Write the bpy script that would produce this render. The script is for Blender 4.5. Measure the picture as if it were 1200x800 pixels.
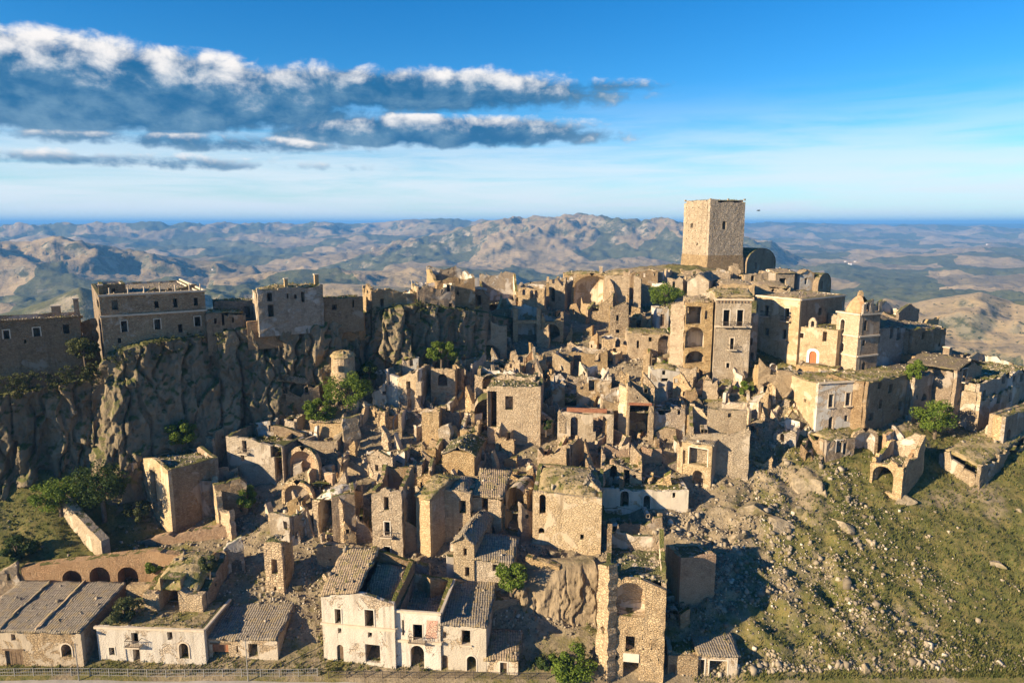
import bpy, bmesh, math, random
import numpy as np
from mathutils import Vector
from mathutils.geometry import delaunay_2d_cdt

for o in list(bpy.data.objects):
    bpy.data.objects.remove(o)
scene = bpy.context.scene
col = scene.collection
rad = math.radians

# ------------------------------------------------------------------ camera
FOC, PITCH, CZ = 811.0, rad(9.7), 54.4
cd = bpy.data.cameras.new('camera')
cam = bpy.data.objects.new('camera', cd)
col.objects.link(cam)
cam.location = (0, 0, CZ)
cam.rotation_euler = (math.pi / 2 - PITCH, 0, 0)
cd.sensor_width = 36
cd.lens = 36 * FOC / 1200
cd.clip_start = 1
cd.clip_end = 120000
scene.camera = cam

# ------------------------------------------------------------------ sun, sky, exposure
SUN_EL, SUN_AZ = rad(20), rad(28)          # azimuth: from the left (-X) turned towards the camera
S2 = Vector((-math.cos(SUN_AZ) * math.cos(SUN_EL), -math.sin(SUN_AZ) * math.cos(SUN_EL), math.sin(SUN_EL)))
sd = bpy.data.lights.new('sun', 'SUN')
sd.energy = 5.0
sd.angle = rad(0.5)
sd.color = (1.0, 0.81, 0.55)
sun = bpy.data.objects.new('sun', sd)
col.objects.link(sun)
sun.rotation_euler = S2.to_track_quat('Z', 'Y').to_euler()
sun.location = (-200, -100, 150)

world = bpy.data.worlds.new('World')
scene.world = world
world.use_nodes = True
scene.view_settings.view_transform = 'Standard'
scene.view_settings.look = 'None'
scene.view_settings.exposure = 1.2
world.cycles.sampling_method = 'MANUAL'
world.cycles.sample_map_resolution = 256
scene.view_settings.gamma = 1.0
scene.view_settings.use_curve_mapping = False
scene.cycles.use_denoising = True
scene.cycles.max_bounces = 5
scene.cycles.diffuse_bounces = 3
scene.cycles.glossy_bounces = 1
scene.cycles.transmission_bounces = 2
scene.cycles.volume_bounces = 0
scene.cycles.transparent_max_bounces = 4


class NT:
    """small helper to write node trees"""
    def __init__(self, tree):
        self.t = tree
        self.n = tree.nodes
        self.l = tree.links

    def node(self, kind, **kw):
        n = self.n.new(kind)
        for k, v in kw.items():
            setattr(n, k, v)
        return n

    def put(self, sock, v):
        if isinstance(v, bpy.types.NodeSocket):
            self.l.new(v, sock)
        else:
            sock.default_value = v

    def m(self, op, a, b=0.0, c=0.0, clamp=False):
        n = self.node('ShaderNodeMath', operation=op, use_clamp=clamp)
        self.put(n.inputs[0], a)
        self.put(n.inputs[1], b)
        self.put(n.inputs[2], c)
        return n.outputs[0]

    def sstep(self, x, lo, hi, a=0.0, b=1.0):
        n = self.node('ShaderNodeMapRange', interpolation_type='SMOOTHSTEP')
        self.put(n.inputs[0], x)
        self.put(n.inputs[1], lo)
        self.put(n.inputs[2], hi)
        self.put(n.inputs[3], a)
        self.put(n.inputs[4], b)
        return n.outputs[0]

    def mix(self, f, a, b, mode='MIX'):
        n = self.node('ShaderNodeMix', data_type='RGBA', blend_type=mode)
        self.put(n.inputs[0], f)
        self.put(n.inputs[6], a if isinstance(a, bpy.types.NodeSocket) else (*a, 1))
        self.put(n.inputs[7], b if isinstance(b, bpy.types.NodeSocket) else (*b, 1))
        return n.outputs[2]

    def noise(self, vec, scale, detail=4.0, rough=0.55, dist=0.0):
        n = self.node('ShaderNodeTexNoise')
        self.put(n.inputs['Vector'], vec)
        n.inputs['Scale'].default_value = scale
        n.inputs['Detail'].default_value = detail
        n.inputs['Roughness'].default_value = rough
        n.inputs['Distortion'].default_value = dist
        return n.outputs['Fac']

    def vor(self, vec, scale, feature='F1', out='Distance', rnd=1.0):
        n = self.node('ShaderNodeTexVoronoi', feature=feature)
        self.put(n.inputs['Vector'], vec)
        n.inputs['Scale'].default_value = scale
        n.inputs['Randomness'].default_value = rnd
        return n.outputs[out]

    def scale(self, vec, s):
        n = self.node('ShaderNodeVectorMath', operation='MULTIPLY')
        self.put(n.inputs[0], vec)
        n.inputs[1].default_value = s
        return n.outputs[0]

    def comb(self, x, y, z):
        n = self.node('ShaderNodeCombineXYZ')
        self.put(n.inputs[0], x)
        self.put(n.inputs[1], y)
        self.put(n.inputs[2], z)
        return n.outputs[0]


def build_world():
    T = NT(world.node_tree)
    T.n.clear()
    out = T.node('ShaderNodeOutputWorld')
    bg = T.node('ShaderNodeBackground')
    sky = T.node('ShaderNodeTexSky', sky_type='NISHITA')
    sky.sun_disc = False
    sky.sun_elevation = SUN_EL
    sky.sun_rotation = math.atan2(S2.x, S2.y) % (2 * math.pi)
    sky.altitude = 400
    sky.air_density = 1.0
    sky.dust_density = 0.0
    sky.ozone_density = 4.0
    tc = T.node('ShaderNodeTexCoord')
    sp = T.node('ShaderNodeSeparateXYZ')
    T.l.new(tc.outputs['Generated'], sp.inputs[0])
    x, y, z = sp.outputs
    az = T.m('MULTIPLY', T.m('ARCTAN2', x, y), 180 / math.pi)          # degrees, 0 = +Y
    el = T.m('MULTIPLY', T.m('ARCSINE', z), 180 / math.pi)
    base = T.node('ShaderNodeHueSaturation')
    base.inputs['Saturation'].default_value = SKY_SAT
    base.inputs['Value'].default_value = 1.0
    T.l.new(sky.outputs[0], base.inputs['Color'])
    skycol = T.mix(1.0, base.outputs[0], SKY_TINT, 'MULTIPLY')
    # thin veils of high cloud, everywhere round the horizon
    pv = T.comb(T.m('MULTIPLY', az, 0.035), T.m('MULTIPLY', el, 0.42), 0.0)
    veil = T.noise(pv, 1.6, 5, 0.6, 0.4)
    veil = T.m('MULTIPLY', T.sstep(veil, 0.26, 0.62), T.m('MULTIPLY', T.sstep(el, -0.5, 1.2), T.sstep(el, 11.0, 1.0)))
    c = T.mix(T.m('MULTIPLY', veil, 0.85), skycol, (CL * 0.84, CL * 0.90, CL * 0.95))
    c = T.mix(T.sstep(el, 8.0, 0.0, 0.0, 0.5), c, (CL * 0.80, CL * 0.88, CL * 0.94))
    # heaped clouds: lens-shaped banks with torn, lobed edges (azimuth, elevation, half widths, strength)
    q = T.comb(T.m('MULTIPLY', az, 0.16), T.m('MULTIPLY', el, 0.36), 3.7)
    n1 = T.noise(q, 1.1, 6, 0.6, 0.3)
    q2 = T.comb(T.m('MULTIPLY', az, 0.40), T.m('MULTIPLY', el, 0.52), 9.1)
    n2 = T.noise(q2, 1.0, 7, 0.58, 0.2)
    banks = [(-34, 8.6, 27, 4.0, 1.9), (-9, 9.8, 19, 2.2, 1.3), (5, 10.4, 7.5, 0.8, 0.6),
             (-6, 6.9, 15, 1.75, 1.45), (-24, 5.8, 13, 1.0, 0.7), (-28, 4.3, 14, 0.7, 0.5),
             (-78, 9, 24, 3, 1.2), (75, 8, 24, 2.4, 1.), (140, 9, 26, 3, 1.2), (-140, 9, 26, 3, 1.2)]
    dens, lit = None, None
    for a0, e0, ra, re, s in banks:
        da = T.m('MULTIPLY', T.m('SUBTRACT', az, a0), 1 / ra)
        de0 = T.m('SUBTRACT', el, e0)
        de = T.m('MAXIMUM', T.m('MULTIPLY', de0, 1 / re), T.m('MULTIPLY', de0, -1.5 / re))   # flatter underside
        r2 = T.m('ADD', T.m('MULTIPLY', da, da), T.m('MULTIPLY', de, de))
        d = T.m('MULTIPLY', T.m('SUBTRACT', 1.0, r2), s)
        hgt = T.m('MULTIPLY', de0, 1 / re)
        if dens is None:
            dens, lit = d, hgt
        else:
            lit = T.m('ADD', lit, T.m('MULTIPLY', T.m('SUBTRACT', hgt, lit), T.sstep(T.m('SUBTRACT', d, dens), -0.35, 0.35)))
            dens = T.m('MAXIMUM', dens, d)
    dd = T.m('ADD', T.m('MAXIMUM', dens, -2.0), T.m('MULTIPLY', T.m('SUBTRACT', n1, 0.5), 2.2))
    dd = T.m('ADD', dd, T.m('MULTIPLY', T.m('SUBTRACT', n2, 0.5), 2.6))
    alpha = T.sstep(dd, -0.1, 0.75)
    # sunlit tops, blue undersides
    lt = T.m('ADD', lit, T.m('MULTIPLY', T.m('SUBTRACT', n2, 0.5), 3.4))
    lt = T.m('ADD', lt, T.m('MULTIPLY', T.m('SUBTRACT', n1, 0.5), 1.6))
    lt = T.m('SUBTRACT', lt, T.m('MULTIPLY', dd, 0.18))
    tops = T.sstep(lt, -0.1, 1.05)
    under = T.mix(T.sstep(T.m('ADD', T.m('MULTIPLY', n2, 0.6), T.m('MULTIPLY', n1, 0.6)), 0.48, 0.78), (CL * 0.016, CL * 0.135, CL * 0.31), (CL * 0.16, CL * 0.31, CL * 0.46))
    cc = T.mix(tops, under, (CL * 0.98, CL * 0.93, CL * 0.89))
    c = T.mix(T.m('MULTIPLY', alpha, 0.96), c, cc)
    T.l.new(c, bg.inputs['Color'])
    bg.inputs['Strength'].default_value = SKY_STRENGTH
    T.l.new(bg.outputs[0], out.inputs['Surface'])


SKY_STRENGTH = 0.062
SKY_SAT = 1.32
SKY_TINT = (0.68, 1.03, 1.14)
CL = 7.5                                   # brightness of sunlit cloud in the sky's own units
build_world()


# ------------------------------------------------------------------ projection helpers
CP, SP = math.cos(PITCH), math.sin(PITCH)


def ray(px, py):
    u, v = (px - 600) / FOC, (py - 400) / FOC
    return np.array([u, CP - v * SP, -SP - v * CP])


def at(px, py, Y):
    """the point at forward distance Y seen at that place"""
    d = ray(px, py)
    return np.array([d[0] / d[1] * Y, Y, CZ + d[2] / d[1] * Y])


def depth(P):
    return P[1] * CP + (CZ - P[2]) * SP


def mpp(P):
    return depth(P) / FOC


# ------------------------------------------------------------------ noise
def _hash(ix, iy, iz, seed):
    h = (ix.astype(np.int64) * 374761393 + iy.astype(np.int64) * 668265263 + iz.astype(np.int64) * 2147483647 + seed * 1274126177) & 0xFFFFFFFF
    h = ((h ^ (h >> 13)) * 1274126177) & 0xFFFFFFFF
    h = ((h ^ (h >> 16)) * 2246822519) & 0xFFFFFFFF
    return ((h ^ (h >> 15)) & 0xFFFFFF) / float(0xFFFFFF)


def vnoise(x, y, z=None, seed=0):
    x = np.asarray(x, float)
    y = np.asarray(y, float)
    z = np.zeros_like(x) if z is None else np.asarray(z, float)
    ix, iy, iz = np.floor(x), np.floor(y), np.floor(z)
    fx, fy, fz = x - ix, y - iy, z - iz
    fx, fy, fz = [f * f * f * (f * (f * 6 - 15) + 10) for f in (fx, fy, fz)]
    r = 0
    for dx in (0, 1):
        for dy in (0, 1):
            for dz in (0, 1):
                w = (fx if dx else 1 - fx) * (fy if dy else 1 - fy) * (fz if dz else 1 - fz)
                r = r + w * _hash(ix + dx, iy + dy, iz + dz, seed)
    return r * 2 - 1


def gnoise(x, y, seed=0):
    """gradient noise in the plane"""
    ix, iy = np.floor(x), np.floor(y)
    fx, fy = x - ix, y - iy
    u, v = [f * f * f * (f * (f * 6 - 15) + 10) for f in (fx, fy)]
    z = np.zeros_like(ix)
    r = 0
    for dx in (0, 1):
        for dy in (0, 1):
            a = _hash(ix + dx, iy + dy, z, seed) * 6.2831853
            r = r + (u if dx else 1 - u) * (v if dy else 1 - v) * (np.cos(a) * (fx - dx) + np.sin(a) * (fy - dy))
    return r * 1.5


def fbm(x, y, z=None, oct=5, seed=0, gain=0.5, ridged=False):
    s, a, tot = 0.0, 1.0, 0.0
    x = np.asarray(x, float)
    y = np.asarray(y, float)
    c, sn = math.cos(0.6), math.sin(0.6)
    for k in range(oct):
        n = gnoise(x, y, seed + k * 17) if z is None else vnoise(x, y, z, seed + k * 17)
        if ridged:
            n = 1 - 2 * np.abs(n)
        s = s + a * n
        tot += a
        a *= gain
        x, y = (c * x - sn * y) * 2.03 + 3.1, (sn * x + c * y) * 2.03 - 1.7
        z = None if z is None else np.asarray(z) * 2.03 + 1.3
    return s / tot


def sm(x, a, b):
    t = np.clip((np.asarray(x, float) - a) / (b - a), 0, 1)
    return t * t * (3 - 2 * t)


# ------------------------------------------------------------------ object helpers
def tag(o, label=None, cat=None, group=None, kind=None):
    if label: o['label'] = label
    if cat: o['category'] = cat
    if group: o['group'] = group
    if kind: o['kind'] = kind
    return o


def np_mesh(name, V, F, smooth=False):
    """V (n,3), F (m,k) arrays, all faces with k corners"""
    me = bpy.data.meshes.new(name)
    V = np.ascontiguousarray(V, dtype=np.float32)
    F = np.ascontiguousarray(F, dtype=np.int32)
    me.vertices.add(len(V))
    me.vertices.foreach_set('co', V.ravel())
    k = F.shape[1]
    me.loops.add(F.size)
    me.loops.foreach_set('vertex_index', F.ravel())
    me.polygons.add(len(F))
    me.polygons.foreach_set('loop_start', np.arange(0, F.size, k, dtype=np.int32))
    if smooth:
        me.polygons.foreach_set('use_smooth', np.ones(len(F), dtype=bool))
    me.update(calc_edges=True)
    return me


def link(name, me, mat=None, parent=None, loc=None):
    o = bpy.data.objects.new(name, me)
    col.objects.link(o)
    if mat and not me.materials:
        me.materials.append(mat)
    if parent: o.parent = parent
    if loc is not None: o.location = loc
    return o


def empty(name, loc):
    o = bpy.data.objects.new(name, None)
    col.objects.link(o)
    o.location = tuple(loc)
    o.empty_display_size = 0.5
    return o


def grid_faces(nr, nc, wrap=False):
    r, c = np.meshgrid(np.arange(nr - 1), np.arange(nc if wrap else nc - 1), indexing='ij')
    c2 = (c + 1) % nc
    return np.stack([r * nc + c, r * nc + c2, (r + 1) * nc + c2, (r + 1) * nc + c], -1).reshape(-1, 4)


class MB:
    """collects boxes, prisms and tubes into one mesh"""
    def __init__(self):
        self.v, self.f = [], []

    def add(self, vs, fs):
        b = len(self.v)
        self.v += [tuple(map(float, p)) for p in vs]
        self.f += [tuple(i + b for i in f) for f in fs]
        return self

    def box(self, c, ax, ay, az):
        """centre and three half-axis vectors"""
        c, ax, ay, az = [np.asarray(q, float) for q in (c, ax, ay, az)]
        vs = [c + sx * ax + sy * ay + sz * az for sz in (-1, 1) for sy in (-1, 1) for sx in (-1, 1)]
        return self.add(vs, [(0, 2, 3, 1), (4, 5, 7, 6), (0, 1, 5, 4), (2, 6, 7, 3), (0, 4, 6, 2), (1, 3, 7, 5)])

    def tube(self, pts, rads, n=7, cap=True):
        pts = [np.asarray(p, float) for p in pts]
        b = []
        for i, p in enumerate(pts):
            d = pts[min(i + 1, len(pts) - 1)] - pts[max(i - 1, 0)]
            d = d / (np.linalg.norm(d) + 1e-9)
            a = np.cross(d, (0.31, 0.17, 0.93) if abs(d[2]) < 0.95 else (1, 0, 0))
            a /= np.linalg.norm(a)
            c = np.cross(d, a)
            b += [p + rads[i] * (math.cos(k * 2 * math.pi / n) * a + math.sin(k * 2 * math.pi / n) * c) for k in range(n)]
        fs = [(i * n + k, i * n + (k + 1) % n, (i + 1) * n + (k + 1) % n, (i + 1) * n + k) for i in range(len(pts) - 1) for k in range(n)]
        if cap:
            fs += [tuple(range(n))[::-1], tuple((len(pts) - 1) * n + k for k in range(n))]
        return self.add(b, fs)

    def build(self, name, mat, parent=None, loc=None, smooth=False):
        me = bpy.data.meshes.new(name)
        me.from_pydata(self.v, [], self.f)
        if smooth:
            me.polygons.foreach_set('use_smooth', [True] * len(me.polygons))
        return link(name, me, mat, parent, loc)


# ------------------------------------------------------------------ materials
MATS = {}


def bsdf(name, rough=0.95):
    m = bpy.data.materials.new(name)
    m.use_nodes = True
    T = NT(m.node_tree)
    b = T.n['Principled BSDF']
    b.inputs['Roughness'].default_value = rough
    b.inputs['Specular IOR Level'].default_value = 0.15
    MATS[name] = m
    return m, T, b


def bump(T, b, h, strength, dist):
    n = T.node('ShaderNodeBump')
    n.inputs['Strength'].default_value = strength
    n.inputs['Distance'].default_value = dist
    T.put(n.inputs['Height'], h)
    T.l.new(n.outputs[0], b.inputs['Normal'])


def stone(name, c1, c2, c3, plaster=None, amount=0.0, block=2.6, joint=0.5, grass=0.25):
    """rubble masonry: mottled stones with joints, worn plaster patches, dry streaks, weeds on level tops"""
    m, T, b = bsdf(name)
    g = T.node('ShaderNodeNewGeometry')
    P = g.outputs['Position']
    big = T.noise(P, 0.16, 5, 0.6)
    mid = T.noise(P, 0.9, 6, 0.65)
    blk = T.node('ShaderNodeTexVoronoi')
    T.put(blk.inputs['Vector'], T.scale(P, (1, 1, 1.7)))
    blk.inputs['Scale'].default_value = block
    bw = T.node('ShaderNodeSeparateColor')
    T.l.new(blk.outputs['Color'], bw.inputs[0])
    edge = T.vor(T.scale(P, (1, 1, 1.7)), block, 'DISTANCE_TO_EDGE')
    c = T.mix(T.sstep(big, 0.32, 0.68), c1, c2)
    c = T.mix(T.m('MULTIPLY', bw.outputs[0], 0.7), c, c3)
    c = T.mix(T.sstep(mid, 0.5, 0.78), c, tuple(q * 0.62 for q in c1))
    jn = T.sstep(edge, 0.02, 0.10, 1.0, 0.0)
    c = T.mix(T.m('MULTIPLY', jn, joint * 0.6), c, tuple(q * 0.5 for q in c1))
    pits = T.sstep(T.vor(P, 1.15), 0.05, 0.11, 1.0, 0.0)
    c = T.mix(T.m('MULTIPLY', pits, 0.65 * joint), c, tuple(q * 0.16 for q in c1))
    hh = T.m('ADD', T.m('MULTIPLY', T.sstep(edge, 0.0, 0.16), 0.6), T.m('MULTIPLY', mid, 0.8))
    if plaster:
        pn = T.noise(P, 0.27, 7, 0.68, 0.6)
        lo = 0.5 + 0.24 * (0.5 - amount) * 2
        pm = T.sstep(pn, lo - 0.015, lo + 0.03)
        pc = T.mix(T.noise(P, 1.7, 5, 0.7), tuple(q * 1.05 for q in plaster), tuple(q * 0.72 for q in plaster))
        streak = T.noise(T.scale(P, (1.2, 1.2, 0.12)), 1.0, 4, 0.6)
        pc = T.mix(T.sstep(streak, 0.5, 0.75, 0.0, 0.6), pc, tuple(q * 0.5 for q in c1))
        c = T.mix(T.m('MULTIPLY', pm, 0.9), c, pc)
        hh = T.m('ADD', T.m('MULTIPLY', hh, T.m('SUBTRACT', 1.0, T.m('MULTIPLY', pm, 0.8))), T.m('MULTIPLY', pm, 0.9))
    streak = T.noise(T.scale(P, (0.8, 0.8, 0.08)), 1.0, 5, 0.6)
    c = T.mix(T.sstep(streak, 0.54, 0.75, 0.0, 0.5), c, tuple(q * 0.45 for q in c1))
    if grass > 0:
        nz = T.node('ShaderNodeSeparateXYZ')
        T.l.new(g.outputs['True Normal'], nz.inputs[0])
        gm = T.m('MULTIPLY', T.sstep(nz.outputs[2], 0.55, 0.8), T.sstep(T.noise(P, 0.7, 5, 0.65), 0.58 - 0.3 * grass, 0.66 - 0.3 * grass))
        gc = T.mix(T.noise(P, 2.2, 4), (0.16, 0.14, 0.045), (0.075, 0.095, 0.028))
        c = T.mix(gm, c, gc)
    oi = T.node('ShaderNodeObjectInfo')
    hs = T.node('ShaderNodeHueSaturation')
    T.put(hs.inputs['Saturation'], T.m('ADD', 0.78, T.m('MULTIPLY', oi.outputs['Random'], 0.36)))
    T.put(hs.inputs['Value'], T.m('ADD', 0.74, T.m('MULTIPLY', T.m('FRACT', T.m('MULTIPLY', oi.outputs['Random'], 7.31)), 0.42)))
    T.l.new(c, hs.inputs['Color'])
    T.l.new(hs.outputs[0], b.inputs['Base Color'])
    bump(T, b, hh, 0.9, 0.16)
    return m


stone('sandstone', (0.40, 0.275, 0.15), (0.49, 0.35, 0.195), (0.60, 0.46, 0.28))
stone('sandstone_rough', (0.33, 0.23, 0.13), (0.45, 0.325, 0.185), (0.58, 0.44, 0.27), block=1.9, joint=0.9, grass=0.6)
stone('limestone', (0.47, 0.345, 0.205), (0.54, 0.415, 0.26), (0.62, 0.49, 0.325), plaster=(0.63, 0.51, 0.36), amount=0.42)
stone('plastered', (0.42, 0.295, 0.17), (0.48, 0.35, 0.205), (0.56, 0.43, 0.275), plaster=(0.64, 0.53, 0.39), amount=0.55)
stone('whitewashed', (0.47, 0.345, 0.215), (0.53, 0.405, 0.265), (0.59, 0.465, 0.315), plaster=(0.70, 0.615, 0.49), amount=0.70)
stone('white_inside', (0.42, 0.30, 0.18), (0.48, 0.355, 0.22), (0.56, 0.44, 0.295), plaster=(0.70, 0.63, 0.54), amount=0.52)
stone('blue_wash', (0.43, 0.33, 0.225), (0.49, 0.385, 0.275), (0.55, 0.445, 0.33), plaster=(0.55, 0.525, 0.475), amount=0.5)
stone('orange_brick', (0.40, 0.24, 0.13), (0.47, 0.305, 0.17), (0.53, 0.365, 0.22), block=3.2, grass=0.3)
stone('brown_masonry', (0.28, 0.19, 0.11), (0.36, 0.255, 0.15), (0.45, 0.335, 0.21), plaster=(0.45, 0.365, 0.27), amount=0.36, grass=0.7)  # brown walls, and shade put into the colour of faces turned from sun
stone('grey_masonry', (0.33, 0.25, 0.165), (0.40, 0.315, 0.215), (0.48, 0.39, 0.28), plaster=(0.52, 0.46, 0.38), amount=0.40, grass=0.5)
stone('tower_stone', (0.36, 0.27, 0.17), (0.46, 0.355, 0.23), (0.58, 0.46, 0.315), block=1.5, joint=0.9, grass=0.2)
stone('pink_plaster', (0.50, 0.34, 0.23), (0.54, 0.30, 0.21), (0.56, 0.40, 0.28), plaster=(0.60, 0.31, 0.22), amount=0.62)
stone('rubble_stone', (0.30, 0.225, 0.135), (0.44, 0.335, 0.21), (0.60, 0.48, 0.33), block=2.4, joint=1.0, grass=0.62)


def cliff_mat(name='cliff_rock', ca=(0.145, 0.113, 0.072), cb=(0.28, 0.222, 0.145), gl=0.26):
    m, T, b = bsdf(name)
    g = T.node('ShaderNodeNewGeometry')
    P = g.outputs['Position']
    n1 = T.noise(T.scale(P, (1, 1, 0.35)), 0.22, 8, 0.65, 0.4)
    n2 = T.noise(P, 1.1, 6, 0.7)
    c = T.mix(T.sstep(n1, 0.3, 0.7), ca, cb)
    c = T.mix(T.sstep(n2, 0.52, 0.75), c, (0.10, 0.08, 0.048))
    nz = T.node('ShaderNodeSeparateXYZ')
    T.l.new(g.outputs['Normal'], nz.inputs[0])
    gm = T.m('MULTIPLY', T.sstep(nz.outputs[2], gl, gl + 0.38), T.sstep(T.noise(P, 0.35, 6, 0.7), 0.33, 0.47))
    c = T.mix(gm, c, T.mix(T.noise(P, 1.4, 5), (0.15, 0.135, 0.045), (0.055, 0.075, 0.022)))
    T.l.new(c, b.inputs['Base Color'])
    h = T.m('ADD', T.m('MULTIPLY', n2, 0.5), T.noise(T.scale(P, (1, 1, 0.5)), 0.5, 8, 0.7))
    bump(T, b, h, 0.9, 0.5)


cliff_mat()
cliff_mat('pale_rock', (0.20, 0.15, 0.09), (0.34, 0.26, 0.165), 0.85)


def hill_mat():
    """the town's slope: pale rubble, dry yellow grass and green weeds"""
    m, T, b = bsdf('hill_soil')
    g = T.node('ShaderNodeNewGeometry')
    P = g.outputs['Position']
    px = T.node('ShaderNodeSeparateXYZ')
    T.l.new(P, px.inputs[0])
    n1 = T.noise(P, 0.085, 6, 0.62)
    n2 = T.noise(P, 0.5, 6, 0.7)
    n3 = T.noise(P, 2.6, 5, 0.7)
    soil = T.mix(T.sstep(n2, 0.35, 0.68), (0.20, 0.155, 0.095), (0.34, 0.27, 0.175))
    soil = T.mix(T.sstep(n3, 0.5, 0.7), soil, (0.11, 0.085, 0.05))
    grass = T.mix(T.sstep(n2, 0.38, 0.66), (0.105, 0.105, 0.030), (0.19, 0.15, 0.056))
    grass = T.mix(T.sstep(n3, 0.46, 0.72), grass, (0.06, 0.08, 0.02))
    # the open slope on the east side carries most grass
    east = T.m('ADD', T.sstep(px.outputs[0], 24.0, 60.0, -0.05, 0.12), T.sstep(px.outputs[1], 112.0, 92.0, 0.0, 0.05))
    west = T.m('MULTIPLY', T.sstep(px.outputs[0], -48.0, -66.0), T.sstep(px.outputs[1], 112.0, 98.0))
    k = T.m('ADD', T.m('ADD', n1, east), T.m('ADD', T.m('MULTIPLY', west, 0.2), T.m('MULTIPLY', T.m('SUBTRACT', n2, 0.5), 0.35)))
    c = T.mix(T.sstep(k, 0.50, 0.62), soil, grass)
    T.l.new(c, b.inputs['Base Color'])
    bump(T, b, T.m('ADD', T.m('MULTIPLY', n3, 0.5), n2), 0.8, 0.35)


hill_mat()


def land_mat():
    """far country: clay badlands, dry fields, scrub and woods"""
    m, T, b = bsdf('country')
    g = T.node('ShaderNodeNewGeometry')
    P = g.outputs['Position']
    nz = T.node('ShaderNodeSeparateXYZ')
    T.l.new(g.outputs['Normal'], nz.inputs[0])
    sp = T.node('ShaderNodeSeparateXYZ')
    T.l.new(P, sp.inputs[0])
    flat = T.sstep(nz.outputs[2], 0.86, 0.95)
    n1 = T.noise(P, 0.0011, 7, 0.6)
    n2 = T.noise(P, 0.006, 8, 0.68)
    n3 = T.noise(P, 0.03, 5, 0.65)
    warp = T.node('ShaderNodeVectorMath', operation='ADD')
    T.put(warp.inputs[0], T.scale(P, (1, 0.6, 0)))
    nn = T.node('ShaderNodeTexNoise')
    T.put(nn.inputs['Vector'], P)
    nn.inputs['Scale'].default_value = 0.004
    sv = T.scale(nn.outputs['Color'], (160, 160, 0))
    T.l.new(sv, warp.inputs[1])
    fv = T.node('ShaderNodeTexVoronoi')
    T.put(fv.inputs['Vector'], warp.outputs[0])
    fv.inputs['Scale'].default_value = 0.0042
    fr = T.node('ShaderNodeSeparateColor')
    T.l.new(fv.outputs['Color'], fr.inputs[0])
    field = T.mix(fr.outputs[0], (0.42, 0.31, 0.165), (0.27, 0.20, 0.105))
    field = T.mix(T.sstep(fr.outputs[1], 0.5, 0.6), field, (0.10, 0.105, 0.04))
    field = T.mix(T.sstep(n3, 0.45, 0.75, 0.0, 0.6), field, (0.16, 0.135, 0.075))
    bad = T.mix(T.sstep(n2, 0.36, 0.66), (0.38, 0.315, 0.22), (0.15, 0.135, 0.07))
    bad = T.mix(T.sstep(n3, 0.44, 0.56, 0.0, 0.9), bad, (0.04, 0.05, 0.02))
    n4 = T.noise(P, 0.13, 3, 0.6)
    c = T.mix(flat, bad, field)
    c = T.mix(T.m('MULTIPLY', T.sstep(n4, 0.60, 0.66), T.sstep(n2, 0.42, 0.54)), c, (0.035, 0.045, 0.018))
    wood = T.m('ADD', T.sstep(n1, 0.50, 0.60), 0.0)
    woodr = T.sstep(sp.outputs[1], 4300.0, 5600.0)                       # wooded plateau in the far distance
    wd = T.m('MAXIMUM', T.m('MULTIPLY', wood, 0.35), T.m('MULTIPLY', T.m('MULTIPLY', woodr, T.m('MAXIMUM', T.m('SUBTRACT', 1.0, flat), T.sstep(sp.outputs[1], 6800.0, 8200.0))), T.sstep(n2, 0.26, 0.42)))
    c = T.mix(T.m('MULTIPLY', wd, T.sstep(n3, 0.22, 0.42)), c, (0.03, 0.042, 0.018))
    T.l.new(c, b.inputs['Base Color'])
    bump(T, b, T.m('ADD', T.m('MULTIPLY', n2, 1.0), T.m('MULTIPLY', n3, 0.3)), 0.7, 14.0)


land_mat()


def simple(name, c1, c2, scale=1.5, rough=0.9, bmp=0.3, dist=0.05, c3=None, mul=(1, 1, 1)):
    m, T, b = bsdf(name, rough)
    g = T.node('ShaderNodeNewGeometry')
    P = T.scale(g.outputs['Position'], mul)
    n = T.noise(P, scale, 6, 0.65)
    c = T.mix(T.sstep(n, 0.34, 0.66), c1, c2)
    if c3:
        c = T.mix(T.sstep(T.noise(P, scale * 0.35, 6, 0.7), 0.50, 0.60), c, c3)
    T.l.new(c, b.inputs['Base Color'])
    bump(T, b, n, bmp, dist)
    return m


def tiles(name, c1, c2, c3):
    """old pantiles: columns of tiles in rows, broken and mossy"""
    m, T, b = bsdf(name)
    g = T.node('ShaderNodeNewGeometry')
    P = g.outputs['Position']
    sp = T.node('ShaderNodeSeparateXYZ')
    T.l.new(P, sp.inputs[0])
    w = T.noise(P, 0.8, 4, 0.6)
    col_ = T.m('SINE', T.m('ADD', T.m('MULTIPLY', sp.outputs[0], 20.0), T.m('MULTIPLY', w, 7.0)))
    row = T.m('FRACT', T.m('ADD', T.m('MULTIPLY', sp.outputs[1], 1.9), T.m('MULTIPLY', w, 1.2)))
    n = T.noise(P, 2.6, 6, 0.65)
    k = T.m('ADD', n, T.m('MULTIPLY', col_, 0.07))
    c = T.mix(T.sstep(k, 0.34, 0.66), c1, c2)
    c = T.mix(T.sstep(row, 0.0, 0.25, 0.55, 0.0), c, tuple(q * 0.45 for q in c1))
    c = T.mix(T.sstep(T.noise(P, 0.9, 6, 0.7), 0.50, 0.60), c, c3)
    T.l.new(c, b.inputs['Base Color'])
    bump(T, b, T.m('ADD', T.m('ADD', n, T.m('MULTIPLY', col_, 0.2)), T.m('MULTIPLY', row, 0.4)), 1.0, 0.14)


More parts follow.
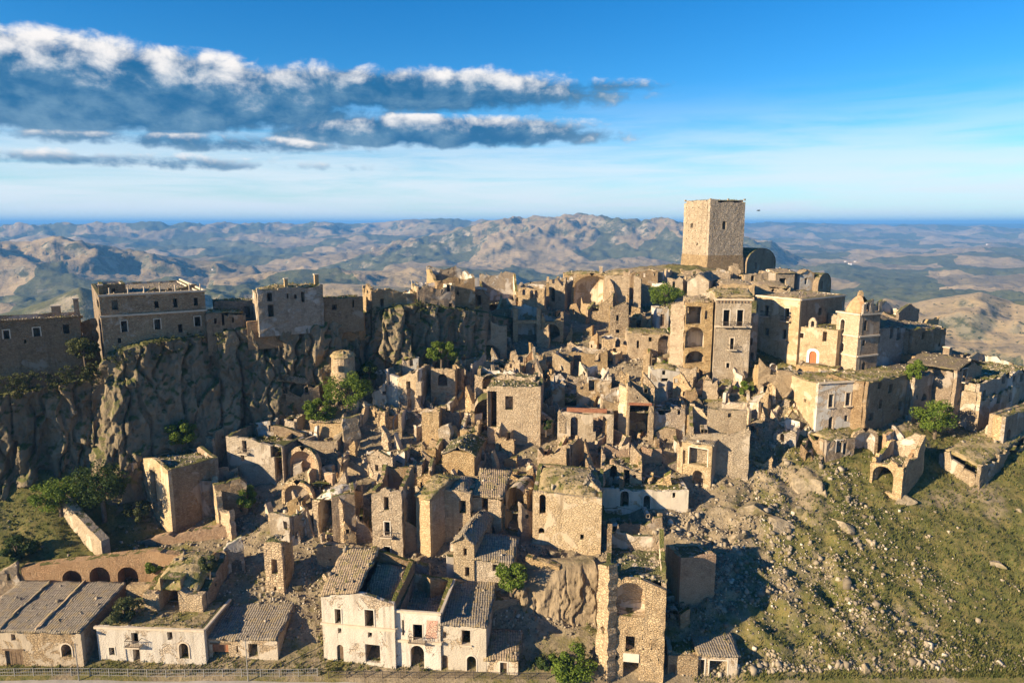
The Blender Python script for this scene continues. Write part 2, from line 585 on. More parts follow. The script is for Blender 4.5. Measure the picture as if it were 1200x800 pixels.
tiles('roof_tiles', (0.21, 0.155, 0.10), (0.40, 0.30, 0.195), (0.26, 0.205, 0.10))
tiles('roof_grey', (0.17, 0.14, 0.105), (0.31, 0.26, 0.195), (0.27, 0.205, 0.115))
tiles('roof_dark', (0.10, 0.08, 0.058), (0.19, 0.15, 0.105), (0.17, 0.14, 0.07))  # darker copy of the tiles; shade of the east row put into colour
simple('roof_grass', (0.25, 0.19, 0.09), (0.40, 0.305, 0.175), 1.5, bmp=1.0, dist=0.25, c3=(0.17, 0.155, 0.05))
simple('dry_grass', (0.22, 0.185, 0.06), (0.13, 0.135, 0.035), 0.8)
simple('green_grass', (0.075, 0.105, 0.022), (0.14, 0.15, 0.04), 0.5)
simple('loose_stone', (0.34, 0.26, 0.17), (0.60, 0.50, 0.37), 1.1, bmp=0.6, dist=0.08)
simple('boulder_rock', (0.20, 0.16, 0.105), (0.36, 0.29, 0.195), 1.3, bmp=1.0, dist=0.3, c3=(0.17, 0.145, 0.07))
simple('old_wood', (0.13, 0.085, 0.05), (0.22, 0.15, 0.09), 3.0)
simple('red_door', (0.36, 0.115, 0.045), (0.42, 0.15, 0.06), 2.0)
simple('rust_shutter', (0.28, 0.11, 0.05), (0.36, 0.16, 0.08), 2.0)
simple('red_brick', (0.22, 0.09, 0.05), (0.32, 0.145, 0.08), 2.4, bmp=0.6)
simple('iron', (0.07, 0.06, 0.05), (0.13, 0.10, 0.075), 4.0, rough=0.7)
simple('galvanised', (0.24, 0.23, 0.21), (0.30, 0.285, 0.26), 3.0, rough=0.6)
simple('asphalt', (0.28, 0.255, 0.22), (0.36, 0.325, 0.28), 0.8, bmp=0.2)
simple('white_paint', (0.72, 0.68, 0.62), (0.80, 0.76, 0.69), 1.6)
simple('limewash', (0.56, 0.49, 0.39), (0.64, 0.57, 0.46), 1.6)
simple('trim_stone', (0.52, 0.42, 0.30), (0.60, 0.50, 0.37), 2.0, bmp=0.4)
simple('tile_dome', (0.36, 0.20, 0.10), (0.46, 0.30, 0.16), 1.6, bmp=0.8, dist=0.15, c3=(0.40, 0.31, 0.19))
simple('bark', (0.10, 0.075, 0.05), (0.16, 0.125, 0.09), 3.0)
simple('glass_dark', (0.02, 0.025, 0.03), (0.03, 0.035, 0.04), 1.0, rough=0.25)
simple('bird_black', (0.03, 0.03, 0.03), (0.05, 0.05, 0.05), 1.0)
simple('farm_white', (0.70, 0.68, 0.64), (0.78, 0.76, 0.72), 0.3)
simple('farm_roof', (0.36, 0.17, 0.10), (0.40, 0.21, 0.13), 0.3)


def leaf_mat(name, c1, c2, c3):
    m, T, b = bsdf(name, 0.7)
    g = T.node('ShaderNodeNewGeometry')
    r = g.outputs['Random Per Island']
    n = T.noise(g.outputs['Position'], 0.9, 3)
    c = T.mix(r, c1, c2)
    c = T.mix(T.sstep(n, 0.42, 0.62), c, c3)
    T.l.new(c, b.inputs['Base Color'])
    tr = T.node('ShaderNodeBsdfTranslucent')
    T.l.new(c, tr.inputs['Color'])
    ms = T.node('ShaderNodeMixShader')
    ms.inputs[0].default_value = 0.3
    T.l.new(b.outputs[0], ms.inputs[1])
    T.l.new(tr.outputs[0], ms.inputs[2])
    T.l.new(ms.outputs[0], T.n['Material Output'].inputs['Surface'])


def island_mat(name, c1, c2, c3):
    m, T, b = bsdf(name, 0.95)
    g = T.node('ShaderNodeNewGeometry')
    r = g.outputs['Random Per Island']
    c = T.mix(r, c1, c2)
    c = T.mix(T.sstep(T.m('FRACT', T.m('MULTIPLY', r, 13.7)), 0.92, 0.97), c, c3)
    T.l.new(c, b.inputs['Base Color'])


island_mat('scatter_stone', (0.16, 0.13, 0.09), (0.38, 0.315, 0.225), (0.54, 0.47, 0.365))
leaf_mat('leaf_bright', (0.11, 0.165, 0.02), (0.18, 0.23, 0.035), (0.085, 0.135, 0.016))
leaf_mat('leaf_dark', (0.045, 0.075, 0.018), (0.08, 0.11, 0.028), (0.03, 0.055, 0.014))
leaf_mat('leaf_olive', (0.10, 0.115, 0.04), (0.15, 0.15, 0.055), (0.06, 0.075, 0.025))
leaf_mat('blade_dry', (0.24, 0.20, 0.07), (0.16, 0.165, 0.045), (0.12, 0.13, 0.035))
leaf_mat('blade_green', (0.105, 0.115, 0.028), (0.16, 0.15, 0.045), (0.08, 0.095, 0.022))
# ------------------------------------------------------------------ far country
def crest_z(px, ys, D):
    """height that shows at picture row ys at distance D (level line of sight at row 261.4)"""
    return CZ + (261.4 - ys) / FOC * D


def far_height(X, Y):
    r = np.hypot(X, Y)
    px = 600 + FOC * np.clip(X / np.maximum(Y, 1.0), -3, 3)
    px = np.where(Y > 1, px, np.where(X > 0, 3000, -1800))
    base = -135 + 22 * fbm(X / 2600, Y / 2600, oct=3, seed=5)
    rid = fbm(X / 620 + 0.25 * fbm(X / 300, Y / 300, oct=3, seed=9), Y / 620, oct=6, seed=11, ridged=True, gain=0.52)
    msk = sm(fbm(X / 1500, Y / 1500, oct=3, seed=21), -0.18, 0.25)
    z = base + msk * (58 - 20 * sm(r, 1500, 3500)) * np.clip(rid + 0.2, 0, 2) + (6 + 14 * sm(r, 900, 2500)) * fbm(X / 190, Y / 190, oct=4, seed=15, ridged=True) + 9 * fbm(X / 75, Y / 75, oct=3, seed=19, ridged=True) * sm(r, 5000, 1500) + 4 * fbm(X / 34, Y / 34, oct=2, seed=23, ridged=True) * sm(r, 2600, 1500) + 4 * fbm(X / 90, Y / 90, oct=4, seed=3)
    z = z - sm(r, 1700, 900) * msk * 25
    g1 = fbm(X / 750, Y / 750, oct=6, seed=31, ridged=True, gain=0.55)
    g2 = fbm(X / 260, Y / 260, oct=5, seed=41, ridged=True, gain=0.55)

    def ridge(z, pxs, ys, Dc, wf, wb, gully, g, plateau=0.0):
        cy = np.interp(px, pxs, ys)
        zc = crest_z(px, cy, Dc) - gully * 0.04
        dr = r - Dc * (1 + 0.05 * fbm(X / 1800, Y / 1800, oct=2, seed=77))
        w = np.where(dr < 0, np.exp(-np.abs(dr / wf) ** 1.7), np.maximum(np.exp(-(dr / wb) ** 2), plateau))
        zz = z + (zc - z) * w + gully * (g - 0.1) * np.clip(w, 0, 1) * sm(-dr, -wb * 0.2, wf * 0.9) + 0.05 * gully * g * w
        return np.where(cy < 900, np.maximum(z, zz), z)

    # far scarp (left) and wooded tableland (right)
    z = ridge(z, [-900, 0, 60, 130, 200, 300, 380, 440, 520, 580, 640, 700, 760, 1400, 3000],
              [266, 267, 265, 268, 266, 267, 266, 263, 261, 263, 272, 290, 330, 340, 300], 6200, 1500, 2500, 190, g1, 0.85)
    z = ridge(z, [-900, 500, 600, 700, 800, 900, 1000, 1080, 1200, 1400, 2200], [330, 320, 290, 275, 266, 263, 265, 266, 267, 266, 266], 9000, 1700, 3000, 150, g1, 0.9)
    # the broad mountain in the middle
    z = ridge(z, [-200, 380, 440, 480, 520, 560, 600, 640, 680, 720, 750, 780, 800, 850, 900, 960, 1300],
              [420, 330, 300, 286, 274, 265, 260, 258.5, 256, 259, 262, 260, 264, 274, 286, 330, 420], 3900, 850, 900, 170, g2 * 0.6 + g1 * 0.5)
    # dark ridge on the left, and lower ones in front
    z = ridge(z, [-600, -200, 0, 40, 70, 110, 160, 220, 300, 380], [286, 284, 281, 279, 276, 283, 292, 299, 312, 420], 2700, 420, 420, 100, g2)
    z = ridge(z, [150, 250, 330, 400, 460, 520, 600, 700], [420, 322, 316, 314, 318, 312, 322, 420], 2000, 260, 260, 60, g2)
    z = ridge(z, [-100, -40, 20, 60, 92, 120, 150, 200], [380, 352, 343, 334, 324, 331, 348, 400], 1150, 130, 170, 10, g2)
    z = ridge(z, [260, 330, 380, 440, 500, 560], [400, 345, 333, 336, 341, 400], 1350, 130, 150, 28, g2)
    z = ridge(z, [960, 1010, 1040, 1070, 1100, 1150, 1190, 1230, 1400], [420, 352, 340, 345, 338, 331, 338, 334, 420], 1250, 150, 190, 50, g2)
    z = ridge(z, [880, 930, 990, 1050, 1120, 1200, 1400], [420, 312, 305, 316, 310, 302, 330], 3000, 300, 300, 60, g2)
    z = ridge(z, [1000, 1080, 1150, 1200, 1300, 1500], [420, 292, 284, 287, 282, 330], 4600, 450, 450, 80, g2)
    # the pedestal under the town
    dt = np.hypot(X * 0.9, Y - 170)
    z = z + (-48 - z) * sm(dt, 520, 250)
    return z


def build_country():
    # fan of columns: dense where the view goes, coarse all round
    a = np.concatenate([np.linspace(-180, -46, 44)[:-1], np.linspace(-46, 46, 640), np.linspace(46, 180, 44)[1:-1]])
    a = np.radians(a)
    rr = np.concatenate([[0.5, 120, 240], np.geomspace(320, 2600, 210), np.geomspace(2630, 11000, 150), np.geomspace(11400, 60000, 18)])
    A, R = np.meshgrid(a, rr)
    X, Y = R * np.sin(A), R * np.cos(A)
    Z = far_height(X, Y)
    Z = np.where(R > 14000, np.minimum(Z, 40 - (R - 14000) * 0.0) * 0 + 36, Z)
    Z = np.minimum(Z, 118)

    V = np.stack([X, Y, Z], -1).reshape(-1, 3)
    F = grid_faces(len(rr), len(a), wrap=True)
    o = link('terrain', np_mesh('terrain', V, F, smooth=True), MATS['country'])
    return tag(o, 'rolling clay hills, dry fields and wooded ridges behind the town', 'terrain', kind='structure')


build_country()

# ------------------------------------------------------------------ the town's hill
HP = [  # picture column, row, forward distance
    (-150, 800, 76), (0, 797, 76), (150, 797, 76), (300, 797, 76), (450, 798, 75.6), (600, 800, 75.2), (750, 800, 75), (900, 802, 74.6), (1050, 802, 74.4), (1200, 800, 74.4), (1350, 800, 74.4),
    (0, 782, 77.7), (60, 780, 77.8), (200, 777, 78.2), (330, 774, 78.4), (430, 778, 77.6), (520, 786, 76.8), (600, 790, 76.4), (740, 797, 75.6), (830, 794, 76), (370, 745, 81.5),
    (60, 693, 89), (150, 690, 89), (-60, 690, 90), (150, 650, 94.5), (220, 634, 97.5), (60, 640, 94), (60, 585, 99), (-40, 610, 95), (130, 565, 104), (200, 606, 103.5), (250, 600, 103.5),
    (240, 690, 87), (300, 560, 109), (290, 640, 95), (330, 620, 97), (300, 700, 86), (350, 690, 87), (400, 640, 94), (410, 600, 99), (400, 540, 109), (360, 500, 117), (400, 480, 121), (450, 465, 124), (500, 445, 129), (560, 440, 131),
    (470, 656, 92), (520, 645, 93.5), (560, 690, 86.5), (610, 700, 85), (650, 642, 93), (700, 652, 92), (600, 560, 106), (600, 480, 122), (600, 420, 140), (650, 400, 148), (600, 370, 160), (600, 345, 174), (700, 345, 182),
    (500, 560, 106), (500, 500, 118), (750, 560, 105), (750, 480, 120), (720, 430, 136), (750, 400, 147), (760, 350, 170), (835, 316, 203), (800, 620, 96.5), (860, 560, 105), (860, 520, 110.5), (880, 470, 118), (850, 443, 125), (930, 505, 112), (950, 450, 121),
    (940, 428, 128), (900, 342, 180), (960, 345, 178), (1000, 505, 111.5), (1050, 500, 114), (1100, 500, 117), (1150, 490, 120), (1250, 480, 122), (1040, 585, 99.5), (950, 560, 103.5), (900, 620, 95), (1000, 620, 94.5), (1100, 560, 103.5), (1200, 540, 107), (1300, 540, 107),
    (1100, 650, 91), (1200, 650, 91), (1300, 650, 91), (1000, 700, 85), (1200, 720, 83), (1100, 720, 83), (850, 700, 85), (900, 760, 78.8), (820, 756, 79), (740, 700, 85), (690, 700, 86), (650, 720, 83.5)]
HX = [(-150, 110, 12), (-150, 160, 6), (-110, 170, 14), (-60, 175, 26), (-150, 240, -30), (-80, 235, -12), (-20, 225, 24), (40, 240, 30), (80, 225, 16), (110, 190, 2), (105, 160, 12), (140, 150, 2), (160, 110, 3), (160, 200, -10), (160, 260, -40),
      (0, 285, -10), (70, 290, -12), (0, 340, -45), (-100, 320, -45), (100, 340, -45), (-160, 60, -3), (160, 60, -3), (0, 60, -1), (0, 40, -5), (-160, 340, -60), (170, 340, -60), (100, 120, 20), (-110, 85, 1), (-110, 100, 11), (115, 85, 5), (115, 100, 13)]
_hp = np.array([at(*p) for p in HP] + [np.array(q, float) for q in HX])


def _tps(r2):
    return np.where(r2 > 1e-9, 0.5 * r2 * np.log(np.maximum(r2, 1e-9)), 0.0)


def _fit(P):
    n = len(P)
    xy = P[:, :2] / 50
    r2 = ((xy[:, None] - xy[None]) ** 2).sum(-1)
    K = np.zeros((n + 3, n + 3))
    K[:n, :n] = _tps(r2) + np.eye(n) * 0.004
    K[:n, n] = K[n, :n] = 1
    K[:n, n + 1:] = xy
    K[n + 1:, :n] = xy.T
    return np.linalg.solve(K, np.concatenate([P[:, 2], np.zeros(3)]))


_hw = _fit(_hp)
_hxy = _hp[:, :2] / 50


def hill_z(X, Y):
    X = np.asarray(X, float)
    Y = np.asarray(Y, float)
    x, y = X.ravel() / 50, Y.ravel() / 50
    n = len(_hp)
    out = _hw[n] + _hw[n + 1] * x + _hw[n + 2] * y
    for i in range(n):
        out += _hw[i] * _tps((x - _hxy[i, 0]) ** 2 + (y - _hxy[i, 1]) ** 2)
    return out.reshape(X.shape)


def hit(px, py, y0=60.0, y1=230.0):
    """where the sight line meets the hill"""
    d = ray(px, py)
    Y = np.linspace(y0, y1, 500)
    X = d[0] / d[1] * Y
    Z = CZ + d[2] / d[1] * Y
    below = Z <= hill_z(X, Y)
    i = int(np.argmax(below)) if below.any() else len(Y) - 1
    return np.array([X[i], Y[i], Z[i]])


def hill_detail(X, Y):
    e_ = sm(X, 14, 26)
    flat = sm(Y - 77.5 + 2.6 * e_, 0, 3.5)
    scree = sm(X, 10, 22) * sm(X, 62, 44) * sm(Y, 120, 108)
    return flat * (scree * 1.5 * fbm(X / 6.5, Y / 6.5, oct=4, seed=71, ridged=True, gain=.55) + 0.7 * fbm(X / 5.0, Y / 5.0, oct=4, seed=61) + 0.42 * fbm(X / 1.7, Y / 1.3, oct=3, seed=67, ridged=True))


def build_hill():
    xs = np.concatenate([np.linspace(-165, -100, 60)[:-1], np.linspace(-100, 110, 400), np.linspace(110, 165, 50)[1:]])
    ys = np.concatenate([np.linspace(42, 74, 24)[:-1], np.linspace(74, 135, 180), np.linspace(135, 215, 130)[1:], np.linspace(215, 345, 70)[1:]])
    X, Y = np.meshgrid(xs, ys)
    Z = hill_z(X, Y) + hill_detail(X, Y)
    ex = sm(np.abs(X), 150, 165)
    Z = Z + (-62 - Z) * np.maximum(ex, sm(Y, 315, 345))
    V = np.stack([X, Y, Z], -1).reshape(-1, 3)
    o = link('ground', np_mesh('ground', V, grid_faces(len(ys), len(xs)), smooth=True), MATS['hill_soil'])
    return tag(o, 'rubble and grass slope of the hill the town stands on', 'ground', kind='structure')


build_hill()


# ------------------------------------------------------------------ cliffs
def facets(x, y, seed):
    """broken planes: every cell of a jittered net has its own level and tilt"""
    ix, iy = np.floor(x), np.floor(y)
    best = np.full(x.shape, 1e9)
    out = np.zeros(x.shape)
    zz = np.zeros(x.shape)
    for dx in (-1, 0, 1):
        for dy in (-1, 0, 1):
            cx, cy = ix + dx, iy + dy
            px_, py_ = cx + _hash(cx, cy, zz, seed), cy + _hash(cx, cy, zz, seed + 1)
            d = (x - px_) ** 2 + (y - py_) ** 2
            v = _hash(cx, cy, zz, seed + 2) * 2 - 1 + 1.3 * (_hash(cx, cy, zz, seed + 3) - .5) * (x - px_) + 1.1 * (_hash(cx, cy, zz, seed + 4) - .5) * (y - py_)
            out = np.where(d < best, v, out)
            best = np.minimum(d, best)
    return out


def sweep_cliff(name, label, path, back, seed, nu, nv, rib=1.0, mat='cliff_rock', zf=1.0):
    """path: (column, base row, distance at base, top row, distance at top); rises from base to edge, then runs back as a top"""
    base = np.array([at(p[0], p[1], p[2]) for p in path])
    top = np.array([at(p[0], p[3], p[4]) for p in path])
    base[:, 2] -= 5
    L = np.concatenate([[0], np.cumsum(np.linalg.norm(np.diff(top[:, :2], axis=0), axis=1))])
    s = np.linspace(0, L[-1], nu)
    B = np.stack([np.interp(s, L, base[:, k]) for k in range(3)], -1)
    Tt = np.stack([np.interp(s, L, top[:, k]) for k in range(3)], -1)
    k5 = np.ones(9) / 9
    for A in (B, Tt):
        for k in range(2):
            pad = np.pad(A[:, k], 4, mode='edge')
            A[:, k] = np.convolve(pad, k5, 'valid')
    d = np.gradient(Tt[:, :2], axis=0)
    d /= np.linalg.norm(d, axis=1)[:, None] + 1e-9
    nrm = np.stack([d[:, 1], -d[:, 0]], -1)
    rows = []
    nf = int(nv * 0.7)
    for j in range(nv):
        if j < nf:
            t = j / (nf - 1)
            P = B + (Tt - B) * t
            # steeper in the upper part, bulging foot
            bul = (1 - t) ** 2 * 0.3 - 0.3 * math.sin(math.pi * t) * 0.3
            sv = s + seed * 31.7
            zv = P[:, 2] * zf
            wx, wz = sv + 1.2 * gnoise(sv / 5, zv / 5, seed + 40), zv + 1.2 * gnoise(sv / 5, zv / 5, seed + 41)
            n = 1.2 * fbm(sv / 12, zv / 22, oct=4, seed=seed, ridged=True) + 1.0 * facets(wx / 5, wz / 15, seed + 50) + .55 * facets(wx / 1.8, wz / 5.0, seed + 60) + .25 * facets(wx / .8, wz / 1.1, seed + 70) + 0.22 * fbm(sv / 1.0, zv / 1.0, oct=3, seed=seed + 9)
            ck = gnoise(sv / 4.5 + .25 * gnoise(sv / 2, zv / 3, seed + 21), zv / 30, seed + 20)
            n = n - 1.0 * np.exp(-(ck / .06) ** 2)
            n = n * rib * min(1, 0.35 + 2.2 * min(t, 1 - t * 0.75)) + bul
            P = P.copy()
            P[:, :2] += nrm * n[:, None]
        else:
            t = (j - nf + 1) / (nv - nf)
            P = Tt.copy()
            P[:, :2] -= nrm * (back * t)
            P[:, 1] += 0.0
            P[:, 2] += 0.8 * math.sin(min(1, t * 3) * math.pi / 2) + 0.5 * fbm(s / 4, np.full_like(s, t * back / 4), oct=3, seed=seed + 5) - (max(0, t - 0.55) ** 2) * 120
            e = rows[nf - 1][:, :2] - Tt[:, :2]
            P[:, :2] += e * max(0, 1 - t * 4)
        rows.append(P)
    V = np.concatenate(rows)
    o = link(name, np_mesh(name, V, grid_faces(nv, nu)), MATS[mat])
    return tag(o, label, 'cliff', kind='structure')


CLIFF = [(-190, 590, 92, 480, 96), (-80, 590, 95, 474, 99), (-20, 585, 97, 466, 100.5), (30, 578, 99.5, 458, 103), (80, 568, 102, 448, 105.5), (112, 560, 104, 440, 108),
         (119, 556, 101, 418, 105.5), (150, 550, 102.5, 410, 107), (185, 545, 106, 400, 110), (230, 530, 110, 394, 114), (280, 515, 113, 385, 117.5), (330, 500, 117, 381, 121), (380, 488, 121, 376, 125), (420, 470, 125, 372, 129),
         (440, 440, 126.5, 364, 129), (470, 436, 126, 358, 129.5), (505, 436, 128, 358, 132), (540, 436, 131, 362, 135), (566, 432, 134.5, 366, 139), (585, 420, 140, 372, 146), (610, 405, 146, 375, 154)]
sweep_cliff('cliff', 'tall weathered clay and rock cliff under the palace', CLIFF, 26, 4, 860, 160)
sweep_cliff('rock_outcrop', 'pale broken rock face with a small cave beside the tall front house',
            [(590, 760, 82.5, 700, 85), (612, 762, 81, 690, 84), (622, 760, 80.8, 682, 84.8), (640, 764, 80, 676, 85), (660, 766, 79.6, 674, 85), (680, 770, 79.2, 672, 84.6), (700, 774, 79, 670, 84.2), (714, 776, 80.4, 672, 85)],
            6, 9, 170, 90, 0.5, 'pale_rock', 1.9)


def build_haze():
    mb = MB().box((0, 0, 0), (61000, 0, 0), (0, 61000, 0), (0, 0, 1))
    for i, v in enumerate(mb.v):
        mb.v[i] = (v[0], v[1], HAZE_TOP if v[2] > 0 else HAZE_BOTTOM)
    m = bpy.data.materials.new('haze')
    m.use_nodes = True
    T = NT(m.node_tree)
    T.n.clear()
    out = T.node('ShaderNodeOutputMaterial')
    pv = T.node('ShaderNodeVolumePrincipled')
    pv.inputs['Color'].default_value = HAZE_COLOR
    pv.inputs['Density'].default_value = HAZE_DENSITY
    pv.inputs['Anisotropy'].default_value = 0.0
    T.l.new(pv.outputs[0], out.inputs['Volume'])
    o = mb.build('haze', m)
    tag(o, 'thin blue air haze over the far country', 'haze', kind='stuff')


HAZE_TOP, HAZE_BOTTOM = 125.0, -320.0
HAZE_DENSITY = 1.3e-4
HAZE_COLOR = (0.17, 0.48, 1.0, 1)
build_haze()
# ------------------------------------------------------------------ builders for masonry
GROUP = 'ruined houses of the hill town'


def in_poly(pts, poly):
    x, y = pts[:, 0], pts[:, 1]
    ins = np.zeros(len(pts), bool)
    n = len(poly)
    for i in range(n):
        x0, y0 = poly[i]
        x1, y1 = poly[(i + 1) % n]
        if y0 == y1:
            continue
        c = ((y0 > y) != (y1 > y)) & (x < (x1 - x0) * (y - y0) / (y1 - y0) + x0)
        ins ^= c
    return ins


def hole_poly(u0, v0, u1, v1, arch):
    if not arch:
        return [(u0, v0), (u1, v0), (u1, v1), (u0, v1)]
    r = (u1 - u0) / 2
    rise = min(r, (v1 - v0) * 0.7)
    vs = v1 - rise
    return [(u0, v0), (u1, v0)] + [(u0 + r + r * math.cos(a), vs + rise * math.sin(a)) for a in np.linspace(0, math.pi, 9)]


class Wall:
    """upright slab from A to B (plan), outer face to the right of A->B"""
    def __init__(self, A, B, z0, t):
        self.A, self.B = np.array(A, float), np.array(B, float)
        self.L = float(np.linalg.norm(self.B - self.A))
        self.t = (self.B - self.A) / self.L
        self.n = np.array([self.t[1], -self.t[0]])
        self.z0, self.th = z0, t

    def pt(self, u, v, off=0.0):
        p = self.A + self.t * u + self.n * off
        return np.array([p[0], p[1], v])

    def uv(self, px, py):
        d = ray(px, py)
        o = np.array([0, 0, CZ])
        den = d[0] * self.n[0] + d[1] * self.n[1]
        if abs(den) < 1e-6:
            return None
        s = (self.A[0] * self.n[0] + self.A[1] * self.n[1]) / den
        p = o + d * s
        return float((p[:2] - self.A) @ self.t), float(p[2])


def ragged(L, hl, hr, rag, rng, gable=0.0, step=0.75):
    rag = rag * 1.35 if rag >= .3 else rag
    n = max(2, int(L / step))
    us = [0.0] + sorted(rng.uniform(0.1, L - 0.1) for _ in range(n - 1)) + [L]
    ph = rng.uniform(0, 100)
    out = []
    bite = 0.0
    for i, u in enumerate(us):
        if rag > 0 and rng.random() < 0.25:
            bite = rng.choice((0, 0, 0.5, 1.0, 1.6)) * rag
        z = hl + (hr - hl) * u / L + gable * (1 - abs(2 * u / L - 1))
        if rag > 0:
            z -= rag * abs(math.sin(u * 0.55 + ph)) * 0.9 + rng.uniform(0, rag * 0.45) + bite
        out.append((u, z))
        if rag > 0.2 and 0 < i < n and rng.random() < 0.5:
            z2 = z - rng.uniform(-0.5, 0.5) * rag
            if u + 0.06 < L:
                out.append((u + 0.06, z2))
    if gable and rag == 0:
        out = [(0, hl), (L / 2, (hl + hr) / 2 + gable), (L, hr)]
    if rag == 0 and not gable:
        out = [(0, hl), (L, hr)]
    res = [out[0]]
    for p in out[1:]:
        if p[0] > res[-1][0] + 0.02:
            res.append(p)
    return res


def wall_part(name, parent, org, W, top, holes, mats, rng, rough=0.05, jag=0.0, breach=0):
    """W: Wall; top: list of (u, z); holes: list of polygons in (u, z)"""
    top = [(u, max(z, W.z0 + 0.3)) for u, z in top]
    holes = list(holes)
    if jag > 0 and W.L > 1.2:
        jg = min(jag, W.L * .18)
        zl, zr = top[0][1], top[-1][1]
        nl, nr = max(1, int((zl - W.z0) / .7)), max(1, int((zr - W.z0) / .7))
        left = [(rng.uniform(0, jg) * (.4 + .6 * k / nl), W.z0 + (zl - W.z0) * (k + .5) / nl) for k in range(nl)]
        right = [(W.L - rng.uniform(0, jg) * (.4 + .6 * k / nr), W.z0 + (zr - W.z0) * (k + .5) / nr) for k in range(nr)]
        mid = [(u, z) for u, z in top if jg + .05 < u < W.L - jg - .05]
        poly = [(0, W.z0), (W.L, W.z0)] + right + [(W.L - rng.uniform(0, jg), zr)] + mid[::-1] + [(rng.uniform(0, jg), zl)] + left[::-1]
    else:
        poly = [(0, W.z0), (W.L, W.z0)] + list(reversed(top))
    zlow = W.z0 + 3.5
    for _ in range(breach):
        zt_ = max(z for _, z in top) - 1.0
        if zt_ - zlow < 1.5 or W.L < 2.5:
            break
        cu, cv, r0 = rng.uniform(.9, W.L - .9), rng.uniform(zlow, zt_), rng.uniform(.14, .5)
        if any(min(abs(cu - p[0]) + abs(cv - p[1]) for p in h) < 1.1 for h in holes):
            continue
        k = rng.randint(5, 8)
        holes.append([(cu + r0 * rng.uniform(.6, 1.2) * math.cos(6.283 * i / k), cv + r0 * rng.uniform(.6, 1.4) * math.sin(6.283 * i / k)) for i in range(k)])
    pts, edges = [], []

    def ring(pl):
        b = len(pts)
        pts.extend(Vector(p) for p in pl)
        edges.extend((b + i, b + (i + 1) % len(pl)) for i in range(len(pl)))

    ring(poly)
    for h in holes:
        ring(h)
    zt = max(z for _, z in top)
    st = 1.5 if jag == 0 else 1.0
    nu, nv = int(W.L / st), int((zt - W.z0 - 2) / st)
    for i in range(nu):
        for j in range(nv):
            pts.append(Vector((min(W.L - 0.2, (i + 0.5) * st + rng.uniform(-0.5, 0.5)), W.z0 + 2 + (j + 0.5) * st + rng.uniform(-0.5, 0.5))))
    r = delaunay_2d_cdt(pts, edges, [], 0, 1e-4)
    V2 = np.array([(p.x, p.y) for p in r[0]])
    Fs = np.array([f for f in r[2] if len(f) == 3])
    cen = V2[Fs].mean(1)
    keep = in_poly(cen, poly)
    for h in holes:
        keep &= ~in_poly(cen, h)
    Fs = Fs[keep]
    if len(Fs) == 0:
        return None
    nv = len(V2)
    jit = np.array([rng.uniform(-1, 1) for _ in range(nv)]) * rough
    P = np.zeros((2 * nv, 3))
    for k, off in ((0, jit), (1, -W.th + jit)):
        q = W.A[None] + W.t[None] * V2[:, :1] + W.n[None] * np.asarray(off)[:, None]
        P[k * nv:(k + 1) * nv, :2] = q
        P[k * nv:(k + 1) * nv, 2] = V2[:, 1]
    P -= np.asarray(org)[None]
    # orient triangles
    a, b, c = V2[Fs[:, 0]], V2[Fs[:, 1]], V2[Fs[:, 2]]
    flip = ((b[:, 0] - a[:, 0]) * (c[:, 1] - a[:, 1]) - (b[:, 1] - a[:, 1]) * (c[:, 0] - a[:, 0])) < 0
    Fs[flip] = Fs[flip][:, ::-1]
    E = {}
    for f in Fs:
        for i in range(3):
            e = (int(f[i]), int(f[(i + 1) % 3]))
            E[e] = E.get(e, 0) + 1
    faces = [tuple(f) for f in Fs.tolist()] + [tuple(i + nv for i in f[::-1]) for f in Fs.tolist()]
    nf = len(Fs)
    for (i, j) in E:
        if (j, i) not in E:
            faces.append((j, i, i + nv, j + nv))
    me = bpy.data.meshes.new(name)
    me.from_pydata(P.tolist(), [], faces)
    me.materials.append(MATS[mats[0]])
    me.materials.append(MATS[mats[1]])
    mi = [0] * len(faces)
    for k in range(nf, 2 * nf):
        mi[k] = 1
    me.polygons.foreach_set('material_index', mi)
    return link(name, me, None, parent)


def ring_part(name, parent, org, W, poly, grow, out, mat, back=0.12):
    """surround of an opening: a raised band"""
    P = np.array(poly)
    c = P.mean(0)
    v0 = P[:, 1].min()
    Q = P.copy()
    Q[:, 0] = c[0] + (P[:, 0] - c[0]) * (1 + 2 * grow / max(0.3, np.ptp(P[:, 0])))
    Q[:, 1] = np.where(P[:, 1] > v0 + 0.01, P[:, 1] + grow * (P[:, 1] - v0) / max(0.3, np.ptp(P[:, 1])), P[:, 1])
    n = len(P)
    vs = [W.pt(u, v, o) - org for pl, o in ((P, out), (Q, out), (Q, -back), (P, -back)) for u, v in pl]
    fs = []
    for k in range(4):
        for i in range(n):
            j = (i + 1) % n
            if i == 0 and P[0][1] == P[1][1]:
                continue                                     # open at the bottom
            fs.append((k * n + i, k * n + j, ((k + 1) % 4) * n + j, ((k + 1) % 4) * n + i))
    return MB().add(vs, fs).build(name, MATS[mat], parent)


def alcove(name, parent, org, W, poly, dep, mat):
    """the hollow behind an opening: vault, room or niche"""
    P = np.array(poly)
    c = P.mean(0)
    Q = c + (P - c) * 1.03
    n = len(P)
    vs = [W.pt(u, v, -W.th * 0.6) - org for u, v in Q] + [W.pt(u, v, -dep) - org for u, v in Q]
    fs = [(i, (i + 1) % n, n + (i + 1) % n, n + i) for i in range(n)] + [tuple(range(n, 2 * n))]
    return MB().add(vs, fs).build(name, MATS[mat], parent)


